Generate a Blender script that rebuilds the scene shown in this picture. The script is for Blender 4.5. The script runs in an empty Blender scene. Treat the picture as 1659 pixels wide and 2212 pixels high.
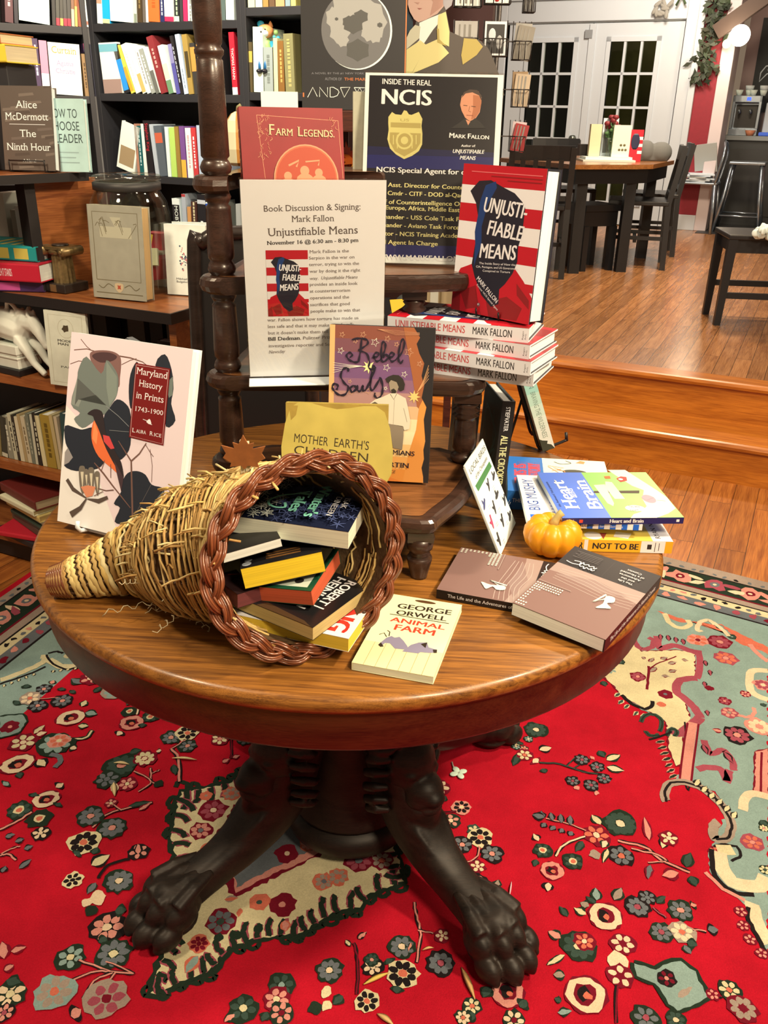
import bpy, bmesh, math, random
from mathutils import Vector, Matrix
random.seed(7)
SC = bpy.context.scene
COL = SC.collection
# ---------------------------------------------------------------- camera
FPX, TH, RO, CH = 1880.917, 0.429978, 0.0178037, 1.330492
W_PX, H_PX = 1659, 2212
cam_d = bpy.data.cameras.new('camera'); cam = bpy.data.objects.new('camera', cam_d); COL.objects.link(cam)
cam_d.sensor_fit = 'VERTICAL'; cam_d.sensor_height = 36.0; cam_d.lens = FPX / H_PX * 36.0
cam_d.clip_start = 0.05; cam_d.clip_end = 60
cam.matrix_world = Matrix.Translation((0, 0, CH)) @ Matrix.Rotation(math.pi/2 - TH, 4, 'X') @ Matrix.Rotation(RO, 4, 'Z')
SC.camera = cam
# ---------------------------------------------------------------- colour management, world
SC.view_settings.view_transform = 'Standard'; SC.view_settings.look = 'None'
SC.view_settings.exposure = 0.38; SC.view_settings.gamma = 1.0; SC.view_settings.use_curve_mapping = False
wd = bpy.data.worlds.new('world'); SC.world = wd; wd.use_nodes = True
wd.node_tree.nodes['Background'].inputs[0].default_value = (1.0, 0.72, 0.48, 1)
wd.node_tree.nodes['Background'].inputs[1].default_value = 0.16
# ---------------------------------------------------------------- lights
WARM = (1.0, 0.78, 0.52)
def area(name, loc, target, size, power, color=WARM, spread=180):
    d = bpy.data.lights.new(name, 'AREA'); d.shape = 'DISK'; d.size = size; d.energy = power; d.color = color
    d.spread = math.radians(spread)
    o = bpy.data.objects.new(name, d); COL.objects.link(o); o.location = loc
    o.rotation_euler = (Vector(target) - Vector(loc)).to_track_quat('-Z', 'Y').to_euler(); return o
def point(name, loc, power, radius=0.05, color=WARM):
    d = bpy.data.lights.new(name, 'POINT'); d.energy = power; d.color = color; d.shadow_soft_size = radius
    o = bpy.data.objects.new(name, d); COL.objects.link(o); o.location = loc; return o
area('ceiling_lamp_key', (1.35, 0.75, 2.45), (0.0, 1.2, 0.7), 0.16, 44)
area('ceiling_lamp_front', (1.0, -0.5, 2.6), (0.0, 1.1, 0.3), 0.5, 52)
area('ceiling_lamp_shelves', (-0.9, 2.95, 2.55), (-0.85, 4.2, 1.3), 0.16, 42, (1, .86, .66))
area('ceiling_lamp_left', (-1.3, 0.9, 2.55), (-0.9, 2.2, 0.6), 0.3, 30)
area('ceiling_lamp_steps', (1.5, 2.3, 2.6), (1.2, 3.4, 0.2), 0.3, 34)
area('ceiling_lamp_dining', (1.9, 5.6, 2.85), (1.9, 6.2, 0.4), 0.5, 80)
area('ceiling_lamp_door', (2.0, 7.6, 2.9), (2.2, 9.0, 1.3), 0.5, 46, (1, .84, .66))

point('olive_wall_fill', tuple((2.75, 9.75, 2.4)), 7, .08, (1, .85, .55))  # added fill outside the doors, brightens the olive wall

# ---------------------------------------------------------------- camera rays to planes (used to measure the photograph)
_c, _s = math.cos(TH), math.sin(TH); _cr, _sr = math.cos(RO), math.sin(RO)
CAMP = Vector((0, 0, CH))
def ray(px, py):
    x, y = px - 829.5, py - 1106
    a = _cr*x + _sr*y; b = -_sr*x + _cr*y
    u = -b/FPX; v = a/FPX
    return Vector((v, _c + u*_s, -_s + u*_c))
def atz(px, py, z):
    d = ray(px, py); return CAMP + d*((z - CH)/d.z)
def aty(px, py, y):
    d = ray(px, py); return CAMP + d*(y/d.y)
def atp(px, py, P, n):
    d = ray(px, py); n = Vector(n); return CAMP + d*((Vector(P) - CAMP).dot(n)/d.dot(n))
# room axes (the steps, the door wall and the bookcases share them)
RA = math.radians(-25.0)
UX = Vector((math.cos(RA), math.sin(RA), 0)); VX = Vector((-math.sin(RA), math.cos(RA), 0))
def room(a, b, z=0): return UX*a + VX*b + Vector((0, 0, z))
def RM(a, b, z=0, rz=0): return Matrix.Translation(room(a, b, z)) @ Matrix.Rotation(RA + rz, 4, 'Z')
def ab(P): return P.dot(UX), P.dot(VX)
def fr(o, x, y, z):
    M = Matrix.Identity(4)
    for i, c in enumerate((x, y, z, o)):
        for j in range(3): M[j][i] = c[j]
    return M

# ---------------------------------------------------------------- materials
def lin(h):
    h = h.lstrip('#'); r = []
    for i in (0, 2, 4):
        c = int(h[i:i+2], 16)/255
        r.append(c/12.92 if c <= .04045 else ((c+.055)/1.055)**2.4)
    return r
_mats = {}
LT = (0.90, 0.70, 0.48)     # what the warm lamps make of a white sheet in the photograph
def base(h, k=0.8):
    return [min(0.92, max(0.0015, c*k/l)) for c, l in zip(lin(h), LT)]
def C(h, rough=0.5, metal=0.0, k=0.8, noise=0.0, nscale=30, bump=0.0, bscale=200, emit=0, trans=0, coat=0, alpha=1, name=None, spec=.5):
    key = (h, rough, metal, k, noise, nscale, bump, bscale, emit, trans, coat, alpha, spec)
    if key in _mats: return _mats[key]
    m = bpy.data.materials.new(name or 'mat_' + h.strip('#')); m.use_nodes = True
    nt = m.node_tree; b = nt.nodes['Principled BSDF']
    col = base(h, k) if k else lin(h)
    b.inputs['Base Color'].default_value = (*col, 1)
    b.inputs['Roughness'].default_value = rough; b.inputs['Metallic'].default_value = metal
    b.inputs['Specular IOR Level'].default_value = spec
    if coat: b.inputs['Coat Weight'].default_value = coat; b.inputs['Coat Roughness'].default_value = .12
    if trans: b.inputs['Transmission Weight'].default_value = trans
    if alpha < 1: b.inputs['Alpha'].default_value = alpha
    if emit: b.inputs['Emission Color'].default_value = (*lin(h), 1); b.inputs['Emission Strength'].default_value = emit
    if noise or bump:
        tc = nt.nodes.new('ShaderNodeTexCoord'); n = nt.nodes.new('ShaderNodeTexNoise')
        n.inputs['Scale'].default_value = nscale; n.inputs['Detail'].default_value = 4
        nt.links.new(tc.outputs['Object'], n.inputs['Vector'])
        if noise:
            mx = nt.nodes.new('ShaderNodeMix'); mx.data_type = 'RGBA'; mx.blend_type = 'MULTIPLY'; mx.inputs[0].default_value = 1
            rp = nt.nodes.new('ShaderNodeMapRange'); rp.inputs[1].default_value = .3; rp.inputs[2].default_value = .7
            rp.inputs[3].default_value = 1-noise; rp.inputs[4].default_value = 1+noise*.5
            nt.links.new(n.outputs['Fac'], rp.inputs[0])
            mx.inputs[6].default_value = (*col, 1); nt.links.new(rp.outputs[0], mx.inputs[7]); nt.links.new(mx.outputs[2], b.inputs['Base Color'])
        if bump:
            n2 = nt.nodes.new('ShaderNodeTexNoise'); n2.inputs['Scale'].default_value = bscale; n2.inputs['Detail'].default_value = 3
            nt.links.new(tc.outputs['Object'], n2.inputs['Vector'])
            bp = nt.nodes.new('ShaderNodeBump'); bp.inputs['Strength'].default_value = bump; bp.inputs['Distance'].default_value = .002
            nt.links.new(n2.outputs['Fac'], bp.inputs['Height']); nt.links.new(bp.outputs[0], b.inputs['Normal'])
    _mats[key] = m; return m
def wood(h1, h2, name, scale=(1, 14, 14), rough=.35, rot=0, rings=7.0, plank=None, coat=0.0, k=.8, fine=1.0, spec=.5):
    """grain along local X (Object coordinates) between two colours; plank = (length, width) adds boards"""
    key = ('wood', h1, h2, name)
    if key in _mats: return _mats[key]
    m = bpy.data.materials.new(name); m.use_nodes = True; nt = m.node_tree; N = nt.nodes.new; L = nt.links.new
    b = nt.nodes['Principled BSDF']; b.inputs['Roughness'].default_value = rough; b.inputs['Specular IOR Level'].default_value = spec
    if coat: b.inputs['Coat Weight'].default_value = coat; b.inputs['Coat Roughness'].default_value = .15
    tc = N('ShaderNodeTexCoord'); mp = N('ShaderNodeMapping'); mp.inputs['Rotation'].default_value = (0, 0, rot)
    L(tc.outputs['Object'], mp.inputs['Vector']); vec = mp.outputs[0]
    fac2 = None
    if plank:
        br = N('ShaderNodeTexBrick'); br.inputs['Scale'].default_value = 1.0
        br.inputs['Brick Width'].default_value = plank[0]; br.inputs['Row Height'].default_value = plank[1]
        br.inputs['Mortar Size'].default_value = .0012; br.inputs['Mortar Smooth'].default_value = .2; br.offset = .37
        br.inputs['Color1'].default_value = (0, 0, 0, 1); br.inputs['Color2'].default_value = (1, 1, 1, 1); br.inputs['Mortar'].default_value = (.0, .0, .0, 1)
        L(vec, br.inputs['Vector'])
        sc_ = N('ShaderNodeVectorMath'); sc_.operation = 'SCALE'; sc_.inputs['Scale'].default_value = 7.0; L(br.outputs['Color'], sc_.inputs[0])
        ad = N('ShaderNodeVectorMath'); L(vec, ad.inputs[0]); L(sc_.outputs[0], ad.inputs[1]); vec = ad.outputs[0]; fac2 = br
    m2 = N('ShaderNodeMapping'); m2.inputs['Scale'].default_value = scale; L(vec, m2.inputs['Vector'])
    n1 = N('ShaderNodeTexNoise'); n1.inputs['Scale'].default_value = rings; n1.inputs['Detail'].default_value = 6; n1.inputs['Distortion'].default_value = .8
    L(m2.outputs[0], n1.inputs['Vector'])
    m3 = N('ShaderNodeMapping'); m3.inputs['Scale'].default_value = (scale[0]*3, scale[1]*9*fine, scale[2]*9*fine); L(vec, m3.inputs['Vector'])
    n2 = N('ShaderNodeTexNoise'); n2.inputs['Scale'].default_value = 4; n2.inputs['Detail'].default_value = 3; L(m3.outputs[0], n2.inputs['Vector'])
    ad2 = N('ShaderNodeMath'); ad2.operation = 'MULTIPLY_ADD'; ad2.inputs[1].default_value = .55; L(n2.outputs['Fac'], ad2.inputs[0])
    mu = N('ShaderNodeMath'); mu.operation = 'MULTIPLY'; mu.inputs[1].default_value = .62; L(n1.outputs['Fac'], mu.inputs[0]); L(mu.outputs[0], ad2.inputs[2])
    rp = N('ShaderNodeMapRange'); rp.inputs[1].default_value = .42; rp.inputs[2].default_value = .76; L(ad2.outputs[0], rp.inputs[0])
    mx = N('ShaderNodeMix'); mx.data_type = 'RGBA'; mx.inputs[6].default_value = (*base(h1, k), 1); mx.inputs[7].default_value = (*base(h2, k), 1)
    L(rp.outputs[0], mx.inputs[0]); out = mx.outputs[2]
    if fac2:
        v = N('ShaderNodeMapRange'); v.inputs[3].default_value = .72; v.inputs[4].default_value = 1.15; L(fac2.outputs['Color'], v.inputs[0])
        q = N('ShaderNodeMix'); q.data_type = 'RGBA'; q.blend_type = 'MULTIPLY'; q.inputs[0].default_value = 1; L(out, q.inputs[6]); L(v.outputs[0], q.inputs[7])
        g = N('ShaderNodeMix'); g.data_type = 'RGBA'; L(fac2.outputs['Fac'], g.inputs[0]); L(q.outputs[2], g.inputs[6]); g.inputs[7].default_value = (.03, .012, .004, 1); out = g.outputs[2]
    L(out, b.inputs['Base Color'])
    bp = N('ShaderNodeBump'); bp.inputs['Strength'].default_value = .12; bp.inputs['Distance'].default_value = .001; L(n2.outputs['Fac'], bp.inputs['Height']); L(bp.outputs[0], b.inputs['Normal'])
    _mats[key] = m; return m
def glass(name='clear_glass', tint=(.97, .98, .97), refl=.06, rough=.02):
    key = ('g', name)
    if key in _mats: return _mats[key]
    m = bpy.data.materials.new(name); m.use_nodes = True; nt = m.node_tree
    t = nt.nodes.new('ShaderNodeBsdfTransparent'); t.inputs[0].default_value = (*tint, 1)
    g = nt.nodes.new('ShaderNodeBsdfGlossy'); g.inputs['Roughness'].default_value = rough
    lw = nt.nodes.new('ShaderNodeLayerWeight'); lw.inputs[0].default_value = .25
    ad = nt.nodes.new('ShaderNodeMath'); ad.operation = 'MULTIPLY_ADD'; ad.inputs[1].default_value = .25; ad.inputs[2].default_value = refl; ad.use_clamp = True
    nt.links.new(lw.outputs['Fresnel'], ad.inputs[0])
    mx = nt.nodes.new('ShaderNodeMixShader'); nt.links.new(ad.outputs[0], mx.inputs[0]); nt.links.new(t.outputs[0], mx.inputs[1]); nt.links.new(g.outputs[0], mx.inputs[2])
    nt.links.new(mx.outputs[0], nt.nodes['Material Output'].inputs[0]); _mats[key] = m; return m

# ---------------------------------------------------------------- mesh builder
class MB:
    def __init__(s, M=None): s.v = []; s.f = []; s.m = []; s.sm = []; s.mats = []; s.M = M or Matrix.Identity(4)
    def mi(s, mat):
        if mat not in s.mats: s.mats.append(mat)
        return s.mats.index(mat)
    def add(s, vs, fs, mat, smooth=False, M=None):
        T = s.M @ M if M else s.M
        o = len(s.v); i = s.mi(mat)
        s.v += [tuple(T @ Vector(p)) for p in vs]
        for f in fs: s.f.append([o + k for k in f]); s.m.append(i); s.sm.append(smooth)
        return s
    def box(s, x0, x1, y0, y1, z0, z1, mat, M=None):
        vs = [(x, y, z) for x in (x0, x1) for y in (y0, y1) for z in (z0, z1)]
        return s.add(vs, [(0, 1, 3, 2), (4, 6, 7, 5), (0, 4, 5, 1), (2, 3, 7, 6), (0, 2, 6, 4), (1, 5, 7, 3)], mat, False, M)
    def prism(s, poly, z0, z1, mat, M=None, smooth=False, top=None):
        n = len(poly); vs = [(x, y, z0) for x, y in poly] + [(x, y, z1) for x, y in poly]
        s.add(vs, [(i, (i+1) % n, n+(i+1) % n, n+i) for i in range(n)], mat, smooth, M)
        s.add([(x, y, z0) for x, y in poly], [tuple(reversed(range(n)))], mat, False, M)
        return s.add([(x, y, z1) for x, y in poly], [tuple(range(n))], top or mat, False, M)
    def rings(s, rings, mat, closed=True, smooth=True, caps=True, M=None, loop=False):
        k = len(rings[0]); vs = [p for r in rings for p in r]; fs = []; R = len(rings)
        for i in range(R if loop else R-1):
            a, b = i*k, ((i+1) % R)*k
            for j in range(k if closed else k-1): fs.append((a+j, a+(j+1) % k, b+(j+1) % k, b+j))
        if caps and not loop: fs += [tuple(reversed(range(k))), tuple(range((R-1)*k, R*k))]
        return s.add(vs, fs, mat, smooth, M)
    def lathe(s, prof, mat, n=24, M=None, smooth=True):
        return s.rings([[(r*math.cos(2*math.pi*j/n), r*math.sin(2*math.pi*j/n), z) for j in range(n)] for r, z in prof], mat, True, smooth, True, M)
    def tube(s, pts, r, mat, n=6, loop=False, M=None, flat=1.0, smooth=True):
        pts = [Vector(p) for p in pts]; R = []; prev = None
        for i, p in enumerate(pts):
            if loop: t = pts[(i+1) % len(pts)] - pts[i-1]
            else: t = pts[min(i+1, len(pts)-1)] - pts[max(i-1, 0)]
            t = t.normalized() if t.length > 1e-9 else Vector((0, 0, 1))
            if prev is None: a = t.orthogonal().normalized()
            else:
                a = prev - t*prev.dot(t); a = a.normalized() if a.length > 1e-6 else t.orthogonal().normalized()
            prev = a; b = t.cross(a); rr = r[i] if isinstance(r, (list, tuple)) else r
            R.append([tuple(p + a*rr*math.cos(2*math.pi*j/n) + b*rr*flat*math.sin(2*math.pi*j/n)) for j in range(n)])
        return s.rings(R, mat, True, smooth, not loop, M, loop)
    def ell(s, c, r, mat, n=10, M=None, rot=None):
        if not isinstance(r, (tuple, list)): r = (r, r, r)
        R = []; 
        for i in range(1, n):
            t = math.pi*i/n; ring = []
            for j in range(2*n):
                q = Vector((r[0]*math.sin(t)*math.cos(math.pi*j/n), r[1]*math.sin(t)*math.sin(math.pi*j/n), -r[2]*math.cos(t)))
                if rot: q = rot @ q
                ring.append(tuple(q + Vector(c)))
            R.append(ring)
        return s.rings(R, mat, True, True, True, M)
    def poly(s, pts, mat, M=None): return s.add(pts, [tuple(range(len(pts)))], mat, False, M)
    def build(s, name, parent=None, bevel=0, remesh=0, subd=0):
        me = bpy.data.meshes.new(name); me.from_pydata(s.v, [], s.f)
        for m in s.mats: me.materials.append(m)
        me.polygons.foreach_set('material_index', s.m); me.polygons.foreach_set('use_smooth', s.sm); me.update()
        o = bpy.data.objects.new(name, me); COL.objects.link(o)
        if parent: o.parent = parent
        if remesh:
            r = o.modifiers.new('r', 'REMESH'); r.mode = 'VOXEL'; r.voxel_size = remesh; r.use_smooth_shade = True
            sm = o.modifiers.new('s', 'SMOOTH'); sm.factor = .5; sm.iterations = 4
        if subd: q = o.modifiers.new('d', 'SUBSURF'); q.levels = subd; q.render_levels = subd
        if bevel:
            b = o.modifiers.new('b', 'BEVEL'); b.width = bevel; b.segments = 2; b.limit_method = 'ANGLE'; b.angle_limit = .6; b.harden_normals = False
        return o
_labels = {}
def tag(o, label=None, cat=None, group=None, kind=None):
    if label:
        if label in _labels and not group: print('DUPLICATE LABEL', label)
        _labels[label] = 1; o['label'] = label
    if cat: o['category'] = cat
    if group: o['group'] = group
    if kind: o['kind'] = kind
    return o
def thing(name, label, cat, M=None, group=None):
    o = bpy.data.objects.new(name, None); COL.objects.link(o); o.empty_display_size = .05
    if M is not None: o.matrix_world = M if isinstance(M, Matrix) else Matrix.Translation(M)
    return tag(o, label, cat, group)
def struct(o): o['kind'] = 'structure'; return o

# ---------------------------------------------------------------- lettering
_gl = {}
def glyphs(t, bold=0.0, serif=False):
    key = (t, bold, serif)
    if key in _gl: return _gl[key]
    cu = bpy.data.curves.new('t', 'FONT'); cu.body = t; cu.resolution_u = 3; cu.offset = bold; cu.fill_mode = 'FRONT'
    ob = bpy.data.objects.new('t', cu); me = bpy.data.meshes.new_from_object(ob)
    v = [(p.co.x, p.co.y) for p in me.vertices]; f = [tuple(p.vertices) for p in me.polygons]
    bpy.data.objects.remove(ob); bpy.data.curves.remove(cu); bpy.data.meshes.remove(me)
    if serif:
        cnt = {}
        for p in f:
            for i in range(len(p)):
                e = tuple(sorted((p[i], p[(i+1) % len(p)]))); cnt[e] = cnt.get(e, 0)+1
        for (a, b), n in cnt.items():
            if n != 1: continue
            (x0, y0), (x1, y1) = v[a], v[b]
            L = abs(x1-x0)
            if abs(y1-y0) < 2e-3 and .03 < L < .17+2*bold:
                for Y, sg in ((0-bold, 1), (CAPH+bold, -1), (XH+bold, -1)):
                    if abs(y0-Y) < .012:
                        xa, xb = min(x0, x1)-.055, max(x0, x1)+.055; o = len(v)
                        v += [(xa, y0), (xb, y0), (xb, y0+sg*.038), (xa, y0+sg*.038)]; f.append((o, o+1, o+2, o+3))
    _gl[key] = (v, f); return v, f
CAPH = XH = 0.7
_v, _ = glyphs('H'); CAPH = max(p[1] for p in _v); _v, _ = glyphs('x'); XH = max(p[1] for p in _v)
class Ink:
    """drawing on a plane: P maps (u, v, lift) to the mesh builder's space"""
    def __init__(s, mb, P, lift=1.5e-4, step=2e-5): s.mb = mb; s.P = P; s.z = lift; s.st = step
    def _n(s): s.z += s.st; return s.z
    def uv(s, px, py):        # photograph point measured on this plane (needs Ink.world set)
        WM = s.world @ s.P; o = WM.translation; n = WM.col[2].to_3d()
        q = WM.inverted() @ atp(px, py, o, n); return (q.x, q.y)
    def poly(s, pts, mat):
        z = s._n(); s.mb.add([(u, v, z) for u, v in pts], [tuple(range(len(pts)))], mat, False, s.P); return s
    def rect(s, u0, v0, u1, v1, mat): return s.poly([(u0, v0), (u1, v0), (u1, v1), (u0, v1)], mat)
    def disc(s, u, v, r, mat, n=20, ry=None, rot=0, jag=0):
        ry = r if ry is None else ry; pts = []
        for i in range(n):
            a = 2*math.pi*i/n; k = 1 + jag*(1 if i % 2 else -1); x, y = r*k*math.cos(a), ry*k*math.sin(a)
            pts.append((u + x*math.cos(rot)-y*math.sin(rot), v + x*math.sin(rot)+y*math.cos(rot)))
        return s.poly(pts, mat)
    def line(s, pts, w, mat):
        z = s._n(); n = len(pts); L = []; R = []
        for i, p in enumerate(pts):
            a = pts[max(i-1, 0)]; b = pts[min(i+1, n-1)]
            dx, dy = b[0]-a[0], b[1]-a[1]; l = math.hypot(dx, dy) or 1; ww = (w[i] if isinstance(w, (list, tuple)) else w)/2
            L.append((p[0]-dy/l*ww, p[1]+dx/l*ww, z)); R.append((p[0]+dy/l*ww, p[1]-dx/l*ww, z))
        s.mb.add(L+R, [(i, n+i, n+i+1, i+1) for i in range(n-1)], mat, False, s.P); return s
    def ring(s, u, v, r, w, mat, ry=None, a0=0, a1=6.2832, n=28):
        ry = ry or r; return s.line([(u+r*math.cos(a0+(a1-a0)*i/n), v+ry*math.sin(a0+(a1-a0)*i/n)) for i in range(n+1)], w, mat)
    def text(s, t, u, v, h, mat, w=None, al='C', bold=0.0, serif=False, ital=0, rot=0, sx=1.0):
        if bold:        # heavier strokes: copies set a hair to either side
            d = bold*h/CAPH
            for q in (-1, 0, 1): s.text(t, u+q*d*math.cos(rot)-abs(q)*.3*d*math.sin(rot), v+q*d*math.sin(rot)+abs(q)*.3*d*math.cos(rot), h, mat, w, al, 0, serif, ital, rot, sx); s.z -= s.st*.9
            return s
        vs, fs = glyphs(t, bold, serif)
        if not vs: return s
        x0 = min(p[0] for p in vs); x1 = max(p[0] for p in vs); k = h/CAPH
        kx = w/(x1-x0) if w else k*sx; ww = kx*(x1-x0)
        ox = {'L': 0, 'C': -ww/2, 'R': -ww}[al]; z = s._n(); c, sn = math.cos(rot), math.sin(rot); out = []
        for x, y in vs:
            X = (x-x0)*kx + ox + ital*y*k; Y = y*k; out.append((u + c*X - sn*Y, v + sn*X + c*Y, z))
        s.mb.add(out, fs, mat, False, s.P); return s
    # photograph-measured versions
    def ppoly(s, pts, mat): return s.poly([s.uv(*p) for p in pts], mat)
    def pline(s, pts, wpx, mat):
        q = [s.uv(*p) for p in pts]; sc = math.dist(s.uv(pts[0][0]+10, pts[0][1]), s.uv(*pts[0]))/10
        return s.line(q, [x*sc for x in wpx] if isinstance(wpx, (list, tuple)) else wpx*sc, mat)
    def ptext(s, t, p0, p1, hpx, mat, **k):
        a, b = s.uv(*p0), s.uv(*p1); w = math.dist(a, b); sc = w/math.dist(p0, p1)
        up = math.atan2(b[1]-a[1], b[0]-a[0])
        q = s.uv(p0[0]+(p1[1]-p0[1])/math.dist(p0, p1)*hpx, p0[1]-(p1[0]-p0[0])/math.dist(p0, p1)*hpx)
        h = abs(-(q[0]-a[0])*math.sin(up)+(q[1]-a[1])*math.cos(up))
        return s.text(t, a[0], a[1], h, mat, w=w, al='L', rot=up, **k)
def smooth(pts, n=6, closed=False):
    """Catmull-Rom through 2-D or 3-D points"""
    P = [Vector(p) for p in pts]; N = len(P); out = []
    for i in range(N if closed else N-1):
        if closed: p0, p1, p2, p3 = P[i-1], P[i], P[(i+1) % N], P[(i+2) % N]
        else: p0, p1, p2, p3 = P[max(i-1, 0)], P[i], P[i+1], P[min(i+2, N-1)]
        for j in range(n):
            t = j/n; out.append(.5*((2*p1)+(p2-p0)*t+(2*p0-5*p1+4*p2-p3)*t*t+(3*p1-p0-3*p2+p3)*t**3))
    if not closed: out.append(P[-1])
    return [tuple(p) for p in out]

# ---------------------------------------------------------------- books
PAGE = C('#f3e2bd', .75, noise=.12, nscale=400)
def pages_mat(h):
    key = ('pg', h)
    if key in _mats: return _mats[key]
    m = C(h, .8, noise=.001, nscale=3.001, name='paper_edges_'+h.strip('#')); nt = m.node_tree
    n = [x for x in nt.nodes if x.type == 'TEX_NOISE'][0]; mp = nt.nodes.new('ShaderNodeMapping'); mp.inputs['Scale'].default_value = (6, 6, 900)
    tc = [x for x in nt.nodes if x.type == 'TEX_COORD'][0]; nt.links.new(tc.outputs['Object'], mp.inputs[0]); nt.links.new(mp.outputs[0], n.inputs['Vector'])
    n.inputs['Scale'].default_value = 1
    r = [x for x in nt.nodes if x.type == 'MAP_RANGE'][0]; r.inputs[3].default_value = .8; r.inputs[4].default_value = 1.06
    _mats[key] = m; return m
def book(name, label, M, d, cover, page='#f6e8c8', hard=True, front=None, spine=None, back=None, group=None, spine_mat=None, extra=None, cat='book', inner=None):
    w, h, t = d; b = .0024 if hard else .0005; ov = .0035 if hard else .0003
    root = thing(name, label, cat, M, group)
    mb = MB(); ch = min(.004, t*.25) if hard else .0006
    sp = spine_mat or cover
    outer = [(w, t), (ch, t), (ch*.3, t-ch*.3), (0, t-ch), (0, ch), (ch*.3, ch*.3), (ch, 0), (w, 0)]
    inn = [(w, b), (b+.001, b), (b+.001, t-b), (w, t-b)]
    prof = outer + inn; n = len(prof)
    vs = [(x, 0, z) for x, z in prof] + [(x, h, z) for x, z in prof]
    for i in range(n):
        j = (i+1) % n; mm = sp if 1 <= i <= 5 else (inner or cover)
        mb.add([vs[i], vs[j], vs[n+j], vs[n+i]], [(0, 1, 2, 3)], cover if i in (0, 6) else mm)
    for o in (0, n):   # end caps: quads round the C profile
        for q in ((0, 1, 10, 11), (1, 2, 3, 10), (3, 4, 9, 10), (4, 5, 6, 9), (6, 7, 8, 9)):
            mb.add([vs[o+k] for k in q], [(0, 1, 2, 3)], sp if q[0] in (3,) else cover)
    if front:
        k = Ink(mb, Matrix.Translation((0, 0, t))); k.world = M; front(k, w, h)
    if spine:
        k = Ink(mb, fr((0, h, 0), (0, -1, 0), (0, 0, 1), (-1, 0, 0))); k.world = M; spine(k, h, t)
    if back:
        k = Ink(mb, fr((w, 0, 0), (-1, 0, 0), (0, 1, 0), (0, 0, -1))); k.world = M; back(k, w, h)
    mb.build('cover', root)
    MB().box(b+.0012, w-ov, ov, h-ov, b, t-b, pages_mat(page)).build('pages', root)
    return root
def pose(p, R):
    return fr(p, [R[0][0], R[1][0], R[2][0]], [R[0][1], R[1][1], R[2][1]], [R[0][2], R[1][2], R[2][2]])
# ================================================================ SETTING
RZ = Matrix.Rotation(RA, 4, 'Z')
STEP_B = 3.52; UP = 0.34; DOOR_B = 9.267
OAK = wood('#c8722c', '#8a4318', 'floor_boards', (.9, 9, 9), .32, 0, 4.0, plank=(1.1, .085), coat=.15)
OAK_UP = wood('#c07c44', '#8c4f24', 'upper_floor_boards', (.9, 9, 9), .26, 0, 4.0, plank=(1.6, .07), coat=.2)
STEPW = wood('#cf7320', '#9a4a10', 'step_pine', (1.2, 10, 10), .3, 0, 3.0, coat=.2)
def place(o, M): o.matrix_world = M; return o
# floors: boards run along the room's depth, so the meshes are turned by 90 degrees
MV = RZ @ Matrix.Rotation(math.pi/2, 4, 'Z')      # local x -> depth v, local y -> -u
struct(place(MB().box(-1.6, STEP_B+.02, -3.2, 4.2, -.05, 0, OAK).build('floor'), MV))
struct(place(MB().box(STEP_B+.36, 10.6, -3.2, 4.2, UP-.05, UP, OAK_UP).build('floor_upper'), MV))
def stair(name, z, b0, b1):
    mb = MB(); mb.box(-1.85, 3.2, b0, b0+.02, z-.17, z-.028, STEPW)
    pr = [(b0-.02, z-.026), (b0-.024, z-.014), (b0-.018, z-.003), (b0-.005, z), (b1, z), (b1, z-.03), (b0-.005, z-.03)]
    mb.rings([[(x, p[0], p[1]) for p in pr] for x in (-1.85, 3.2)], STEPW, smooth=False)
    return struct(place(mb.build(name), RZ))
stair('trim_1', .17, STEP_B, STEP_B+.29); stair('trim_2', UP, STEP_B+.27, STEP_B+.36)
WHITE = C('#cfc3ae', .45, k=.72); WALLP = C('#c9bfa9', .8, k=.7); RED = C('#8c1620', .6, noise=.08)
wl = MB(); wl.box(-5.2, -3.28, DOOR_B, DOOR_B+.1, 0, 3.0, WALLP); wl.box(-3.28, -1.25, DOOR_B, DOOR_B+.1, 2.13, 3.0, WALLP)
wl.box(-1.25, -1.06, DOOR_B, DOOR_B+.1, 0, 3.0, RED); struct(place(wl.build('wall_back'), RZ))
struct(place(MB().box(-.98, 3.2, 10.6, 10.7, 0, 3.0, C('#b08c78', .8)).build('wall_kitchen'), RZ))
struct(place(MB().box(-2.6, -1.54, 4.4, 4.5, UP, 3.0, C('#40201a', .8)).build('wall_middle'), RZ))
struct(place(MB().box(-5.3, -5.2, -1.6, 10.7, 0, 3.0, WALLP).build('wall_left'), RZ))
struct(place(MB().box(-5.2, 3.2, STEP_B, 10.7, 3.0, 3.08, C('#d9b9a4', .9, k=.75)).build('ceiling'), RZ))
t = MB(); t.box(-3.36, -3.08, DOOR_B-.03, DOOR_B, UP, 2.32, WHITE); t.box(-1.40, -1.24, DOOR_B-.03, DOOR_B, UP, 2.32, WHITE)
t.box(-3.08, -1.40, DOOR_B-.03, DOOR_B, 2.14, 2.32, WHITE); t.box(-3.42, -1.2, DOOR_B-.06, DOOR_B, 2.32, 2.37, WHITE); t.box(-1.30, -1.24, DOOR_B-.045, DOOR_B-.03, UP, 2.3, WHITE)
struct(place(t.build('trim_3', bevel=.006), RZ))
struct(place(MB().box(-1.06, -.95, DOOR_B-.02, 9.7, UP, 3.0, C('#d8b8a0', .5, k=.75)).build('trim_4', bevel=.006), RZ))
struct(place(MB().box(-1.25, -1.06, DOOR_B-.02, DOOR_B, UP, UP+.14, WHITE).build('baseboard_back', bevel=.004), RZ))
struct(place(MB().box(0, 1.9, -.05, .05, -.06, .06, C('#3a2214', .6)).build('trim_5'), RM(-1.12, 9.15, 2.02) @ Matrix.Rotation(-.62, 4, 'Y')))
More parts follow.
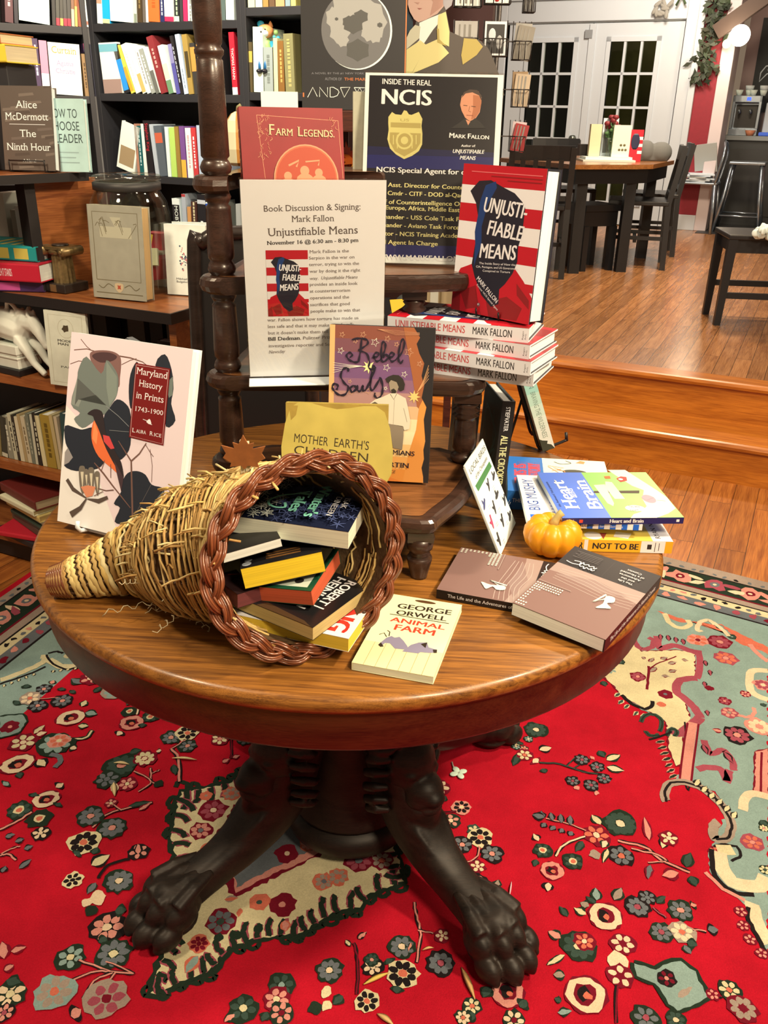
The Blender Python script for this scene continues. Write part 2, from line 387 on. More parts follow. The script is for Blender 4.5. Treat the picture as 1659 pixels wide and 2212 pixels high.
ext = MB(); ext.box(-3.6, -2.3, 10.4, 10.45, 0, 2.6, C('#0c0b08', .9)); ext.box(-2.3, -1.05, 10.4, 10.45, 0, 2.6, C('#5c4f26', .9, noise=.3, nscale=3))  # near-black sheet stands in for the night dark; olive part is the outer wall
struct(place(ext.build('exterior_night_and_wall'), RZ))
PANE = glass('door_pane', (.75, .78, .72), .02)
def door(name, a0, a1, g0, g1):
    mb = MB(); z0, z1 = UP+.01, 2.125; y0, y1 = DOOR_B+.005, DOOR_B+.05; gz0, gz1 = .545, 1.99
    mb.box(a0, g0, y0, y1, z0, z1, WHITE); mb.box(g1, a1, y0, y1, z0, z1, WHITE); mb.box(g0, g1, y0, y1, z0, gz0, WHITE); mb.box(g0, g1, y0, y1, gz1, z1, WHITE)
    for s in (g0, g1): mb.box(s-.02, s+.02, y0-.012, y0, gz0-.02, gz1+.02, WHITE)
    for s in (gz0, gz1): mb.box(g0-.02, g1+.02, y0-.012, y0, s-.02, s+.02, WHITE)
    for i in (1, 2): x = g0+(g1-g0)*i/3; mb.box(x-.011, x+.011, y0-.006, y1, gz0, gz1, WHITE)
    for i in range(1, 5): z = gz0+(gz1-gz0)*i/5; mb.box(g0, g1, y0-.006, y1, z-.011, z+.011, WHITE)
    d = struct(place(mb.build(name), RZ))
    MB().box(g0, g1, y0+.02, y0+.026, gz0, gz1, PANE).build('window_pane', d)
    return d
d1 = door('door_1', -3.06, -2.245, -2.87, -2.39); d2 = door('door_2', -2.235, -1.41, -2.08, -1.62)
MB().box(-2.27, -2.21, DOOR_B-.012, DOOR_B+.004, UP+.01, 2.12, WHITE).build('astragal', d2)
br = C('#8d8468', .3, 1); mb = MB()
mb.lathe([(.001, 0), (.03, 0), (.03, .012), (.012, .016), (.012, .04), (.028, .05), (.03, .065), (.015, .075), (.001, .076)], br, 14, RM(-2.33, DOOR_B, 1.13).inverted() @ RM(-2.33, DOOR_B, 1.13) @ Matrix.Translation((-2.33, DOOR_B, 1.13)) @ Matrix.Rotation(math.pi/2, 4, 'X'))
mb.build('deadbolt', d1)
mb = MB(); Mh = Matrix.Translation((-2.33, DOOR_B, .98)) @ Matrix.Rotation(math.pi/2, 4, 'X')
mb.lathe([(.001, 0), (.033, 0), (.033, .012), (.013, .018), (.013, .05), (.001, .052)], C('#c8b874', .25, 1), 14, Mh); mb.tube([(0, 0, .045), (-.04, -.005, .05), (-.11, -.012, .05)], [.012, .011, .008], C('#c8b874', .25, 1), 8, M=Mh)
mb.build('door_handle', d1)
MB().box(-2.31, -2.24, DOOR_B-.02, DOOR_B+.004, 2.0, 2.07, C('#8a8172', .4)).build('door_alarm', d1)

# ================================================================ ROUND TABLE
TX, TY, TZ = -0.0566, 1.3639, 0.69775
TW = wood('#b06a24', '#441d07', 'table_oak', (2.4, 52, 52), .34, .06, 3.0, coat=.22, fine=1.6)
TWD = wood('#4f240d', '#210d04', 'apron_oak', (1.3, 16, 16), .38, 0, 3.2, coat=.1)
DARKW = wood('#2a1d13', '#0f0b07', 'ebonised_oak', (3, 16, 16), .5, 0, 3.0, spec=.35)
tb = thing('pedestal_table', 'round golden oak pedestal table with dark lion paw legs on the red rug', 'table', (TX, TY, 0))
R0 = .52
MB().lathe([(.001, TZ-.028), (R0-.02, TZ-.028), (R0-.006, TZ-.026), (R0, TZ-.018), (R0, TZ-.009), (R0-.003, TZ-.003), (R0-.009, TZ), (.3, TZ), (.001, TZ)], TW, 128).build('tabletop', tb)
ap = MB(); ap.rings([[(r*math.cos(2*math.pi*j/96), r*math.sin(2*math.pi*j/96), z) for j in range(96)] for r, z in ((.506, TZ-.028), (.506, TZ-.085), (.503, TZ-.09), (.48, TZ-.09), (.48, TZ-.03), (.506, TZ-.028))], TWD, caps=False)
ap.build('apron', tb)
MB().lathe([(.001, .60), (.2, .60), (.2, .575), (.13, .55), (.1, .5), (.098, .2), (.105, .12), (.12, .09), (.12, .085), (.001, .085)], DARKW, 40).build('column', tb)
MB().lathe([(.001, .085), (.095, .085), (.125, .075), (.135, .055), (.13, .035), (.11, .022), (.08, .018), (.001, .018)], DARKW, 40).build('base_ring', tb)
def leg(ang):
    M = Matrix.Translation((0, 0, .0062)) @ Matrix.Rotation(ang, 4, 'Z')
    lg = MB(M)
    path = [(.085, .32), (.12, .285), (.15, .225), (.172, .172), (.205, .137), (.255, .105), (.30, .086), (.345, .072), (.38, .062)]
    wid = [.04, .05, .05, .048, .046, .040, .035, .034, .036]; hei = [.05, .055, .06, .058, .05, .042, .037, .036, .036]
    rr = []
    P = smooth([(x, 0, z) for x, z in path], 5); n = len(P)
    for i, p in enumerate(P):
        t = Vector(P[min(i+1, n-1)]) - Vector(P[max(i-1, 0)]); t.normalize(); nn = Vector((0, 1, 0)); up = nn.cross(t)
        f = i/(n-1)*(len(wid)-1); k = min(int(f), len(wid)-2); w = wid[k]+(wid[k+1]-wid[k])*(f-k); h = hei[k]+(hei[k+1]-hei[k])*(f-k)
        ring = []
        for j in range(20):
            a = 2*math.pi*j/20; c, s = math.cos(a), math.sin(a)
            q = Vector(p) + nn*(w*c*(abs(c)**-.25 if abs(c) > .05 else 1)) + up*(h*s*(abs(s)**-.25 if abs(s) > .05 else 1))
            ring.append(tuple(q))
        rr.append(ring)
    lg.rings(rr, DARKW)
    for y in (-.03, -.01, .012, .032):      # carved ridges and a scroll below the head
        lg.tube([(.205+abs(y)*.2, y*.9, .182), (.232, y*1.0, .163), (.262, y*.8, .140), (.295, y*.5, .118)], [.007, .009, .007, .002], DARKW, 8)
    lg.tube([(.13, 0, .235), (.185, 0, .210), (.218, 0, .188), (.228, 0, .165)], [.04, .046, .036, .018], DARKW, 14)
    o = lg.build('leg', tb, remesh=.0042)
    pw = MB(M)
    pw.ell((.395, 0, .058), (.05, .052, .046), DARKW)
    for y, x, r in ((-.043, .415, .024), (-.0155, .436, .026), (.0155, .436, .026), (.043, .415, .024)):
        pw.ell((x-.012, y*1.02, .058), (r*1.25, r*.72, r*1.15), DARKW); pw.ell((x+.018, y*1.1, .031), (r*1.15, r*.74, r*.98), DARKW)
        pw.ell((x+.036, y*1.12, .02), (.012, .008, .011), DARKW)
        pw.tube([(.33, y*.55, .098), (.37, y*.8, .094), (x-.005, y, .08)], [.009, .013, .016], DARKW, 8)
    pw.ell((.40, 0, .022), (.045, .05, .016), DARKW)
    pw.build('paw', o, remesh=.0032)
    hd = MB(M @ Matrix.Translation((.008, 0, -.066)))
    hd.ell((.155, 0, .335), (.055, .052, .062), DARKW); hd.ell((.20, 0, .30), (.042, .036, .034), DARKW)     # skull, muzzle
    hd.ell((.232, 0, .298), (.018, .02, .015), DARKW); hd.ell((.215, 0, .272), (.026, .028, .014), DARKW)     # nose, jaw
    for s in (-1, 1):
        hd.ell((.203, s*.02, .289), (.026, .018, .018), DARKW); hd.ell((.19, s*.024, .337), (.017, .014, .009), DARKW); hd.ell((.196, s*.024, .325), (.008, .009, .007), DARKW)
        hd.ell((.145, s*.05, .382), (.014, .01, .02), DARKW)
        for k in range(7):
            a = -.9 + k*.42; cy, cz = s*(.048+.016*math.cos(a)), .315+.075*math.sin(a)
            hd.tube([(.172, cy*.85, cz), (.155, cy*1.15, cz), (.135, cy*1.2, cz-.010), (.115, cy*1.05, cz-.022)], [.006, .010, .009, .003], DARKW, 7)
    for k in range(5): hd.tube([(.175, (k-2)*.016, .39), (.15, (k-2)*.02, .405), (.115, (k-2)*.02, .40), (.085, (k-2)*.018, .38)], [.007, .011, .011, .006], DARKW, 7)
    hd.tube([(.15, 0, .36), (.12, 0, .42), (.10, 0, .50), (.09, 0, .63)], [.04, .04, .035, .03], DARKW, 12)
    hd.build('lion_head', o, remesh=.0036)
for k in range(4): leg(math.radians(-139.95+90*k))

# ================================================================ TIERED STAND ON THE TABLE
S1, S2, S3, S4 = .803, .948, 1.100, 1.243
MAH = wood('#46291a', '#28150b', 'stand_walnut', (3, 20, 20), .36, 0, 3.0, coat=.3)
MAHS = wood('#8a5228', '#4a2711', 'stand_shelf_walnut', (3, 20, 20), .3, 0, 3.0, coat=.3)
st = thing('tiered_display_stand', 'dark wooden tiered display stand with turned posts standing on the oak table', 'display stand', (0, 0, 0))
PX, PY = -.2555, 1.37
def arc(cx, cy, r, a0, a1, n=8): return [(cx+r*math.cos(math.radians(a0+(a1-a0)*i/n)), cy+r*math.sin(math.radians(a0+(a1-a0)*i/n))) for i in range(n+1)]
def shelf(poly, z, th=.024, top=MAHS):
    mb = MB(); n = len(poly); cx = sum(p[0] for p in poly)/n; cy = sum(p[1] for p in poly)/n
    def off(k): return [(x-(x-cx)/math.hypot(x-cx, y-cy)*k, y-(y-cy)/math.hypot(x-cx, y-cy)*k) for x, y in poly]
    prof = [(.010, -th), (.003, -th+.004), (0, -th*.55), (.002, -.005), (.006, -.001), (.010, 0)]
    mb.rings([[(x, y, z+dz) for x, y in off(k)] for k, dz in prof], MAH, smooth=False, caps=False)
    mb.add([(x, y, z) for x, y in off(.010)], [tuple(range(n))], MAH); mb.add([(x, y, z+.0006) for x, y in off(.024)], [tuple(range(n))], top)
    mb.add([(x, y, z-th) for x, y in off(.010)], [tuple(reversed(range(n)))], MAH)
    return mb.build('shelf', st)
pole = arc(PX, PY, .036, 110, 270, 12)
shelf(pole + smooth([(-.232, 1.30), (-.222, 1.2), (-.205, 1.148)], 4) + smooth([(-.19, 1.138), (-.06, 1.138), (.055, 1.120), (.077, 1.130)], 4) + smooth([(.083, 1.142), (.125, 1.22), (.158, 1.325)], 5) + arc(.131, 1.36, .034, -20, 70, 5) + [(.10, 1.43), (-.2, 1.43)], S1)
shelf(pole + smooth([(-.235, 1.338), (-.1, 1.335), (.10, 1.325)], 4) + arc(.125, 1.36, .036, -80, 10, 6) + [(.160, 1.60), (.13, 1.63), (-.24, 1.63)], S2)
shelf(pole + smooth([(-.235, 1.342), (-.12, 1.375), (.02, 1.385), (.10, 1.40)], 4) + arc(.105, 1.44, .036, -70, 10, 5) + [(.14, 1.62), (-.24, 1.63)], S3, .026)
shelf(pole + smooth([(-.236, 1.342), (-.250, 1.40), (-.245, 1.45), (-.215, 1.488), (-.10, 1.51)], 4) + [(-.01, 1.51), (.0, 1.53), (.0, 1.65), (-.24, 1.66)], S4)
pp = []
def turned(z0, z1, r):     # one turned length of post between two shelves
    h = z1-z0
    return [(r*.8, z0), (r*.98, z0+.004), (r*1.06, z0+.009), (r*.98, z0+.015), (r*.80, z0+.021), (r*.97, z0+.025), (r*1.0, z0+h*.3), (r*.95, z0+h*.6), (r*.9, z1-.024), (r*.92, z1-.02), (r*.74, z1-.016), (r*.9, z1-.010), (r*.98, z1-.006), (r*.85, z1)]
prof = [(.001, TZ+.0005), (.012, TZ+.0005), (.018, TZ+.03), (.016, TZ+.05), (.02, TZ+.055), (.02, S1-.024)]
for z0, z1 in ((S1, S2-.024), (S2, S3-.026), (S3, S4-.024)): prof += turned(z0, z1, .0205)
z = S4; r = .0205
prof += [(r*.8, z), (r*1.05, z+.004), (r*1.15, z+.011), (r*1.0, z+.018), (r*.85, z+.022), (r*1.02, z+.026), (r*.95, z+.12), (r*.92, z+.150), (r*.8, z+.153), (r*1.0, z+.158), (r*1.02, z+.163), (r*.8, z+.168), (r*.92, z+.172), (r*1.0, z+.20), (r*.9, z+.45), (r*.5, z+.47), (.001, z+.48)]
MB(Matrix.Translation((PX, PY, 0))).lathe(prof, MAH, 20).build('pole', st)
def post(x, y, z0, z1, r=.018):
    h = z1-z0; mb = MB(Matrix.Translation((x, y, 0)))
    mb.lathe([(.001, z0), (r*.9, z0), (r*1.2, z0+h*.06), (r*1.1, z0+h*.12), (r*.75, z0+h*.16), (r*1.0, z0+h*.2), (r*1.05, z0+h*.3), (r*.95, z0+h*.6), (r*.85, z0+h*.64), (r*1.2, z0+h*.68), (r*.9, z0+h*.71), (r*1.2, z0+h*.75), (r*.85, z0+h*.79), (r*1.1, z0+h*.83), (r*.8, z0+h*.89), (.001, z0+h*.9)], MAH, 18)
    mb.box(-r*1.15, r*1.15, -r*1.15, r*1.15, z0+h*.88, z1, MAH); return mb.build('post', st)
post(.131, 1.36, S1, S2-.024, .019); post(.043, 1.425, S2, S3-.026, .017); post(-.03, 1.6, S3, S4-.024, .016)
def foot(x, y):
    z0, z1 = TZ+.0006, S1-.024; h = z1-z0; mb = MB(Matrix.Translation((x, y, 0)))
    mb.lathe([(.001, z0), (.0125, z0), (.013, z0+h*.05), (.019, z0+h*.36), (.0185, z0+h*.42), (.013, z0+h*.46), (.016, z0+h*.49), (.013, z0+h*.52), (.019, z0+h*.6), (.022, z0+h*.82), (.001, z0+h*.83)], MAH, 18)
    mb.box(-.019, .019, -.019, .019, z0+h*.8, z1, MAH); return mb.build('foot', st)
foot(.054, 1.15); foot(-.185, 1.15); foot(.12, 1.40)
# ================================================================ RUG
RUGZ = .006
def rugm(h, k=.8):
    m = C(h, .95, noise=.13, nscale=330, bump=.6, bscale=600, k=k, spec=.1, name='wool_'+h.strip('#')); nt = m.node_tree
    if 'wear' in nt.nodes: return m
    bs = nt.nodes['Principled BSDF']; src = bs.inputs['Base Color'].links[0].from_socket      # broad worn patches in the pile
    n = nt.nodes.new('ShaderNodeTexNoise'); n.name = 'wear'; n.inputs['Scale'].default_value = 7; n.inputs['Detail'].default_value = 8; n.inputs['Roughness'].default_value = .7
    tc = [x for x in nt.nodes if x.type == 'TEX_COORD'][0]; nt.links.new(tc.outputs['Object'], n.inputs['Vector'])
    r = nt.nodes.new('ShaderNodeMapRange'); r.inputs[1].default_value = .35; r.inputs[2].default_value = .7; r.inputs[3].default_value = .78; r.inputs[4].default_value = 1.08; nt.links.new(n.outputs['Fac'], r.inputs[0])
    mx = nt.nodes.new('ShaderNodeMix'); mx.data_type = 'RGBA'; mx.blend_type = 'MULTIPLY'; mx.inputs[0].default_value = 1; nt.links.new(src, mx.inputs[6]); nt.links.new(r.outputs[0], mx.inputs[7]); nt.links.new(mx.outputs[2], bs.inputs['Base Color'])
    return m
rR, rC, rG, rD, rS, rP, rO, rM, rB, rGy = rugm('#c01320'), rugm('#e2c487'), rugm('#3d4a38'), rugm('#231a16'), rugm('#8f9a80'), rugm('#e08a6c'), rugm('#d96a48'), rugm('#7d1420'), rugm('#a98a6c'), rugm('#6e6a60')
rY, rRo, rDg = rugm('#efc48e'), rugm('#a8484a'), rugm('#26301f')
rug = MB()
def rl(p, q, r, s):   # intersection of two floor lines given by two points each
    x1, y1, x2, y2, x3, y3, x4, y4 = *p[:2], *q[:2], *r[:2], *s[:2]
    d = (x1-x2)*(y3-y4)-(y1-y2)*(x3-x4)
    return (((x1*y2-y1*x2)*(x3-x4)-(x1-x2)*(x3*y4-y3*x4))/d, ((x1*y2-y1*x2)*(y3-y4)-(y1-y2)*(x3*y4-y3*x4))/d)
A0, A1 = Vector((-1.146, 2.26)), Vector((-1.106, 2.385)); B0, B1 = Vector((.941, 2.569)), Vector((1.213, 2.407))
cor = Vector(rl(A0, A1, B0, B1)); dl = (A0-A1).normalized(); dr = (B1-B0).normalized()
def rq(i, s): return cor + dr*s + dl*i
qL = cor + dl*2.6; qR = cor + dr*2.9; qF = qL + dr*2.9
rug.prism([tuple(cor), tuple(qL), tuple(qF), tuple(qR)], .0005, RUGZ, rR)
K = Ink(rug, Matrix.Translation((0, 0, RUGZ)), 5e-5, 1.2e-6); K.world = Matrix.Identity(4)
def jag(pts, amp=.0028, step=.008):
    out = []; n = len(pts)
    for i in range(n):
        a, b = pts[i], pts[(i+1) % n]; L = math.dist(a, b); m = max(1, int(L/step))
        for j in range(m):
            t = j/m; q = random.uniform(-amp, amp); dx, dy = (b[0]-a[0])/(L or 1), (b[1]-a[1])/(L or 1)
            out.append((a[0]+(b[0]-a[0])*t-dy*q, a[1]+(b[1]-a[1])*t+dx*q))
    return out
def rpoly(px, mat, amp=.003, ol=None, sm=0):
    pts = [K.uv(*p) for p in px]
    if sm: pts = smooth(pts, sm, True)
    if ol:
        K.line(jag(pts+[pts[0]], amp, .01), ol[0], ol[1])
    K.poly(jag(pts, amp), mat)
def rline(px, w, mat, sm=4, amp=.0015):
    pts = smooth([K.uv(*p) for p in px], sm); K.line([(x+random.uniform(-amp, amp), y+random.uniform(-amp, amp)) for x, y in pts], w, mat)
def sc(px, py): return math.dist(K.uv(px+1, py), K.uv(px, py))
def blob(u, v, r, mat, n=12, ry=None, rot=0, am=.16):
    ry = ry or r; pts = []
    for i in range(n):
        a = 2*math.pi*i/n; k = 1+random.uniform(-am, am); x, y = r*k*math.cos(a), ry*k*math.sin(a)
        pts.append((u+x*math.cos(rot)-y*math.sin(rot), v+x*math.sin(rot)+y*math.cos(rot)))
    K.poly(pts, mat)
def flower(px, py, r, pet, cen, out=None, n=7, inner=None):
    u, v = K.uv(px, py); r *= sc(px, py); o = out or rDg; a0 = random.random()
    blob(u, v, r*1.16, o, 18)
    for i in range(n):
        a = a0+2*math.pi*i/n; blob(u+r*.66*math.cos(a), v+r*.66*math.sin(a), r*.34, pet, 9, r*.27, a)
    if inner: blob(u, v, r*.5, inner, 10)
    blob(u, v, r*.3, cen, 8)
def bigring(px, py, r, ring=None, ry=1.0, rot=0):
    u, v = K.uv(px, py); r *= sc(px, py); blob(u, v, r*1.08, rM, 22, r*1.08*ry, rot, .08); blob(u, v, r, ring or rY, 22, r*ry, rot, .09)
    blob(u, v, r*.58, rM, 12, r*.58*ry, rot, .22); blob(u-r*.1, v, r*.4, rD, 10, r*.42*ry, rot, .3); blob(u+r*.08, v-r*.08, r*.22, rO, 8, am=.25)
def leaf(p0, p1, w, mat, out=None):
    a, b = K.uv(*p0), K.uv(*p1); L = math.dist(a, b); w *= sc(*p0); dx, dy = (b[0]-a[0])/L, (b[1]-a[1])/L
    for k, m in ((1.25, out or rDg), (.70, mat)):
        pts = []
        for i in range(7): t = i/6; pts.append((t, math.sin(math.pi*t**.8)*.5*w*k))
        pts = pts + [(t, -y) for t, y in reversed(pts[1:-1])]
        lo, hi = (0, 1) if k == 1 else (.12, .88)
        K.poly(jag([(a[0]+dx*L*(lo+(hi-lo)*t)-dy*y, a[1]+dy*L*(lo+(hi-lo)*t)+dx*y) for t, y in pts], .0012, .006), m)
def stem(px, mat=None, w=4): 
    m = sc(*px[0]); rline(px, w*1.9*m, rD); rline(px, w*m, mat or rP)
def spray(px, py, r, k=4, cols=None):  # a loose posy
    for i in range(k):
        a = random.random()*6.28; q = r*(.35+.5*random.random())
        random.choice((lambda: flower(px+q*math.cos(a), py+q*.7*math.sin(a), r*.3, random.choice((rGy, rC, rP, rS)), random.choice((rO, rP, rY)), None, 6),
                       lambda: leaf((px, py), (px+q*1.3*math.cos(a), py+q*math.sin(a)), r*.3, random.choice((rS, rG, rC, rP)))))()
# borders, inwards from the back edge: (from, to, colour)
def band(i0, i1, mat, both=True):
    if both: K.poly([tuple(rq(i0, i0)), tuple(rq(i0, 2.9)), tuple(rq(i1, 2.9)), tuple(rq(i1, i1))], mat)
    K.poly([tuple(rq(i0, i0)), tuple(rq(2.6, i0)), tuple(rq(2.6, i1)), tuple(rq(i1, i1))], mat)
band(.0, .055, rB); band(.0, .022, rR, False); band(.055, .062, rD); band(.062, .16, rDg); band(.16, .168, rM); band(.168, .195, rB); band(.195, .202, rD)
band(.202, .235, rC); band(.235, .275, rGy); band(.275, .283, rD); band(.283, .46, rS)
def row(i, step, fn, s0=.3, s1=2.8, side='R'):
    s = s0
    while s < s1:
        p = rq(i, s) if side == 'R' else rq(s, i)
        fn(p.x+random.uniform(-.006, .006), p.y+random.uniform(-.006, .006), s); s += step
def bf(u, v, s):
    m = random.choice((rP, rRo, rP, rO)); blob(u, v, .036, m, 12, am=.28); blob(u, v, .016, random.choice((rGy, rM)), 8); blob(u, v, .007, rY, 6)
def bl(u, v, s): blob(u, v, .028, random.choice((rY, rP, rRo)), 8, .011, random.random()*3, .3)
def dots(m, r):
    return lambda u, v, s: blob(u, v, r, random.choice(m), 8, r*.7, random.random()*3, .35)
for sd in 'RL':
    row(.11, .105, bf, .2, 2.8, sd); row(.095, .105, bl, .25, 2.8, sd); row(.125, .105, bl, .26, 2.8, sd)
    row(.04, .035, dots((rGy, rD, rGy), .009), .1, 2.8, sd); row(.218, .032, dots((rD, rGy, rP), .010), .3, 2.8, sd); row(.255, .05, dots((rRo, rP, rM), .015), .3, 2.8, sd)
# outline of the red field, right-hand corner piece
rpoly([(1180, 1300), (1411, 1305), (1659, 1395), (1659, 2060), (1618, 1960), (1600, 1945), (1560, 1920), (1530, 1880), (1535, 1830), (1555, 1790), (1570, 1750), (1545, 1710), (1500, 1690), (1455, 1690), (1480, 1650), (1470, 1600), (1440, 1560), (1380, 1530), (1330, 1490), (1300, 1430), (1250, 1380)], rS, .004)
rpoly([(1415, 1318), (1659, 1398), (1659, 1415), (1620, 1385), (1600, 1392), (1540, 1350), (1500, 1343), (1470, 1345), (1440, 1335)], rO, .003)
rpoly([(1540, 1350), (1560, 1352), (1600, 1392), (1659, 1412), (1659, 1398), (1560, 1350)], rO)
rpoly([(1290, 1450), (1330, 1380), (1370, 1385), (1385, 1408), (1460, 1405), (1500, 1410), (1500, 1460), (1460, 1470), (1455, 1490), (1475, 1505), (1490, 1550), (1475, 1590), (1480, 1650), (1462, 1655), (1445, 1620), (1440, 1560), (1400, 1535), (1345, 1505), (1325, 1480)], rC, .003, (.006, rM))
rline([(1362, 1352), (1372, 1388), (1385, 1402), (1408, 1398), (1412, 1385), (1402, 1378)], .016, rRo); rline([(1420, 1375), (1425, 1400), (1455, 1395), (1480, 1402), (1508, 1412)], .022, rRo)
rline([(1508, 1405), (1512, 1440), (1505, 1466)], .018, rRo); rline([(1505, 1466), (1470, 1470), (1460, 1492), (1478, 1508), (1500, 1530), (1512, 1550)], .022, rRo); rline([(1512, 1550), (1490, 1570), (1470, 1585), (1450, 1578)], .026, rRo)
for p in ((1425, 1368), (1442, 1370), (1458, 1374), (1474, 1378), (1522, 1424), (1532, 1445), (1520, 1470), (1526, 1532)): leaf(p, (p[0]+4, p[1]+18), 9, rRo, rD)
rline([(1478, 1560), (1490, 1700), (1478, 1690)], .004, rD); rline([(1495, 1562), (1480, 1690)], .022, rP, 3); rline([(1508, 1565), (1494, 1690)], .005, rM, 3); rline([(1484, 1562), (1468, 1690)], .005, rM, 3)
for q in ((1420, 1440, 1398, 1455, 12), (1400, 1432, 1415, 1420, 9), (1425, 1425, 1445, 1420, 10), (1440, 1435, 1465, 1430, 10), (1470, 1425, 1490, 1428, 9), (1440, 1452, 1465, 1448, 10), (1425, 1460, 1450, 1462, 9), (1395, 1425, 1385, 1418, 8)): leaf(q[:2], q[2:4], q[4], rB, rM)
rline([(1402, 1440), (1400, 1470), (1398, 1490)], .007, rM); rline([(1402, 1445), (1425, 1432), (1460, 1418)], .004, rM)
flower(1378, 1462, 15, rRo, rP, rM, 8); flower(1317, 1447, 14, rS, rO, rC, 6); flower(1437, 1500, 14, rM, rGy, rM, 6); blob(*K.uv(1428, 1522), .011, rO); flower(1340, 1430, 9, rG, rS); leaf((1300, 1470), (1310, 1485), 14, rG); leaf((1296, 1455), (1285, 1450), 10, rG)
rline([(1343, 1502), (1365, 1520), (1392, 1532), (1408, 1525), (1408, 1515)], .010, rD)
for x, y in ((1332, 1500), (1340, 1515), (1352, 1525), (1372, 1540), (1388, 1545)): leaf((x+8, y-4), (x-6, y+8), 9, rG, rC)
for p in ([(1385, 1560), (1395, 1545), (1415, 1545), (1430, 1560), (1425, 1580)], [(1395, 1580), (1405, 1590), (1425, 1588)], [(1440, 1590), (1450, 1575), (1462, 1580), (1458, 1592)]): rline(p, .011, rG); rline(p, .004, rDg)
rline([(1402, 1598), (1432, 1590), (1450, 1580)], .006, rD)
for i in range(7): leaf((1440+i*4, 1600+i*12), (1412+i*5, 1606+i*13), 10, rDg, rP)
flower(1507, 1383, 20, rO, rM, rP, 6); flower(1555, 1387, 22, rRo, rP, rM, 8); flower(1568, 1422, 22, rO, rP, rRo, 7); flower(1581, 1376, 9, rG, rS)
rline([(1545, 1350), (1530, 1340), (1512, 1345), (1506, 1360), (1515, 1365)], .014, rY); rline([(1435, 1325), (1445, 1345), (1470, 1357), (1490, 1350), (1485, 1340)], .016, rC); rline([(1540, 1345), (1560, 1360), (1575, 1375)], .012, rY)
rline([(1659, 1430), (1645, 1420), (1630, 1405), (1620, 1392)], .014, rP); rline([(1659, 1450), (1625, 1450), (1618, 1480), (1630, 1500), (1659, 1512)], .02, rY); flower(1648, 1480, 18, rRo, rY, rP, 8)
for q in ((1532, 1487, 8, rM, rM), (1565, 1515, 12, rRo, rP), (1610, 1500, 10, rP, rRo), (1575, 1540, 16, rP, rB), (1545, 1840, 13, rO, rP)): flower(q[0], q[1], q[2], q[3], q[4], rM if q[2] < 14 else rRo, 6)
rline([(1595, 1545), (1615, 1550), (1630, 1540), (1628, 1530)], .010, rP); leaf((1640, 1525), (1659, 1522), 10, rG); flower(1592, 1588, 26, rRo, rP, rD, 8); leaf((1562, 1582), (1535, 1575), 14, rP, rM); flower(1640, 1570, 24, rY, rP, rP, 8)
rline([(1520, 1600), (1535, 1630), (1560, 1620), (1580, 1640), (1585, 1665)], .016, rRo); rline([(1505, 1662), (1530, 1658), (1560, 1665), (1570, 1690), (1575, 1665)], .018, rRo); leaf((1515, 1605), (1530, 1635), 12, rRo, rD); leaf((1560, 1620), (1588, 1655), 14, rRo, rD)
rpoly([(1632, 1625), (1659, 1618), (1659, 1725), (1630, 1715)], rP, .002, (.006, rM)); rline([(1645, 1625), (1643, 1718)], .005, rM); rline([(1605, 1750), (1608, 1725), (1630, 1715), (1659, 1722)], .02, rY); flower(1625, 1820, 20, rO, rP, rRo, 6); leaf((1640, 1770), (1659, 1790), 20, rG)
flower(1652, 1880, 12, rC, rG, rDg, 6); flower(1650, 1790, 10, rC, rP)
rline([(1440, 1732), (1436, 1715), (1445, 1695), (1470, 1690), (1510, 1700), (1545, 1725), (1572, 1760), (1580, 1790), (1568, 1812), (1545, 1812), (1540, 1790), (1552, 1775)], .020, rB); rline([(1440, 1732), (1436, 1715), (1445, 1695), (1470, 1690), (1510, 1700), (1545, 1725), (1572, 1760), (1580, 1790), (1568, 1812), (1545, 1812)], .006, rD)
for i in range(6): leaf((1500+i*16, 1700+i*14), (1512+i*16, 1682+i*14), 14, rC, rD)
rline([(1540, 1830), (1560, 1825), (1590, 1830), (1600, 1850), (1580, 1860)], .006, rD); rline([(1548, 1835), (1585, 1838)], .026, rC); rline([(1552, 1840), (1562, 1880), (1590, 1910), (1640, 1915), (1655, 1895)], .03, rY); rline([(1538, 1835), (1542, 1890), (1580, 1925), (1630, 1935)], .010, rD); rline([(1525, 1885), (1560, 1920), (1610, 1945)], .008, rP)
rline([(1625, 1950), (1630, 1985), (1650, 2020), (1659, 2040)], .026, rY); rline([(1615, 1960), (1618, 1990), (1640, 2030), (1655, 2060)], .008, rD)
for p in ((1600, 1970), (1605, 2000), (1620, 2030), (1645, 2060)): flower(p[0], p[1], 12, rP, rM, rM, 5)
# left-hand corner piece
rpoly([(165, 1372), (215, 1400), (200, 1432), (150, 1440), (105, 1425), (80, 1440), (40, 1462), (0, 1478), (0, 1462), (60, 1436), (100, 1412), (140, 1385)], rS, .003)
rline([(0, 1470), (50, 1452), (92, 1432), (98, 1420), (88, 1420)], .018, rC); rline([(105, 1425), (130, 1440), (165, 1438), (190, 1422)], .022, rC); rline([(100, 1415), (115, 1435), (150, 1446), (195, 1430)], .006, rD); rline([(0, 1478), (60, 1458), (100, 1440)], .006, rD); rline([(105, 1412), (120, 1408), (136, 1412)], .008, rD)
leaf((145, 1425), (150, 1408), 16, rC, rC)
for i in range(5): leaf((118+i*16, 1447-i*2), (112+i*16, 1455-i*2), 8, rC, rD); leaf((10+i*16, 1478-i*6), (8+i*16, 1486-i*6), 7, rC, rD)
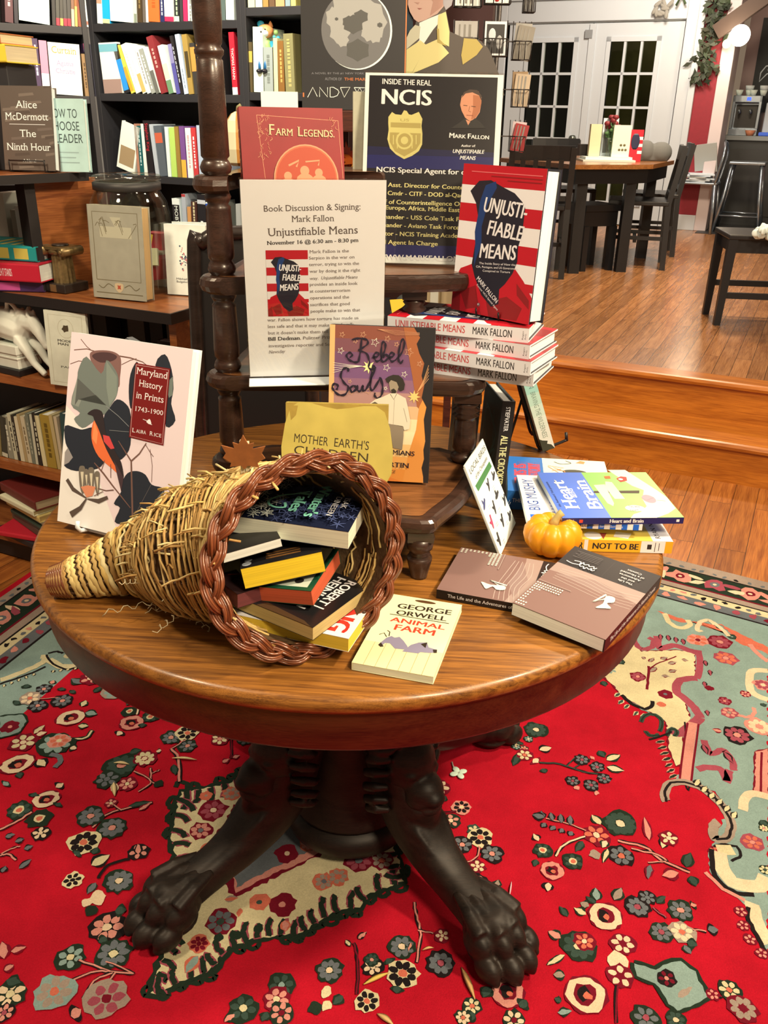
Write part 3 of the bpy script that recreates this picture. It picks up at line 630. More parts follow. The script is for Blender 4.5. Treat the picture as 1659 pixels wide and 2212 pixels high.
# central medallion
MED = [(571, 1660), (500, 1690), (440, 1706), (393, 1711), (382, 1744), (371, 1810), (388, 1870), (380, 1960), (366, 2010), (356, 2060), (326, 2150), (360, 2140), (399, 2116), (455, 2098), (493, 2049), (545, 2030), (593, 2021), (648, 2018), (690, 1988), (740, 1965), (775, 1960), (800, 1930), (870, 1905), (860, 1860), (840, 1800), (900, 1650), (700, 1600)]
rpoly(MED, rC, .004, (.022, rDg))
rpoly([(470, 1800), (505, 1740), (620, 1690), (860, 1680), (830, 1800), (720, 1835), (610, 1890), (505, 1942), (480, 1900)], rM, .004); rpoly([(485, 1805), (515, 1755), (620, 1700), (850, 1690), (820, 1795), (700, 1840), (600, 1885), (510, 1930)], rP, .003); rpoly([(495, 1810), (525, 1765), (620, 1710), (845, 1697), (812, 1790), (690, 1830), (590, 1875), (512, 1918)], rGy, .003)
def hooks(px, every, size, flip=1):
    n = len(px)
    for i in range(n-1):
        (x0, y0), (x1, y1) = px[i], px[i+1]; L = math.dist(px[i], px[i+1]); m = max(1, round(L/every))
        for j in range(m):
            t = (j+.5)/m; x, y = x0+(x1-x0)*t, y0+(y1-y0)*t; nx, ny = (y1-y0)/L*flip, -(x1-x0)/L*flip; tx, ty = (x1-x0)/L, (y1-y0)/L; s = size*random.uniform(.8, 1.2); h = s*.35
            o = [(x, y), (x+nx*s*.6+tx*h*.2, y+ny*s*.6+ty*h*.2), (x+nx*s+tx*h, y+ny*s+ty*h)]
            rline(o, 17*sc(x, y), rRo); rline(o, 12*sc(x, y), rDg)
            q = [(x, y), (x-nx*s*.4, y-ny*s*.4), (x-nx*s*.55+tx*h*1.2, y-ny*s*.55+ty*h*1.2), (x-nx*s*.3+tx*h*1.8, y-ny*s*.3+ty*h*1.8)]
            if random.random() < .7: rline(q, 11*sc(x, y), rDg)
hooks(MED[:7], 30, 34, 1); hooks(MED[6:12], 30, 30, 1); hooks(MED[11:23], 31, 34, 1); hooks(MED[22:25], 28, 32, 1)
for p in ((461, 1751, 27, rRo, rY), (433, 1795, 22, rP, rGy), (455, 1835, 18, rP, rC), (610, 1955, 26, rM, rP), (560, 1950, 20, rO, rG), (477, 1992, 30, rGy, rG), (430, 2040, 20, rM, rM), (775, 1860, 28, rRo, rGy), (700, 1905, 20, rB, rGy), (730, 1895, 20, rB, rO), (500, 1715, 18, rB, rO), (540, 1700, 16, rO, rGy), (620, 1845, 22, rM, rY), (665, 1825, 16, rP, rM), (825, 1860, 22, rB, rO), (445, 1720, 12, rO, rB)): flower(p[0], p[1], p[2], p[3], p[4], rM if p[2] > 21 else rO, 7)
leaf((432, 2060), (395, 2110), 26, rS, rO); leaf((615, 1985), (618, 2018), 20, rP, rO); leaf((480, 1945), (520, 1940), 14, rO, rB); leaf((520, 1960), (515, 1985), 10, rO, rO)
for q in ((470, 2040), (510, 2035), (555, 2020)): leaf(q, (q[0]+6, q[1]-28), 18, rDg, rDg)
# field flowers, right
flower(1158, 1577, 22, rG, rY, rDg, 9); spray(1135, 1610, 30, 5); leaf((1125, 1625), (1105, 1660), 16, rG); leaf((1160, 1622), (1195, 1615), 22, rY, rD); leaf((1150, 1640), (1165, 1650), 26, rY, rM); flower(1133, 1632, 16, rC, rO, rM, 6)
stem([(1165, 1648), (1210, 1652), (1260, 1668), (1310, 1675)], rG, 3); stem([(1225, 1655), (1245, 1635)], rG, 2); stem([(1240, 1660), (1275, 1640)], rG, 2)
for p in ((1257, 1642, 14), (1290, 1658, 14), (1237, 1688, 13), (1277, 1697, 15), (1305, 1683, 14)): flower(p[0], p[1], p[2], rGy, rRo, rD, 6)
leaf((1305, 1645), (1345, 1630), 20, rC); leaf((1305, 1657), (1355, 1668), 22, rY); leaf((1290, 1620), (1310, 1640), 16, rG); leaf((1240, 1698), (1252, 1708), 12, rP, rP); leaf((1282, 1712), (1296, 1716), 12, rP, rP); leaf((1170, 1660), (1180, 1672), 16, rG); leaf((1275, 1640), (1285, 1636), 10, rP, rP)
flower(1340, 1780, 33, rG, rY, rDg, 11); flower(1288, 1805, 26, rO, rY, rM, 6); flower(1342, 1850, 25, rGy, rO, rD, 7); leaf((1300, 1785), (1275, 1758), 22, rC); leaf((1300, 1845), (1268, 1850), 22, rB, rB); leaf((1315, 1830), (1300, 1870), 14, rC); leaf((1310, 1815), (1300, 1835), 18, rY)
stem([(1265, 1795), (1225, 1780), (1180, 1770)], rP, 3)
for i in range(4): leaf((1175+i*19, 1772+i*5), (1168+i*21, 1750+i*3), 14, rGy, rD); leaf((1180+i*19, 1778+i*6), (1168+i*20, 1790+i*6), 14, rGy, rD)
leaf((1180, 1768), (1145, 1760), 22, rGy, rD); stem([(1265, 1808), (1220, 1825), (1200, 1850)], rY, 4); leaf((1262, 1815), (1240, 1845), 16, rG)
flower(1172, 1838, 18, rG, rO, rDg, 6, rC); flower(1238, 1862, 20, rG, rO, rDg, 6, rC); bigring(1193, 1882, 24, rP); leaf((1165, 1820), (1150, 1800), 18, rY, rD); leaf((1185, 1905), (1182, 1930), 22, rY, rD); leaf((1160, 1855), (1152, 1875), 14, rG)
stem([(1335, 1818), (1390, 1830), (1430, 1860), (1490, 1885)], rP, 5); stem([(1365, 1835), (1420, 1848), (1440, 1862)], rP, 4); stem([(1400, 1865), (1440, 1862)], rP, 3); leaf((1405, 1825), (1390, 1758), 18, rP, rM); leaf((1430, 1840), (1442, 1790), 20, rC, rD); flower(1445, 1812, 18, rC, rY, rM, 5); leaf((1480, 1880), (1492, 1838), 24, rG); leaf((1490, 1890), (1505, 1920), 22, rG); leaf((1470, 1885), (1425, 1895), 28, rP, rM); leaf((1405, 1865), (1398, 1905), 16, rGy, rM)
bigring(1307, 1980, 34, rY, 1.0); leaf((1290, 1950), (1285, 1915), 22, rS); leaf((1325, 1950), (1345, 1915), 24, rB); leaf((1275, 1960), (1250, 1950), 24, rB); leaf((1270, 1980), (1235, 1960), 20, rC); leaf((1230, 1985), (1205, 1955), 16, rG); leaf((1290, 1955), (1262, 1935), 14, rG)
flower(1377, 1960, 24, rGy, rRo, rD, 8); flower(1398, 1940, 17, rGy, rGy, rD, 6); leaf((1415, 1955), (1440, 1935), 16, rG); stem([(1410, 1962), (1440, 1985)], rRo, 3); flower(1470, 1968, 24, rGy, rP, rDg, 7); leaf((1490, 1958), (1505, 1955), 18, rP); flower(1428, 2015, 22, rGy, rRo, rDg, 7); flower(1473, 2015, 24, rY, rO, rB, 7); leaf((1480, 2035), (1510, 2045), 24, rG); leaf((1525, 2010), (1555, 2010), 26, rGy, rD); stem([(1495, 2008), (1525, 2014)], rP, 3); leaf((1475, 2040), (1495, 2065), 18, rGy)
flower(1250, 2045, 34, rG, rC, rDg, 8); leaf((1215, 2030), (1180, 2010), 24, rP); flower(1262, 2035, 20, rO, rY, rM, 6); leaf((1225, 2060), (1175, 2090), 14, rC); flower(1345, 2040, 24, rY, rM, rM, 6); blob(*K.uv(1333, 2078), .02, rY); flower(1340, 2110, 26, rY, rM, rM, 5); stem([(1333, 2130), (1330, 2212)], rM, 4); leaf((1225, 2110), (1190, 2105), 22, rB)
rpoly([(1370, 2082), (1415, 2095), (1440, 2082), (1470, 2078), (1500, 2100), (1510, 2120), (1530, 2155), (1490, 2175), (1465, 2185), (1445, 2170), (1415, 2125), (1375, 2110)], rS, .002, (.014, rDg)); flower(1440, 2115, 18, rM, rP, rD, 5)
leaf((1460, 2160), (1500, 2130), 22, rB, rS); bigring(1265, 2150, 43, rY, 1.0); leaf((1200, 2190), (1240, 2185), 18, rS); leaf((1215, 2165), (1195, 2158), 16, rG)
stem([(1530, 2155), (1560, 2155)], rM, 3); flower(1540, 2150, 12, rP, rM, rM, 5); flower(1575, 2140, 22, rC, rO, rDg, 6); flower(1605, 2180, 28, rB, rM, rM, 8); leaf((1400, 2212), (1385, 2175), 28, rGy); flower(1395, 2200, 26, rGy, rRo, rDg, 6); flower(1460, 2205, 20, rG, rY)
bigring(1097, 2145, 34, rP); flower(1020, 2175, 18, rC, rO, rDg, 6); leaf((1060, 2130), (1040, 2160), 26, rG); leaf((1120, 2180), (1140, 2160), 26, rG); flower(1110, 2205, 22, rY, rM, rDg, 6); leaf((1030, 2190), (1000, 2205), 26, rG); flower(1000, 2200, 16, rY, rO)
# field flowers, middle right (between the legs)
flower(948, 1702, 22, rY, rD, rM, 6); flower(925, 1737, 16, rGy, rP, rD, 6); flower(997, 1745, 18, rD, rC, rP, 7); flower(974, 1774, 18, rP, rY, rDg, 5); leaf((955, 1735), (962, 1718), 16, rG); stem([(935, 1765), (955, 1757), (985, 1755)], rM, 3)
flower(1025, 1795, 14, rC, rY, rG, 5); flower(1038, 1810, 24, rD, rO, rC, 7); flower(998, 1826, 21, rGy, rP, rD, 6); flower(1062, 1846, 22, rGy, rP, rD, 7); stem([(1035, 1830), (1028, 1855), (1000, 1865), (975, 1862)], rP, 3); flower(1032, 1873, 16, rC, rY, rM, 5)
flower(1030, 1912, 26, rP, rO, rD, 8); flower(1060, 1935, 24, rS, rP, rDg, 6); leaf((1070, 1920), (1078, 1900), 18, rB)
flower(868, 2047, 26, rGy, rY, rDg, 8); flower(952, 2047+35, 27, rGy, rRo, rD, 8); flower(955, 2023, 15, rY, rY, rM, 5); flower(870, 2105, 32, rD, rO, rC, 8); leaf((845, 2085), (835, 2070), 24, rG); leaf((860, 2130), (855, 2150), 26, rG); stem([(900, 2080), (908, 2020), (900, 1980), (895, 1950)], rP, 4); stem([(903, 2010), (935, 2018)], rP, 3); leaf((890, 2035), (880, 2060), 8, rP)
flower(805, 2090, 20, rY, rY, rD, 6); flower(803, 2075, 14, rG, rP); flower(793, 2165, 24, rD, rO, rC, 7); stem([(770, 2150), (773, 2080), (765, 2040)], rM, 4); flower(712, 2098, 26, rGy, rY, rDg, 8); leaf((745, 2150), (715, 2175), 22, rG); leaf((690, 2140), (720, 2150), 26, rC, rC); leaf((700, 2170), (660, 2190), 26, rDg, rDg); leaf((715, 2160), (695, 2190), 18, rC, rC)
flower(608, 2130, 26, rG, rS, rDg, 6); flower(598, 2160, 26, rP, rC, rM, 6); flower(608, 2190, 24, rP, rM, rDg, 6); leaf((580, 2185), (565, 2212), 22, rG); flower(525, 2180, 28, rG, rC, rDg, 6); leaf((510, 2190), (480, 2212), 18, rP); leaf((745, 2030), (760, 2050), 10, rC, rD); leaf((770, 2032), (795, 2012), 12, rP, rD)
# field flowers, left
flower(95, 1490, 15, rGy, rP, rD, 6); flower(65, 1510, 20, rY, rO, rB, 6); flower(82, 1526, 18, rGy, rP, rD, 6); flower(135, 1515, 20, rGy, rP, rD, 7); leaf((110, 1480), (118, 1470), 16, rP); leaf((130, 1495), (138, 1485), 16, rG); leaf((55, 1490), (60, 1478), 18, rG); leaf((150, 1500), (165, 1492), 16, rG); leaf((45, 1515), (28, 1525), 20, rG); stem([(85, 1512), (125, 1508)], rP, 2)
bigring(153, 1552, 30, rY, .8, .5); leaf((180, 1540), (215, 1545), 22, rS); leaf((175, 1530), (188, 1512), 18, rC); leaf((165, 1570), (195, 1570), 18, rC); rline([(150, 1600), (185, 1595), (200, 1580)], .012, rDg); rline([(150, 1600), (185, 1595), (200, 1580)], .005, rC)
rpoly([(0, 1550), (50, 1545), (58, 1560), (40, 1585), (0, 1595)], rS, .002, (.01, rDg)); flower(22, 1572, 17, rM, rP, rM, 5); flower(50, 1605, 26, rC, rY, rM, 6); leaf((70, 1590), (100, 1565), 20, rC, rM); leaf((75, 1590), (105, 1582), 20, rY, rM)
flower(120, 1608, 34, rS, rP, rDg, 7); flower(128, 1602, 20, rO, rC, rP, 6); leaf((150, 1615), (168, 1620), 18, rY); bigring(38, 1652, 36, rY, .75, .6); leaf((80, 1640), (100, 1660), 26, rC, rD); rline([(110, 1630), (132, 1640), (120, 1660)], .012, rGy); leaf((20, 1690), (5, 1700), 26, rS); leaf((40, 1668), (45, 1685), 16, rG)
leaf((180, 1480), (150, 1466), 22, rGy); flower(195, 1467, 20, rP, rY, rM, 4); leaf((205, 1480), (215, 1470), 20, rG); leaf((200, 1500), (225, 1480), 14, rG); flower(250, 1495, 26, rS, rP, rB, 8); leaf((205, 1450), (225, 1440), 14, rP)
flower(280, 1538, 15, rDg, rO, rDg, 6, rC); flower(325, 1550, 17, rG, rO, rDg, 6, rC); bigring(284, 1563, 24, rP); stem([(295, 1545), (302, 1520)], rY, 4); leaf((265, 1580), (252, 1592), 22, rY, rD); leaf((310, 1562), (305, 1575), 16, rG); leaf((345, 1552), (368, 1548), 16, rC); leaf((270, 1528), (295, 1508), 14, rG)
flower(370, 1595, 20, rGy, rP, rDg, 7); flower(405, 1585, 22, rD, rO, rC, 7); flower(405, 1613, 18, rGy, rP, rDg, 6); leaf((350, 1623), (335, 1625), 14, rY); stem([(370, 1620), (385, 1640), (388, 1690)], rP, 5); stem([(370, 1620), (400, 1600)], rP, 3); leaf((374, 1650), (380, 1680), 14, rG)
flower(475, 1598, 18, rC, rP, rM, 6); flower(530, 1600, 16, rGy, rP, rDg, 6); stem([(498, 1580), (500, 1640)], rM, 3); leaf((478, 1650), (498, 1640), 14, rP, rM); leaf((500, 1640), (520, 1632), 14, rP, rM)
flower(262, 1655, 32, rG, rP, rDg, 9); flower(313, 1640, 22, rC, rY, rM, 8); flower(232, 1685, 24, rGy, rGy, rDg, 6); leaf((275, 1630), (310, 1620), 18, rG); flower(275, 1695, 18, rP, rC, rM, 6); stem([(325, 1660), (328, 1690), (345, 1695)], rP, 3); stem([(290, 1668), (328, 1690), (300, 1712)], rP, 3); stem([(328, 1672), (345, 1665)], rP, 2); leaf((332, 1690), (355, 1700), 20, rDg, rDg); leaf((245, 1690), (250, 1720), 14, rY, rY)
stem([(200, 1790), (230, 1762), (265, 1750), (330, 1735)], rP, 4); leaf((270, 1745), (335, 1732), 14, rG); leaf((295, 1755), (330, 1735), 12, rP, rM); flower(240, 1737, 12, rP, rC, rM, 5); stem([(245, 1740), (262, 1752)], rP, 3); flower(196, 1765, 26, rGy, rP, rDg, 8); flower(243, 1790, 27, rGy, rP, rDg, 8); flower(181, 1822, 30, rD, rO, rC, 8); leaf((160, 1850), (175, 1840), 26, rG); leaf((200, 1850), (212, 1830), 18, rG)
leaf((190, 1875), (245, 1845), 32, rC, rD); stem([(212, 1900), (235, 1870), (280, 1858)], rD, 4); flower(157, 1903, 19, rD, rD, rC, 6); leaf((210, 1905), (185, 1938), 18, rGy); flower(258, 1905, 28, rGy, rY, rDg, 9); leaf((235, 1935), (185, 1950), 36, rY, rY); leaf((210, 1955), (182, 1985), 26, rDg, rDg); leaf((195, 1940), (180, 1965), 20, rY, rY); flower(300, 1842, 20, rP, rO, rD, 5); leaf((300, 1850), (298, 1822), 16, rP, rD)
flower(232, 2005, 34, rP, rY, rD, 7); leaf((245, 1970), (278, 1968), 30, rG); leaf((235, 2025), (210, 2040), 24, rG); flower(153, 2070, 28, rS, rC, rDg, 6); flower(245, 2062, 34, rGy, rC, rDg, 8); stem([(170, 2075), (240, 2100), (290, 2105)], rP, 4); stem([(155, 2120), (210, 2100), (240, 2102)], rP, 4); stem([(180, 2160), (205, 2120), (245, 2104)], rP, 4); stem([(225, 2140), (250, 2104)], rP, 4); stem([(230, 2080), (290, 2105)], rP, 3)
flower(118, 2145, 38, rB, rO, rS, 7); flower(230, 2160, 40, rRo, rM, rB, 6); leaf((150, 2200), (180, 2180), 40, rP, rD); flower(22, 2150, 32, rY, rC, rDg, 6); leaf((10, 2120), (50, 2125), 28, rG); leaf((10, 2080), (5, 2030), 26, rP, rM); leaf((20, 2060), (62, 2045), 20, rP, rM); leaf((5, 2100), (35, 2085), 20, rP, rM); flower(10, 2190, 20, rP, rRo, rD, 6)
bigring(100, 1728, 28, rY, .85, .5); flower(42, 1752, 24, rG, rO, rDg, 7, rC); flower(85, 1770, 24, rDg, rO, rDg, 7, rC); leaf((70, 1725), (78, 1713), 22, rG); stem([(0, 1795), (40, 1775), (70, 1755)], rP, 5); leaf((118, 1705), (140, 1692), 24, rY, rD); leaf((120, 1745), (132, 1735), 22, rG); flower(88, 1802, 18, rY, rY, rD, 5)
for q in ((8, 1812, 36, 1803), (30, 1822, 56, 1813), (50, 1838, 75, 1828), (38, 1882, 72, 1855), (2, 1890, 15, 1870)): leaf(q[:2], q[2:], 16, rGy, rD)
stem([(0, 1850), (25, 1835), (45, 1830)], rP, 3); stem([(0, 1850), (20, 1848), (35, 1860)], rP, 4)
ro = rug.build('rug'); tag(ro, 'large red Persian rug with floral medallion under the round table', 'rug')
# scraps on the rug
STRAW = C('#e2bd78', .8)
def scrap(p0, p1, wpx, lab, mat=STRAW, name='straw_scrap', cat='straw'):
    a, b = atz(*p0, RUGZ+.002), atz(*p1, RUGZ+.002); L = (b-a).length; w = wpx*sc(*p0); d = (b-a).normalized(); s = Vector((-d.y, d.x, 0)); mb = MB(Matrix.Translation((a+b)/2))
    rg = []
    for i in range(9):
        t = i/8; q = (t-.5)*L; ww = w*.5*math.sin(math.pi*(.06+.9*t)); z = .004*math.sin(math.pi*t)
        rg.append([tuple(d*q + s*x*ww + Vector((0, 0, z+zz))) for x, zz in ((-1, .0006), (0, 0), (1, .0006), (0, .0016))])
    mb.rings(rg, mat); tag(mb.build(name), lab, cat)
scrap((372, 1638), (425, 1642), 8, 'long cream straw lying on the red rug below the apron left side')
scrap((246, 1648), (280, 1652), 9, 'short cream straw on the rug flower left of the front legs')
scrap((248, 1720), (246, 1690), 12, 'curled yellow straw upright scrap on the grey rug flower at left')
scrap((785, 2127), (840, 2102), 13, 'yellow dry leaf on the rug left of the right front paw', C('#e0b24a', .7), 'dry_leaf', 'leaf')
scrap((997, 2090), (1026, 2160), 13, 'brown dry leaf lying in front of the right front paw', C('#d69a55', .7), 'dry_leaf', 'leaf')
scrap((815, 2190), (850, 2215), 14, 'yellow dry leaf on the rug at the bottom picture edge', C('#dca860', .7), 'dry_leaf', 'leaf')
scrap((912, 2053), (937, 2048), 7, 'small orange straw on the rug between the two front paws', C('#e0a860', .7))
scrap((1105, 1905), (1100, 1940), 4, 'thin pink thread lying on the rug right of the front leg', C('#e8b0a0', .7), 'thread', 'thread')
bl_ = MB(Matrix.Translation(atz(990, 1672, RUGZ)))
for k in range(4): a = k*1.57+.4; bl_.ell((.011*math.cos(a), .011*math.sin(a), .004), (.010, .0075, .002), C('#cfd3a8', .7), 6, rot=Matrix.Rotation(a, 3, 'Z'))
bl_.tube([(0, 0, .003), (-.01, .02, .004), (-.012, .035, .003)], .0018, C('#c8b090', .7), 5)
tag(bl_.build('fallen_blossom'), 'small pale green blossom on the rug beside the back right paw', 'flower')
# ================================================================ BOOKS AND SIGNS ON THE TABLE
T = TZ + .0008
BLK = C('#1b1613', .35); WHT = C('#f2dcc0', .5); INKB = C('#2a211c', .6); NAVY = C('#161a33', .4); UMR = C('#c3141f', .4); UMB = C('#17365f', .45); UMW = C('#f0dcc2', .45)
UMD = C('#1c1a22', .45); DRED = C('#8e1416', .45)
def um_cover(k, w, h, small=False):
    """striped cover with a hooded figure in an orange-red jacket"""
    k.rect(0, 0, w, h, UMW); s = h/15.2
    def X(a): return a*w
    def Y(a): return (1-a)*h
    for a, b in ((0, .135), (.255, .375), (.495, .615), (.735, .79)): k.rect(0, Y(b), w, Y(a), UMR)
    k.poly([(X(x), Y(y)) for x, y in ((0, .80), (.08, .70), (.22, .66), (.75, .64), (.88, .72), (1, .82), (1, 1), (0, 1))], UMR)
    for pts in (((.1, .86), (.3, .80), (.36, .95), (.2, .98)), ((.45, .9), (.7, .84), (.9, .9), (.85, .99), (.5, 1)), ((.8, .74), (.97, .84), (.98, .9), (.82, .82)), ((0, .9), (.1, .84), (.12, 1), (0, 1))): k.poly([(X(a), Y(b)) for a, b in pts], DRED)
    k.poly([(X(x), Y(y)) for x, y in ((.115, .175), (.215, .105), (.36, .095), (.50, .13), (.66, .165), (.76, .215), (.80, .25), (.80, .42), (.77, .50), (.78, .60), (.74, .68), (.66, .76), (.60, .80), (.61, .90), (.52, .93), (.38, .86), (.27, .74), (.22, .66), (.24, .52), (.22, .44), (.24, .33), (.2, .25))], UMD)
    k.poly([(X(x), Y(y)) for x, y in ((.25, .235), (.30, .13), (.42, .10), (.44, .14), (.35, .25), (.30, .40), (.32, .52), (.27, .62), (.25, .68), (.24, .52), (.22, .44), (.24, .33))], UMB)
    for t, cx, y, hh, ww in (('UNJUSTI-', .56, .31, .095, .52), ('FIABLE', .585, .455, .095, .42), ('MEANS', .53, .60, .095, .44)): k.text(t, X(cx), Y(y), hh*h, UMW, w=ww*w, ital=.12, rot=-.05 if t != 'MEANS' else .06, bold=.02)
    if not small:
        for t, y, ww in (('The Inside Story of How the', .64, .45), ('CIA, Pentagon, and US Government', .665, .52), ('Conspired to Torture', .69, .34)): k.text(t, X(.54), Y(y), .014*h, UMW, w=ww*w, rot=.08)
        k.text('MARK FALLON', X(.30), Y(.76), .032*h, UMW, w=.34*w, al='L', rot=-.62, bold=.01); k.text('Former NCIS Special Agent', X(.31), Y(.80), .014*h, UMW, w=.36*w, al='L', rot=-.62)
        for i, ww in enumerate((.85, .6, .4)): k.rect(X(.96-ww), Y(.05+i*.022), X(.96), Y(.044+i*.022), C('#e8655c', .5) if i == 0 else DRED)
        k.disc(X(.36), Y(.93), .018*w, C('#8d7a70', .3, .6)); k.disc(X(.355), Y(.928), .008*w, UMW)
        k.line([(X(.30), Y(.83)), (X(.40), Y(1))], .004*w, DRED)
def um_spine(k, L, t):
    k.rect(0, 0, L, t, C('#e5d2ba', .45)); k.text('UNJUSTIFIABLE MEANS', L*.06, t*.26, t*.52, C('#c7423a', .5), w=L*.50, al='L', bold=.01); k.text('MARK FALLON', L*.615, t*.26, t*.52, INKB, w=L*.27, al='L', bold=.01)
    k.text('Regan', L*.965, t*.2, L*.010, INKB, w=t*.6, al='L', rot=math.pi/2); k.text('Arts.', L*.983, t*.2, L*.010, INKB, w=t*.45, al='L', rot=math.pi/2)
def um_back(k, w, h): k.rect(0, 0, w, h, UMD)
UMF = [((.2147, 1.3128), (.3311, .9436), (.130, .2272), 3), ((.2159, 1.3002), (.4754, .8798), (.130, .2285), 2), ((.2172, 1.2868), (.4711, .8821), (.130, .2292), 1), ((.2263, 1.3058), (.4052, .9142), (.130, .2322), 0)]
for (p, q, d, lv), w_ in zip(UMF, ('topmost under the upright copy', 'second from the top', 'third from the top', 'bottom one on the shelf')):
    x = Vector((q[0], q[1], 0)).normalized(); z = Vector((0, 0, 1)); M = fr(Vector((p[0], p[1], S2+.0008+lv*.0222)), x, z.cross(x), z)
    book('hardcover_book', 'red and white striped hardcover in the lying stack, ' + w_, M, (d[0], d[1], .0218), UMW, '#f0e2c4', True, um_cover if lv == 3 else (lambda k, w, h: um_cover(k, w, h, True)), um_spine, um_back, 'striped hardcovers in a stack', inner=UMD)
um = pose((.1297, 1.4596, 1.0385), [[.7072, .0453, -.7055], [-.7070, .0444, -.7058], [-.0006, .9980, .0635]])
book('hardcover_book', 'upright red and white striped hardcover with hooded face standing on the stack', um, (.1567, .2212, .0367), UMW, '#efe0bd', True, um_cover, um_spine, um_back, inner=UMD)
ez = MB(um); wire = C('#2b2622', .35, .8)
for x in (.055, .10): ez.tube([(x, .11, -.012), (x, .004, -.004), (x, -.0045, .002), (x, -.0045, .038), (x, .010, .041)], .0016, wire, 6); 
ez.tube([(.055, .11, -.012), (.10, .11, -.012)], .0016, wire, 6); ez.tube([(.078, .10, -.012), (.078, .0, -.075)], .0016, wire, 6)
tag(ez.build('book_easel'), 'thin black wire easel holding the upright striped hardcover', 'easel')

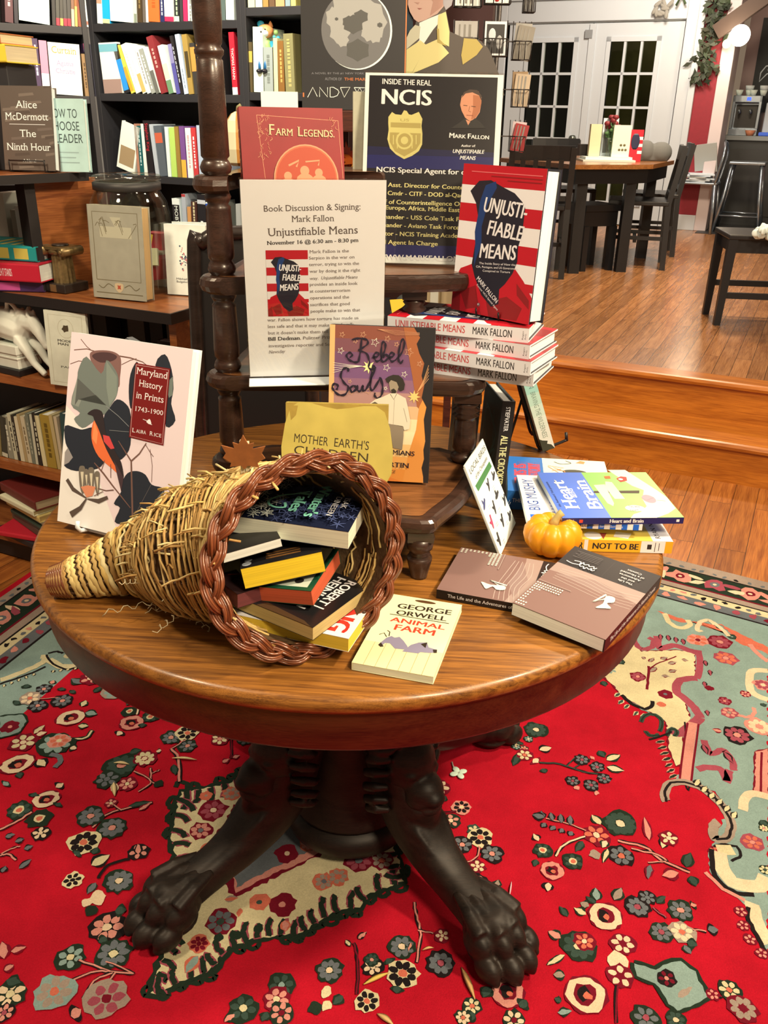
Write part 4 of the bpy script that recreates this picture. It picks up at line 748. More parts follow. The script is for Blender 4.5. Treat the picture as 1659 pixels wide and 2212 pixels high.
# --- Maryland print book on a white wire easel
PINK = C('#efcdb8', .35); CREAM = C('#f4dfc0', .35); LEAFG = C('#757663', .5); LEAFD = C('#23262a', .5); BRN = C('#76503e', .5)
MM = pose((-.5267, 1.3103, .7060), [[.9117, .1185, -.3935], [-.4109, .2573, -.8746], [-.0024, .9590, .2833]])
def maryland(k, w, h):
    k.rect(0, 0, w, h, PINK); k.poly([(0, 0), (w*.55, 0), (w*.35, h*.25), (w*.25, h*.5), (0, h*.62)], CREAM)
    def F(x, y): return 100+x/3.0722, 700+y/3.0722
    def P(pts, m, s=None):
        s = s if s is not None else (3 if len(pts) > 5 else 0)
        q = [k.uv(*F(*p)) for p in pts]; k.poly(smooth(q, s, True) if s else q, m)
    def Ln(pts, wd, m): k.pline([F(*p) for p in pts], [x/3 for x in wd] if isinstance(wd, list) else wd/3, m)
    Ln([(185, 172), (270, 165), (320, 180), (400, 200)], 5, BRN); Ln([(230, 100), (270, 150), (300, 175)], 4, BRN); Ln([(160, 265), (215, 245), (260, 250)], 4, BRN); Ln([(470, 210), (560, 225), (640, 252), (700, 300)], [7, 7, 5, 3], BRN); Ln([(500, 270), (560, 240), (600, 230)], 4, BRN)
    P([(290, 215), (310, 180), (400, 175), (470, 195), (497, 240), (490, 350), (470, 420), (330, 300)], C('#84594a', .6), 4); P([(305, 215), (340, 190), (420, 190), (470, 215), (440, 245), (360, 255)], C('#4d2f2b', .6), 4)
    P([(600, 250), (560, 330), (548, 450), (560, 560), (590, 520), (620, 400), (620, 300)], LEAFD); P([(725, 272), (788, 200), (832, 300), (845, 430), (830, 530), (858, 640), (795, 680), (770, 480)], LEAFD); P([(790, 400), (843, 345), (840, 470), (815, 490)], LEAFG)
    P([(268, 215), (365, 330), (400, 240), (450, 290), (480, 360), (470, 470), (430, 540), (400, 590), (365, 610), (310, 650), (240, 690), (185, 630), (225, 590), (165, 530), (205, 370), (215, 300)], LEAFG)
    P([(205, 365), (165, 530), (215, 550), (235, 500), (220, 430)], C('#8f8b74', .5)); P([(210, 360), (400, 540), (330, 470), (215, 500), (190, 540)], C('#5d5a4c', .5)); P([(400, 245), (470, 350), (470, 470), (420, 545), (400, 420)], C('#86876f', .5))
    P([(470, 500), (530, 530), (560, 600), (560, 800), (520, 880), (470, 905), (420, 860), (380, 640), (420, 560)], LEAFD, 3); P([(125, 675), (200, 690), (240, 700), (310, 685), (330, 720), (340, 800), (385, 900), (340, 960), (200, 975), (120, 940), (150, 890), (160, 850), (130, 790)], LEAFD)
    P([(120, 935), (125, 850), (145, 820), (178, 885), (150, 920)], C('#9a8a78', .5))
    P([(455, 1310), (520, 1330), (600, 1320), (680, 1290), (740, 1245), (783, 1120), (770, 1085), (700, 1065), (660, 1000), (600, 975), (540, 990), (505, 1050), (500, 1110), (450, 1190), (490, 1220)], LEAFD); P([(710, 1245), (740, 1150), (780, 1105), (765, 1240)], C('#6d6a5f', .5))
    Ln([(575, 1335), (570, 1120), (565, 910), (480, 775)], [11, 11, 10, 4], BRN); Ln([(565, 910), (620, 860), (665, 790)], [9, 8, 6], BRN); Ln([(660, 800), (690, 850), (712, 880)], 4, BRN); Ln([(690, 830), (705, 940), (700, 1050)], 3, BRN); Ln([(320, 920), (380, 990), (440, 1070), (560, 1220)], [5, 10, 9, 4], BRN); Ln([(400, 545), (480, 610), (550, 680)], 3, C('#8c8577', .5)); Ln([(420, 705), (550, 715)], 2, C('#8c8577', .5)); Ln([(700, 1060), (600, 1250)], 3, C('#5c5148', .5))
    ORG = C('#ec6b33', .45); P([(320, 640), (350, 690), (390, 790), (440, 900), (500, 1010), (440, 960), (350, 880), (308, 790), (302, 710)], ORG); P([(320, 640), (345, 720), (335, 800), (308, 760)], C('#f58a4a', .45)); P([(275, 595), (320, 565), (370, 580), (385, 640), (400, 730), (450, 830), (500, 920), (515, 1030), (470, 960), (400, 830), (350, 700), (322, 640), (310, 610)], C('#2e2220', .5)); P([(378, 735), (420, 745), (455, 825), (430, 830), (385, 780)], C('#d8433c', .5)); P([(450, 900), (515, 1020), (500, 1115), (470, 990)], C('#47302e', .5)); Ln([(430, 930), (430, 1020)], 4, BRN); Ln([(390, 905), (365, 980)], 4, BRN)
    for q in (((240, 940), 42, 190), ((268, 960), 30, 140), ((300, 950), 40, 195), ((340, 975), 36, 165)):
        x, y = q[0]; P([(x-q[1]/2, y+20), (x, y), (x+q[1]/2, y+20), (x+q[1]/2-4, y+q[2]*.7), (x+4, y+q[2]), (x-q[1]/2+6, y+q[2]*.7)], C('#77664f', .5), 3); P([(x-q[1]/4, y+40), (x+q[1]/4, y+40), (x+4, y+q[2]*.85)], C('#d9c094', .5))
    P([(232, 1080), (280, 1070), (330, 1080), (310, 1140), (270, 1150)], C('#e08456', .5)); PT = C('#5a4636', .5)
    Ln([(140, 1030), (180, 1095), (270, 1155)], [20, 22, 6], PT); Ln([(410, 1150), (350, 1175), (275, 1160)], [18, 24, 6], PT); Ln([(270, 1158), (230, 1220), (165, 1265)], [8, 22, 34], PT); Ln([(345, 1090), (400, 1105), (450, 1100)], 5, BRN); Ln([(320, 1140), (380, 1110)], 4, BRN)
    DR = C('#7a1512', .4); P([(597, 258), (826, 297), (780, 806), (552, 750)], DR); Ln([(600, 270), (815, 306), (772, 795), (560, 742), (600, 270)], 2.5, C('#d8a890', .5))
    for t, a, b, hh in (('Maryland', (601, 330), (806, 366), 44), ('History', (617, 412), (773, 441), 44), ('in Prints', (598, 490), (780, 524), 44), ('1743-1900', (593, 575), (777, 606), 30)): k.ptext(t, F(*a), F(*b), hh/3.07, WHT, serif=True)
    k.ptext('L', F(572, 716), F(592, 720), 9, WHT, serif=True); k.ptext('AURA', F(598, 720), F(665, 732), 7.2, WHT, serif=True); k.ptext('R', F(688, 738), F(712, 742), 9, WHT, serif=True); k.ptext('ICE', F(717, 744), F(766, 753), 7.2, WHT, serif=True)
    Ln([(645, 632), (668, 640), (680, 660), (705, 668)], 3, WHT); P([(668, 650), (690, 630), (700, 665)], WHT, 3)
book('hardcover_book', 'large pink art book with bird and dark leaves propped at table left', MM, (.2324, .3069, .0236), PINK, '#f5e8cc', True, maryland, inner=C('#f0e2c6', .5))
ez = MB(MM); wire = C('#e9ddc6', .4)
for x in (.055, .175): ez.tube([(x, .2, -.006), (x, .0, -.004), (x, -.0045, 0), (x, -.0045, .030), (x, .002, .038), (x, .012, .038)], .0035, wire, 8)
ez.tube([(.055, -.0045, .012), (.175, -.0045, .012)], .0035, wire, 8); ez.tube([(.055, .2, -.006), (.115, .26, -.007), (.175, .2, -.006)], .003, wire, 8)
tag(ez.build('book_easel'), 'white coated wire easel under the large pink art book', 'easel')

# --- letter-size notice in a clear stand
AM = pose((-.2121, 1.3207, S2+.0056), [[.9913, .0046, .1316], [.1316, -.0612, -.9894], [.0035, .9981, -.0613]])
sg = thing('sign_holder', 'clear acrylic holder with white book signing notice on the middle shelf', 'sign', AM)
AW, AH = .2075, .2889; ACR = glass('acrylic', (.97, .97, .96), .03)
mb = MB(); mb.box(0, AW, 0, AH, 0, .0018, C('#f3dfc8', .6)); k = Ink(mb, Matrix.Translation((0, 0, .0018))); k.world = AM
def F5(x, y): return 500+x/3.456, 220+y/3.456
S = 1/3.456
for t, a, b, hh in (('Book Discussion & Signing:', (243, 820), (963, 803), 46), ('Mark Fallon', (450, 897), (767, 890), 46), ('Unjustifiable Means', (273, 1003), (943, 982), 58)): k.ptext(t, F5(*a), F5(*b), hh*S, C('#5a4638', .7), serif=True)
k.ptext('November 16 @ 6:30 am - 8:30 pm', F5(266, 1068), F5(948, 1045), 28*S, INKB, serif=True, bold=.02)
TXT = C('#6d5646', .7)
for t, x0, x1, y0 in (('Mark Fallon is the', 583, 877, 1130), ('Serpico in the war on', 579, 920, 1177), ('terror, trying to win the', 580, 953, 1225), ('war by doing it the right', 582, 963, 1276), ('provides an inside look', 584, 943, 1374), ('at counterterrorism', 585, 888, 1424), ('operations and the', 587, 878, 1474), ('sacrifices that good', 588, 885, 1524), ('people make to win that', 590, 962, 1573), ('war. Fallon shows how torture has made us', 268, 948, 1640), ('less safe and that it may make people talk', 272, 915, 1688), ('but it doesn\'t make them tell the truth.', 274, 880, 1736), ('investigative reporter and Southern bureau', 278, 960, 1832)):
    k.ptext(t, F5(x0, y0), F5(x1, y0-(x1-x0)*.027), 22*S, TXT, serif=True)
k.ptext('way.', F5(583, 1328), F5(650, 1326), 20*S, TXT, serif=True); k.ptext('Unjustifiable Means', F5(668, 1325), F5(940, 1317), 22*S, TXT, serif=True, ital=.2)
k.ptext('Bill Dedman', F5(277, 1783), F5(512, 1774), 26*S, INKB, serif=True, bold=.02); k.ptext(', Pulitzer Prize-winning', F5(514, 1774), F5(900, 1760), 22*S, TXT, serif=True); k.ptext('Newsday', F5(279, 1878), F5(400, 1872), 22*S, TXT, serif=True, ital=.25)
c0, c1, c3 = k.uv(*F5(247, 1108)), k.uv(*F5(562, 1095)), k.uv(*F5(270, 1602))
sub = Ink(mb, Matrix.Translation((c3[0]+.001, c3[1], .0021)), 0, 1e-5); um_cover(sub, math.dist(c0, c1)*1.0, c0[1]-c3[1], True)
mb.build('notice', sg)
hb = MB(); hb.box(-.0015, AW+.0015, -.002, AH+.002, .0022, .0042, ACR); hb.box(-.0015, AW+.0015, -.002, AH+.002, -.0030, -.0008, ACR)
hb.add([(-.0015, -.002, .0045), (AW+.0015, -.002, .0045), (AW+.0015, -.0030, .036), (-.0015, -.003, .036)], [(0, 1, 2, 3)], C('#dcd0b8', .25)); hb.add([(-.0015, -.003, .0045), (AW+.0015, -.003, .0045), (AW+.0015, -.0042, .036), (-.0015, -.0042, .036)], [(0, 1, 2, 3)], C('#dcd0b8', .25))
hb.box(-.0015, AW+.0015, -.0042, -.003, .036, .0365, C('#f0e6d0', .2)); hb.box(-.0015, AW+.0015, -.0045, -.003, -.04, 0, ACR)
hb.build('acrylic_holder', sg)

# --- orange-purple book and yellow book on the lowest shelf
RM_ = pose((-.0879, 1.2878, S1+.0012), [[.9961, .0173, -.0866], [-.0882, .1696, -.9815], [-.0023, .9854, .1705]])
def rebel(k, w, h):
    DK = C('#2a2420', .4); k.rect(0, 0, w, h, C('#e8a862', .4))
    cols = ['#8a4a34', '#7d4a48', '#75495a', '#7a4f66', '#8e5d66', '#b27e6a', '#dba770', '#efc98c', '#f2cf92', '#eeb56a', '#e59a4a', '#dd8433']
    n = len(cols)
    for i, c in enumerate(cols): k.rect(w*.05, h*(1-(i+1)/n), w*.95, h*(1-i/n), C(c, .4))
    for pts, c in ((((.7, 1), (.95, 1), (.95, .45), (.86, .5), (.8, .7)), '#a35a30'), (((.95, .6), (.95, .0), (.75, 0), (.8, .2), (.86, .35), (.88, .5)), '#e08a3a'), (((.05, 0), (.75, 0), (.5, .05), (.05, .07)), '#d9762c')): k.poly([(x*w, y*h) for x, y in pts], C(c, .4))
    k.poly([(w*x, h*y) for x, y in ((.80, 1), (1, 1), (1, 0), (.955, 0), (.95, .04), (.93, .10), (.95, .16), (.94, .22), (.955, .28), (.94, .36), (.93, .42), (.95, .5), (.90, .56), (.92, .64), (.89, .7), (.91, .78), (.86, .84), (.83, .9), (.86, .94))], DK)
    def F(x, y): return 560+x/3.318, 640+y/3.318
    def star(x, y, r, m, wd=.0007):
        u, v = k.uv(*F(x, y)); r *= .00022; k.line([(u+r*(1 if i % 2 == 0 else .42)*math.cos(i*math.pi/5+1.2), v+r*(1 if i % 2 == 0 else .42)*math.sin(i*math.pi/5+1.2)) for i in range(11)], wd, m)
    G, Wt = C('#d99a6a', .5), C('#f0dcae', .5)
    for x, y, r, m in ((830, 330, 30, Wt), (920, 305, 22, G), (745, 275, 22, G), (595, 275, 20, G), (1073, 402, 32, G), (985, 345, 18, G), (913, 512, 26, Wt), (1040, 560, 22, Wt), (585, 390, 24, Wt), (1150, 485, 20, G), (690, 320, 18, G), (780, 680, 22, G), (660, 690, 18, G), (905, 660, 14, Wt), (650, 610, 14, G)): star(x, y, r, m)
    for x, y, r, m in ((785, 505, 48, C('#f3d683', .5)), (1110, 720, 46, C('#f0b862', .5))):
        u, v = k.uv(*F(x, y)); k.poly([(u+r*.00022*(1 if i % 2 == 0 else .45)*math.cos(i*math.pi/8), v+r*.00022*(1 if i % 2 == 0 else .45)*math.sin(i*math.pi/8)) for i in range(16)], m)
    for i in range(5): k.pline([F(740, 500), F(640, 490+i*6), F(530, 475+i*18)], .7, Wt); k.pline([F(1130, 690), F(1175, 640-i*8), F(1215, 590-i*24)], .7, C('#e8a060', .5)); k.pline([F(850, 235), F(980, 245+i*8), F(1150, 262+i*4)], .5, C('#d08a5a', .5))
    IK = C('#1d1420', .5)
    def script(pts, wd): 
        q = smooth([k.uv(*F(*p)) for p in pts], 5); n = len(q); k.line(q, [(.4+.6*abs(math.sin(i*.55)))*wd*.0003 for i in range(n)], IK)
    for p in ([(735, 305), (725, 400), (712, 470)], [(665, 310), (720, 300), (770, 310), (778, 340), (740, 370), (715, 385), (770, 410), (790, 470), (785, 510), (815, 525), (835, 505)], [(712, 470), (680, 470), (640, 450), (627, 420), (650, 402), (668, 420), (650, 438)],
              [(808, 440), (850, 430), (855, 405), (835, 405), (822, 430), (840, 465), (870, 455)], [(870, 455), (900, 390), (905, 340), (885, 330), (875, 400), (880, 462), (905, 462), (925, 435), (905, 415), (890, 440)], [(925, 440), (960, 430), (965, 408), (945, 405), (932, 435), (950, 466), (980, 455)], [(980, 455), (1025, 400), (1042, 330), (1025, 310), (1003, 390), (1000, 455), (1015, 478), (1032, 455)]): script(p, 11)
    for p in ([(640, 540), (635, 515), (605, 520), (585, 570), (610, 620), (640, 650), (620, 700), (575, 705), (540, 680), (525, 650), (540, 625), (565, 640), (555, 670)], [(670, 640), (655, 660), (665, 685), (690, 670), (690, 645), (670, 640)], [(705, 635), (705, 670), (725, 678), (745, 640), (745, 675), (765, 670)], [(765, 670), (800, 600), (830, 515), (815, 505), (800, 600), (800, 665), (820, 670)], [(870, 580), (885, 640), (880, 700), (855, 730), (830, 715), (830, 690)], [(820, 670), (860, 600), (870, 580)]): script(p, 12)
    SK, HT, SH, TR = C('#9a8160', .6), C('#2a2118', .6), C('#dcc399', .6), C('#8a7355', .6)
    k.ppoly([F(*p) for p in ((915, 615), (905, 590), (925, 575), (960, 562), (1000, 565), (1030, 590), (1045, 630), (1038, 670), (1010, 680), (990, 650), (940, 625))], HT); k.ppoly([F(*p) for p in ((930, 620), (945, 600), (985, 615), (1000, 650), (985, 690), (955, 700), (938, 670))], SK); k.ppoly([F(*p) for p in ((945, 670), (965, 660), (985, 680), (970, 705), (952, 705))], HT)
    k.ppoly([F(*p) for p in ((885, 720), (940, 695), (985, 695), (1050, 730), (1065, 790), (1083, 890), (1075, 950), (1040, 960), (1030, 930), (940, 915), (870, 895), (800, 870), (770, 800), (790, 770), (830, 740))], SH); k.ppoly([F(*p) for p in ((860, 895), (940, 915), (1035, 935), (1035, 1000), (1025, 1100), (960, 1085), (945, 1000), (935, 1090), (890, 1080), (880, 1000))], TR)
    k.pline([F(940, 700), F(965, 740), F(985, 700)], 1.0, HT); k.pline([F(970, 740), F(960, 920)], .5, TR); k.pline([F(795, 780), F(850, 790), F(870, 840)], 1.6, TR); k.ppoly([F(*p) for p in ((790, 775), (830, 755), (870, 780), (850, 805), (810, 800))], C('#5b4a36', .6)); k.pline([F(1035, 800), F(1060, 900)], .7, TR); k.pline([F(945, 1000), F(940, 1090)], 1.2, HT)
    k.ptext('AND THE BOHEMIANS', F(560, 1100), F(1112, 1144), 9.5, IK, serif=True, bold=.02); k.ptext('JUSTIN MARTIN', F(620, 1196), F(1073, 1230), 10, IK, serif=True, bold=.02); k.ptext('PLACE', F(885, 1262), F(975, 1266), 6, C('#6a4a2a', .5), ital=.2); k.ptext('W', F(690, 925), F(730, 928), 9, IK, serif=True, ital=.2); k.ptext('alt', F(740, 928), F(800, 932), 8, IK, serif=True, ital=.2)
book('hardcover_book', 'purple and orange hardcover with man in hat leaning on the lowest shelf', RM_, (.1581, .2357, .0240), C('#2b2521', .4), '#eadcc0', True, rebel)
MO = pose((-.1490, 1.2340, S1+.0012), [[.9990, 0, -.045], [-.045, .17, -.984], [0, .985, .17]])
def mother(k, w, h):
    Y1, Y2 = C('#c9a848', .6, noise=.12, nscale=25), C('#a8822e', .7, noise=.2, nscale=40); k.rect(0, 0, w, h, Y2); k.poly(smooth([(w*.03, h*.04), (w*.97, h*.04), (w*.965, h*.92), (w*.5, h*.94), (w*.05, h*.95)], 4, True), Y1)
    k.poly([(w*.03, h*.97), (w*.12, h*.97), (w*.10, h*.86), (w*.05, h*.80)], Y2)
    def F(x, y): return 560+x/3.318, 640+y/3.318
    k.ptext('MOTHER', F(247, 1044), F(490, 1075), 18.5, C('#3b2c14', .7)); k.ptext('EARTH\'S', F(535, 1078), F(782, 1106), 18.5, C('#3b2c14', .7)); k.ptext('CHILDREN', F(247, 1130), F(775, 1192), 18.5, C('#3b2c14', .7))
book('antique_book', 'worn mustard yellow book in front of the orange hardcover, behind the cornucopia', MO, (.153, .132, .013), C('#b08f3a', .7, noise=.15, nscale=30), '#e0c27a', True, mother)

# --- navy poster sign on the third shelf
NM = pose((-.047, 1.4833, S3+.0046), [[.9986, .0173, -.0508], [-.0536, .2778, -.9591], [-.0025, .9605, .2784]])
ns = thing('sign_holder', 'acrylic holder with black and navy speaker poster and gold badge on the third shelf', 'sign', NM)
NW, NH = .2204, .295; mb = MB(); mb.box(0, NW, 0, NH, 0, .0022, C('#f2e3c6', .5)); k = Ink(mb, Matrix.Translation((0, 0, .0022))); k.world = NM
def F2(x, y): return 760+x/3.456, 150+y/3.456
NV, NB = C('#211c1c', .3), C('#252450', .3)
k.rect(.0065, .010, NW-.009, NH-.004, NV); k.rect(.0065, NH*.505, NW-.009, NH*.575, NB); k.rect(.0065, .010, NW-.009, NH*.10, NB)
k.poly([(.0065, NH*.62), (NW-.009, NH*.60), (NW-.009, NH*.575), (.0065, NH*.575)], C('#22203a', .3))
k.ptext('INSIDE THE REAL', F2(228, 108), F2(592, 122), 11.5, WHT, bold=.015); k.ptext('NCIS', F2(225, 258), F2(590, 270), 32, WHT, bold=.035)
GLD, GL2 = C('#d8bd68', .4), C('#b3954a', .4)
k.ppoly([F2(*p) for p in ((273, 355), (300, 318), (325, 335), (370, 340), (390, 305), (410, 310), (425, 335), (445, 340), (470, 330), (500, 317), (527, 370), (520, 420), (527, 480), (525, 560), (500, 610), (450, 645), (390, 670), (330, 635), (285, 590), (265, 520), (275, 450), (272, 400))], GLD)
k.ppoly([F2(*p) for p in ((290, 395), (515, 402), (515, 440), (290, 432))], GL2); k.ppoly([F2(*p) for p in ((285, 470), (515, 478), (512, 550), (480, 600), (392, 650), (320, 610), (282, 540))], GL2)
u, v = k.uv(*F2(393, 530)); k.disc(u, v, .014, GLD); k.disc(u, v, .011, GL2); k.disc(u, v, .006, GLD); k.text('US', *k.uv(*F2(395, 388)), .004, GL2, w=.014)
for x in (310, 340, 450, 480): k.pline([F2(x, 490), F2(x, 590 if 330 < x < 460 else 560)], 2, GLD)
k.ptext('M', F2(728, 510), F2(763, 512), 10.5, WHT, bold=.03); k.ptext('ARK', F2(766, 512), F2(850, 516), 8, WHT, bold=.03); k.ptext('F', F2(866, 516), F2(888, 517), 10.5, WHT, bold=.03); k.ptext('ALLON', F2(890, 517), F2(1022, 523), 8, WHT, bold=.03)
k.ptext('Author of:', F2(815, 578), F2(920, 580), 5, WHT, ital=.2, bold=.02); k.ptext('UNJUSTIFIABLE', F2(752, 624), F2(984, 630), 8, WHT, ital=.2, bold=.02); k.ptext('MEANS', F2(806, 672), F2(920, 677), 8, WHT, ital=.2, bold=.02)
k.ptext('NCIS Special Agent for over 27 years', F2(185, 765), F2(1180, 798), 11, WHT, bold=.025)
YL = C('#ecd07c', .4)
for t, a, b in (('Asst. Director for Counterterrorism', (270, 876), (1060, 906)), ('Cmdr - CITF - DOD al-Qaeda Task', (268, 938), (985, 962)), ('Chief of Counterintelligence Ops', (150, 1000), (850, 1022)), ('Europe, Africa, Middle East', (252, 1045), (803, 1066)), ('Commander - USS Cole Task Force', (120, 1110), (900, 1138)), ('Commander - Aviano Task Force', (120, 1172), (800, 1196)), ('Director - NCIS Training Academy', (135, 1236), (850, 1260)), ('Special Agent In Charge', (105, 1298), (640, 1318))): k.ptext(t, F2(*a), F2(*b), 9, YL, bold=.02)
k.ptext('WWW.MARKFALLON.COM', F2(190, 1418), F2(960, 1440), 11, WHT, bold=.03)
FC = C('#d98a5e', .5)
k.ppoly([F2(*p) for p in ((820, 200), (850, 165), (900, 153), (945, 165), (970, 210), (965, 260), (955, 320), (925, 365), (880, 388), (845, 360), (820, 310), (808, 265))], FC); k.ppoly([F2(*p) for p in ((905, 190), (960, 200), (968, 250), (950, 320), (920, 365), (890, 375), (905, 300))], C('#b8683e', .5)); k.ppoly([F2(*p) for p in ((818, 215), (835, 172), (880, 150), (935, 155), (968, 195), (970, 240), (950, 195), (900, 172), (850, 180))], C('#4a3428', .6))
k.pline([F2(832, 268), F2(862, 272)], 1.4, C('#4a2c1c', .6)); k.pline([F2(892, 276), F2(925, 280)], 1.4, C('#4a2c1c', .6)); k.pline([F2(880, 275), F2(872, 312), F2(890, 318)], .9, C('#8a4a2c', .6)); k.pline([F2(855, 342), F2(905, 346)], 1.2, C('#8a3a28', .6)); k.ppoly([F2(*p) for p in ((845, 365), (885, 388), (920, 365), (960, 395), (1000, 440), (740, 440), (800, 400))], C('#1a1616', .5)); k.ppoly([F2(*p) for p in ((850, 375), (885, 390), (868, 418))], FC)
mb.build('poster', ns)
hb = MB(); hb.box(-.002, NW+.002, -.002, NH+.002, .003, .0048, ACR); hb.box(-.002, NW+.002, -.002, NH+.002, -.003, -.001, ACR); hb.box(-.002, NW+.002, -.002, .0004, -.006, .005, ACR); hb.build('acrylic_holder', ns)
FIN = C('#d8c79a', .8, noise=.1, nscale=60)
def flatbook(nm, lab, px, y, z0, th, col, page='#e8d8b0', **kw):   # upright book seen face on: photograph corners (left, right, top, bottom)
    a, b = aty(px[0], px[2], y), aty(px[1], px[2], y); M = fr(Vector((a.x, y, z0)), (1, 0, 0), (0, 0, 1), (0, -1, 0))
    return book(nm, lab, M, (abs(b.x-a.x), a.z-z0, th), col, page, **kw)
flatbook('cloth_book', 'cream cloth covered book standing behind the navy poster sign', (763, 850, 198), 1.59, S3+.0008, .02, FIN)

# --- old red book on the third shelf
FM = pose((-.2215, 1.395, S3+.001), [[.958, -.04, .284], [.284, .135, -.948], [0, .99, .14]])
def farm(k, w, h):
    RD, GO, OR = C('#93191a', .5, noise=.1, nscale=20), C('#d88a58', .5), C('#c85a30', .5); k.rect(0, 0, w, h, RD)
    def F(x, y): return 440+x/3.606, y/3.606
    k.pline([F(410, 895), F(1045, 940)], .9, GO); k.pline([F(410, 895), F(480, 1390)], .9, GO); k.pline([F(1045, 940), F(1085, 1390)], .9, GO)
    for bx, by, n in ((430, 900, 26), (450, 1080, 16), (1010, 930, 12)):
        for i in range(n):
            x, y = bx+random.uniform(-20, 80)*(1 if bx < 900 else -1), by+random.uniform(-20, 150); k.pline([F(x, y), F(x+random.uniform(-14, 14), y+12), F(x+random.uniform(-20, 20), y+26)], .7, GO)
    GT = C('#e8b878', .5)
    for t, a, b, hh in (('F', (505, 1050), (548, 1052), 23), ('ARM', (556, 1053), (693, 1060), 15), ('L', (730, 1060), (772, 1062), 20), ('EGENDS.', (780, 1063), (1015, 1070), 15)): k.ptext(t, F(*a), F(*b), hh, GT, serif=True, bold=.01)
    u, v = k.uv(*F(800, 1400)); k.disc(u, v, .050, GO, 36); k.disc(u, v, .048, OR, 36); k.disc(u, v, .046, C('#b8401f', .5), 36)
    for x, y, r in ((655, 1370, .012), (785, 1330, .014), (895, 1345, .012)): q = k.uv(*F(x, y)); k.disc(q[0], q[1], r*.5, GO); k.disc(q[0], q[1]-r*.95, r*.95, GO, 12, r*.7)
    k.pline([F(660, 1290), F(740, 1250), F(720, 1300)], 4, GO); k.pline([F(790, 1260), F(900, 1250), F(890, 1290)], 3, GO)
book('antique_book', 'old red cloth book with gilt lettering standing behind the white notice', FM, (.156, .2330, .0265), C('#a02a1e', .55), '#cfa878', True, farm, lambda k, L, t: (k.text('LEGENDS.', L*.5, t*.2, t*.5, C('#c88a58', .5), w=L*.5, al='L', serif=True), k.text('FARM', L*.12, t*.2, t*.5, C('#c88a58', .5), w=L*.25, al='L', serif=True)))

# --- lying and leaning books at the right of the table
def flat(p, yx, d, z0): 
    x = Vector((yx[0], yx[1], 0)).normalized(); z = Vector((0, 0, 1)); return fr(Vector((p[0], p[1], z0)), x, z.cross(x), z)
def shore(k, w, h, scr=False):
    RB, R2, DK = C('#86604f', .35), C('#a3826c', .35), C('#262120', .35); k.rect(0, 0, w, h, RB)
    k.poly([(0, h*.30), (w, h*.30), (w, h*.44), (w*.45, h*.40), (0, h*.47)], R2); k.poly([(w*.1, h*.42), (w*.5, h*.36), (w*.9, h*.45), (w*.4, h*.5)], C('#93715f', .35))
    for i in range(6): k.line(smooth([(w*.02, h*(.36+.04*i)), (w*.3, h*(.40+.035*i)), (w*.6, h*(.35+.04*i)), (w*.9, h*(.37+.03*i))], 4), .0009, C('#b99a80', .35))
    k.rect(0, 0, w, h*.30, DK); k.rect(w*.50, h*.04, w*.503, h*.28, C('#4a4038', .5))
    WN = C('#e8d4ae', .4)
    for r_ in range(4):
        for q in range(9):
            if r_ < 2 or q < 2 or q > 6: k.rect(w*(.985-.028*r_)-.0022, h*(.985-.034*q)-.003, w*(.985-.028*r_), h*(.985-.034*q), WN); 
    for r_ in range(11):
        for q in range(3): k.rect(w*(.985-.028*r_)-.0022, h*(.72-.03*q)-.003, w*(.985-.028*r_), h*(.72-.03*q), WN)
    k.line([(w*.62, h*.62), (w*.99, h*.62)], .0015, R2)
    k.poly(smooth([(w*.22, h*.67), (w*.30, h*.70), (w*.27, h*.62), (w*.30, h*.52), (w*.22, h*.50), (w*.19, h*.56), (w*.24, h*.60), (w*.17, h*.64)], 3, True), WN); k.line([(w*.28, h*.55), (w*.36, h*.64), (w*.31, h*.50)], .003, WN)
    for i, t in enumerate(('The Life', 'and the', 'Adventures', 'of a Haunted', 'Convict')): k.text(t, w*.25, h*(.245-.043*i), h*.024, WHT, serif=True, al='C')
    for i in range(5): k.rect(w*.62, h*(.15-.022*i), w*(.92-.04*(i % 2)), h*(.155-.022*i), C('#6d6055', .5))
    def scr_(pts): q = smooth([(w*x, h*y) for x, y in pts], 5); k.line(q, .0016, WHT)
    scr_([(.60, .25), (.63, .27), (.64, .24), (.66, .265), (.69, .25), (.71, .28), (.73, .25), (.76, .265), (.78, .25), (.86, .262), (.93, .25)]); scr_([(.60, .21), (.62, .235), (.64, .205), (.68, .225), (.70, .205), (.74, .225), (.76, .20), (.78, .245), (.79, .205), (.86, .215)])
def shsp(k, L, t): k.rect(0, 0, L, t, BLK); k.text('The Life and the Adventures of a Haunted Convict', L*.09, t*.32, t*.36, WHT, w=L*.82, al='L', serif=True)
CV = C('#241f1d', .35)
book('paperback_book', 'brown seascape paperback with black spine lying behind its twin near the pumpkin', flat((.2525, 1.0266), (.319, .9478), 0, T), (.1409, .185, .0140), CV, '#d8c8a0', False, shore, shsp, group='seascape paperbacks')
CT = pose((.3985, 1.1000, .7131), [[-.8080, -.5882, .0120], [.5880, -.8072, -.0652], [.0400, -.0489, .9980]])
book('paperback_book', 'brown seascape paperback tilted on its twin, hanging over the table rim', CT, (.1348, .1922, .0200), CV, '#eadcb8', False, shore, shsp, group='seascape paperbacks')
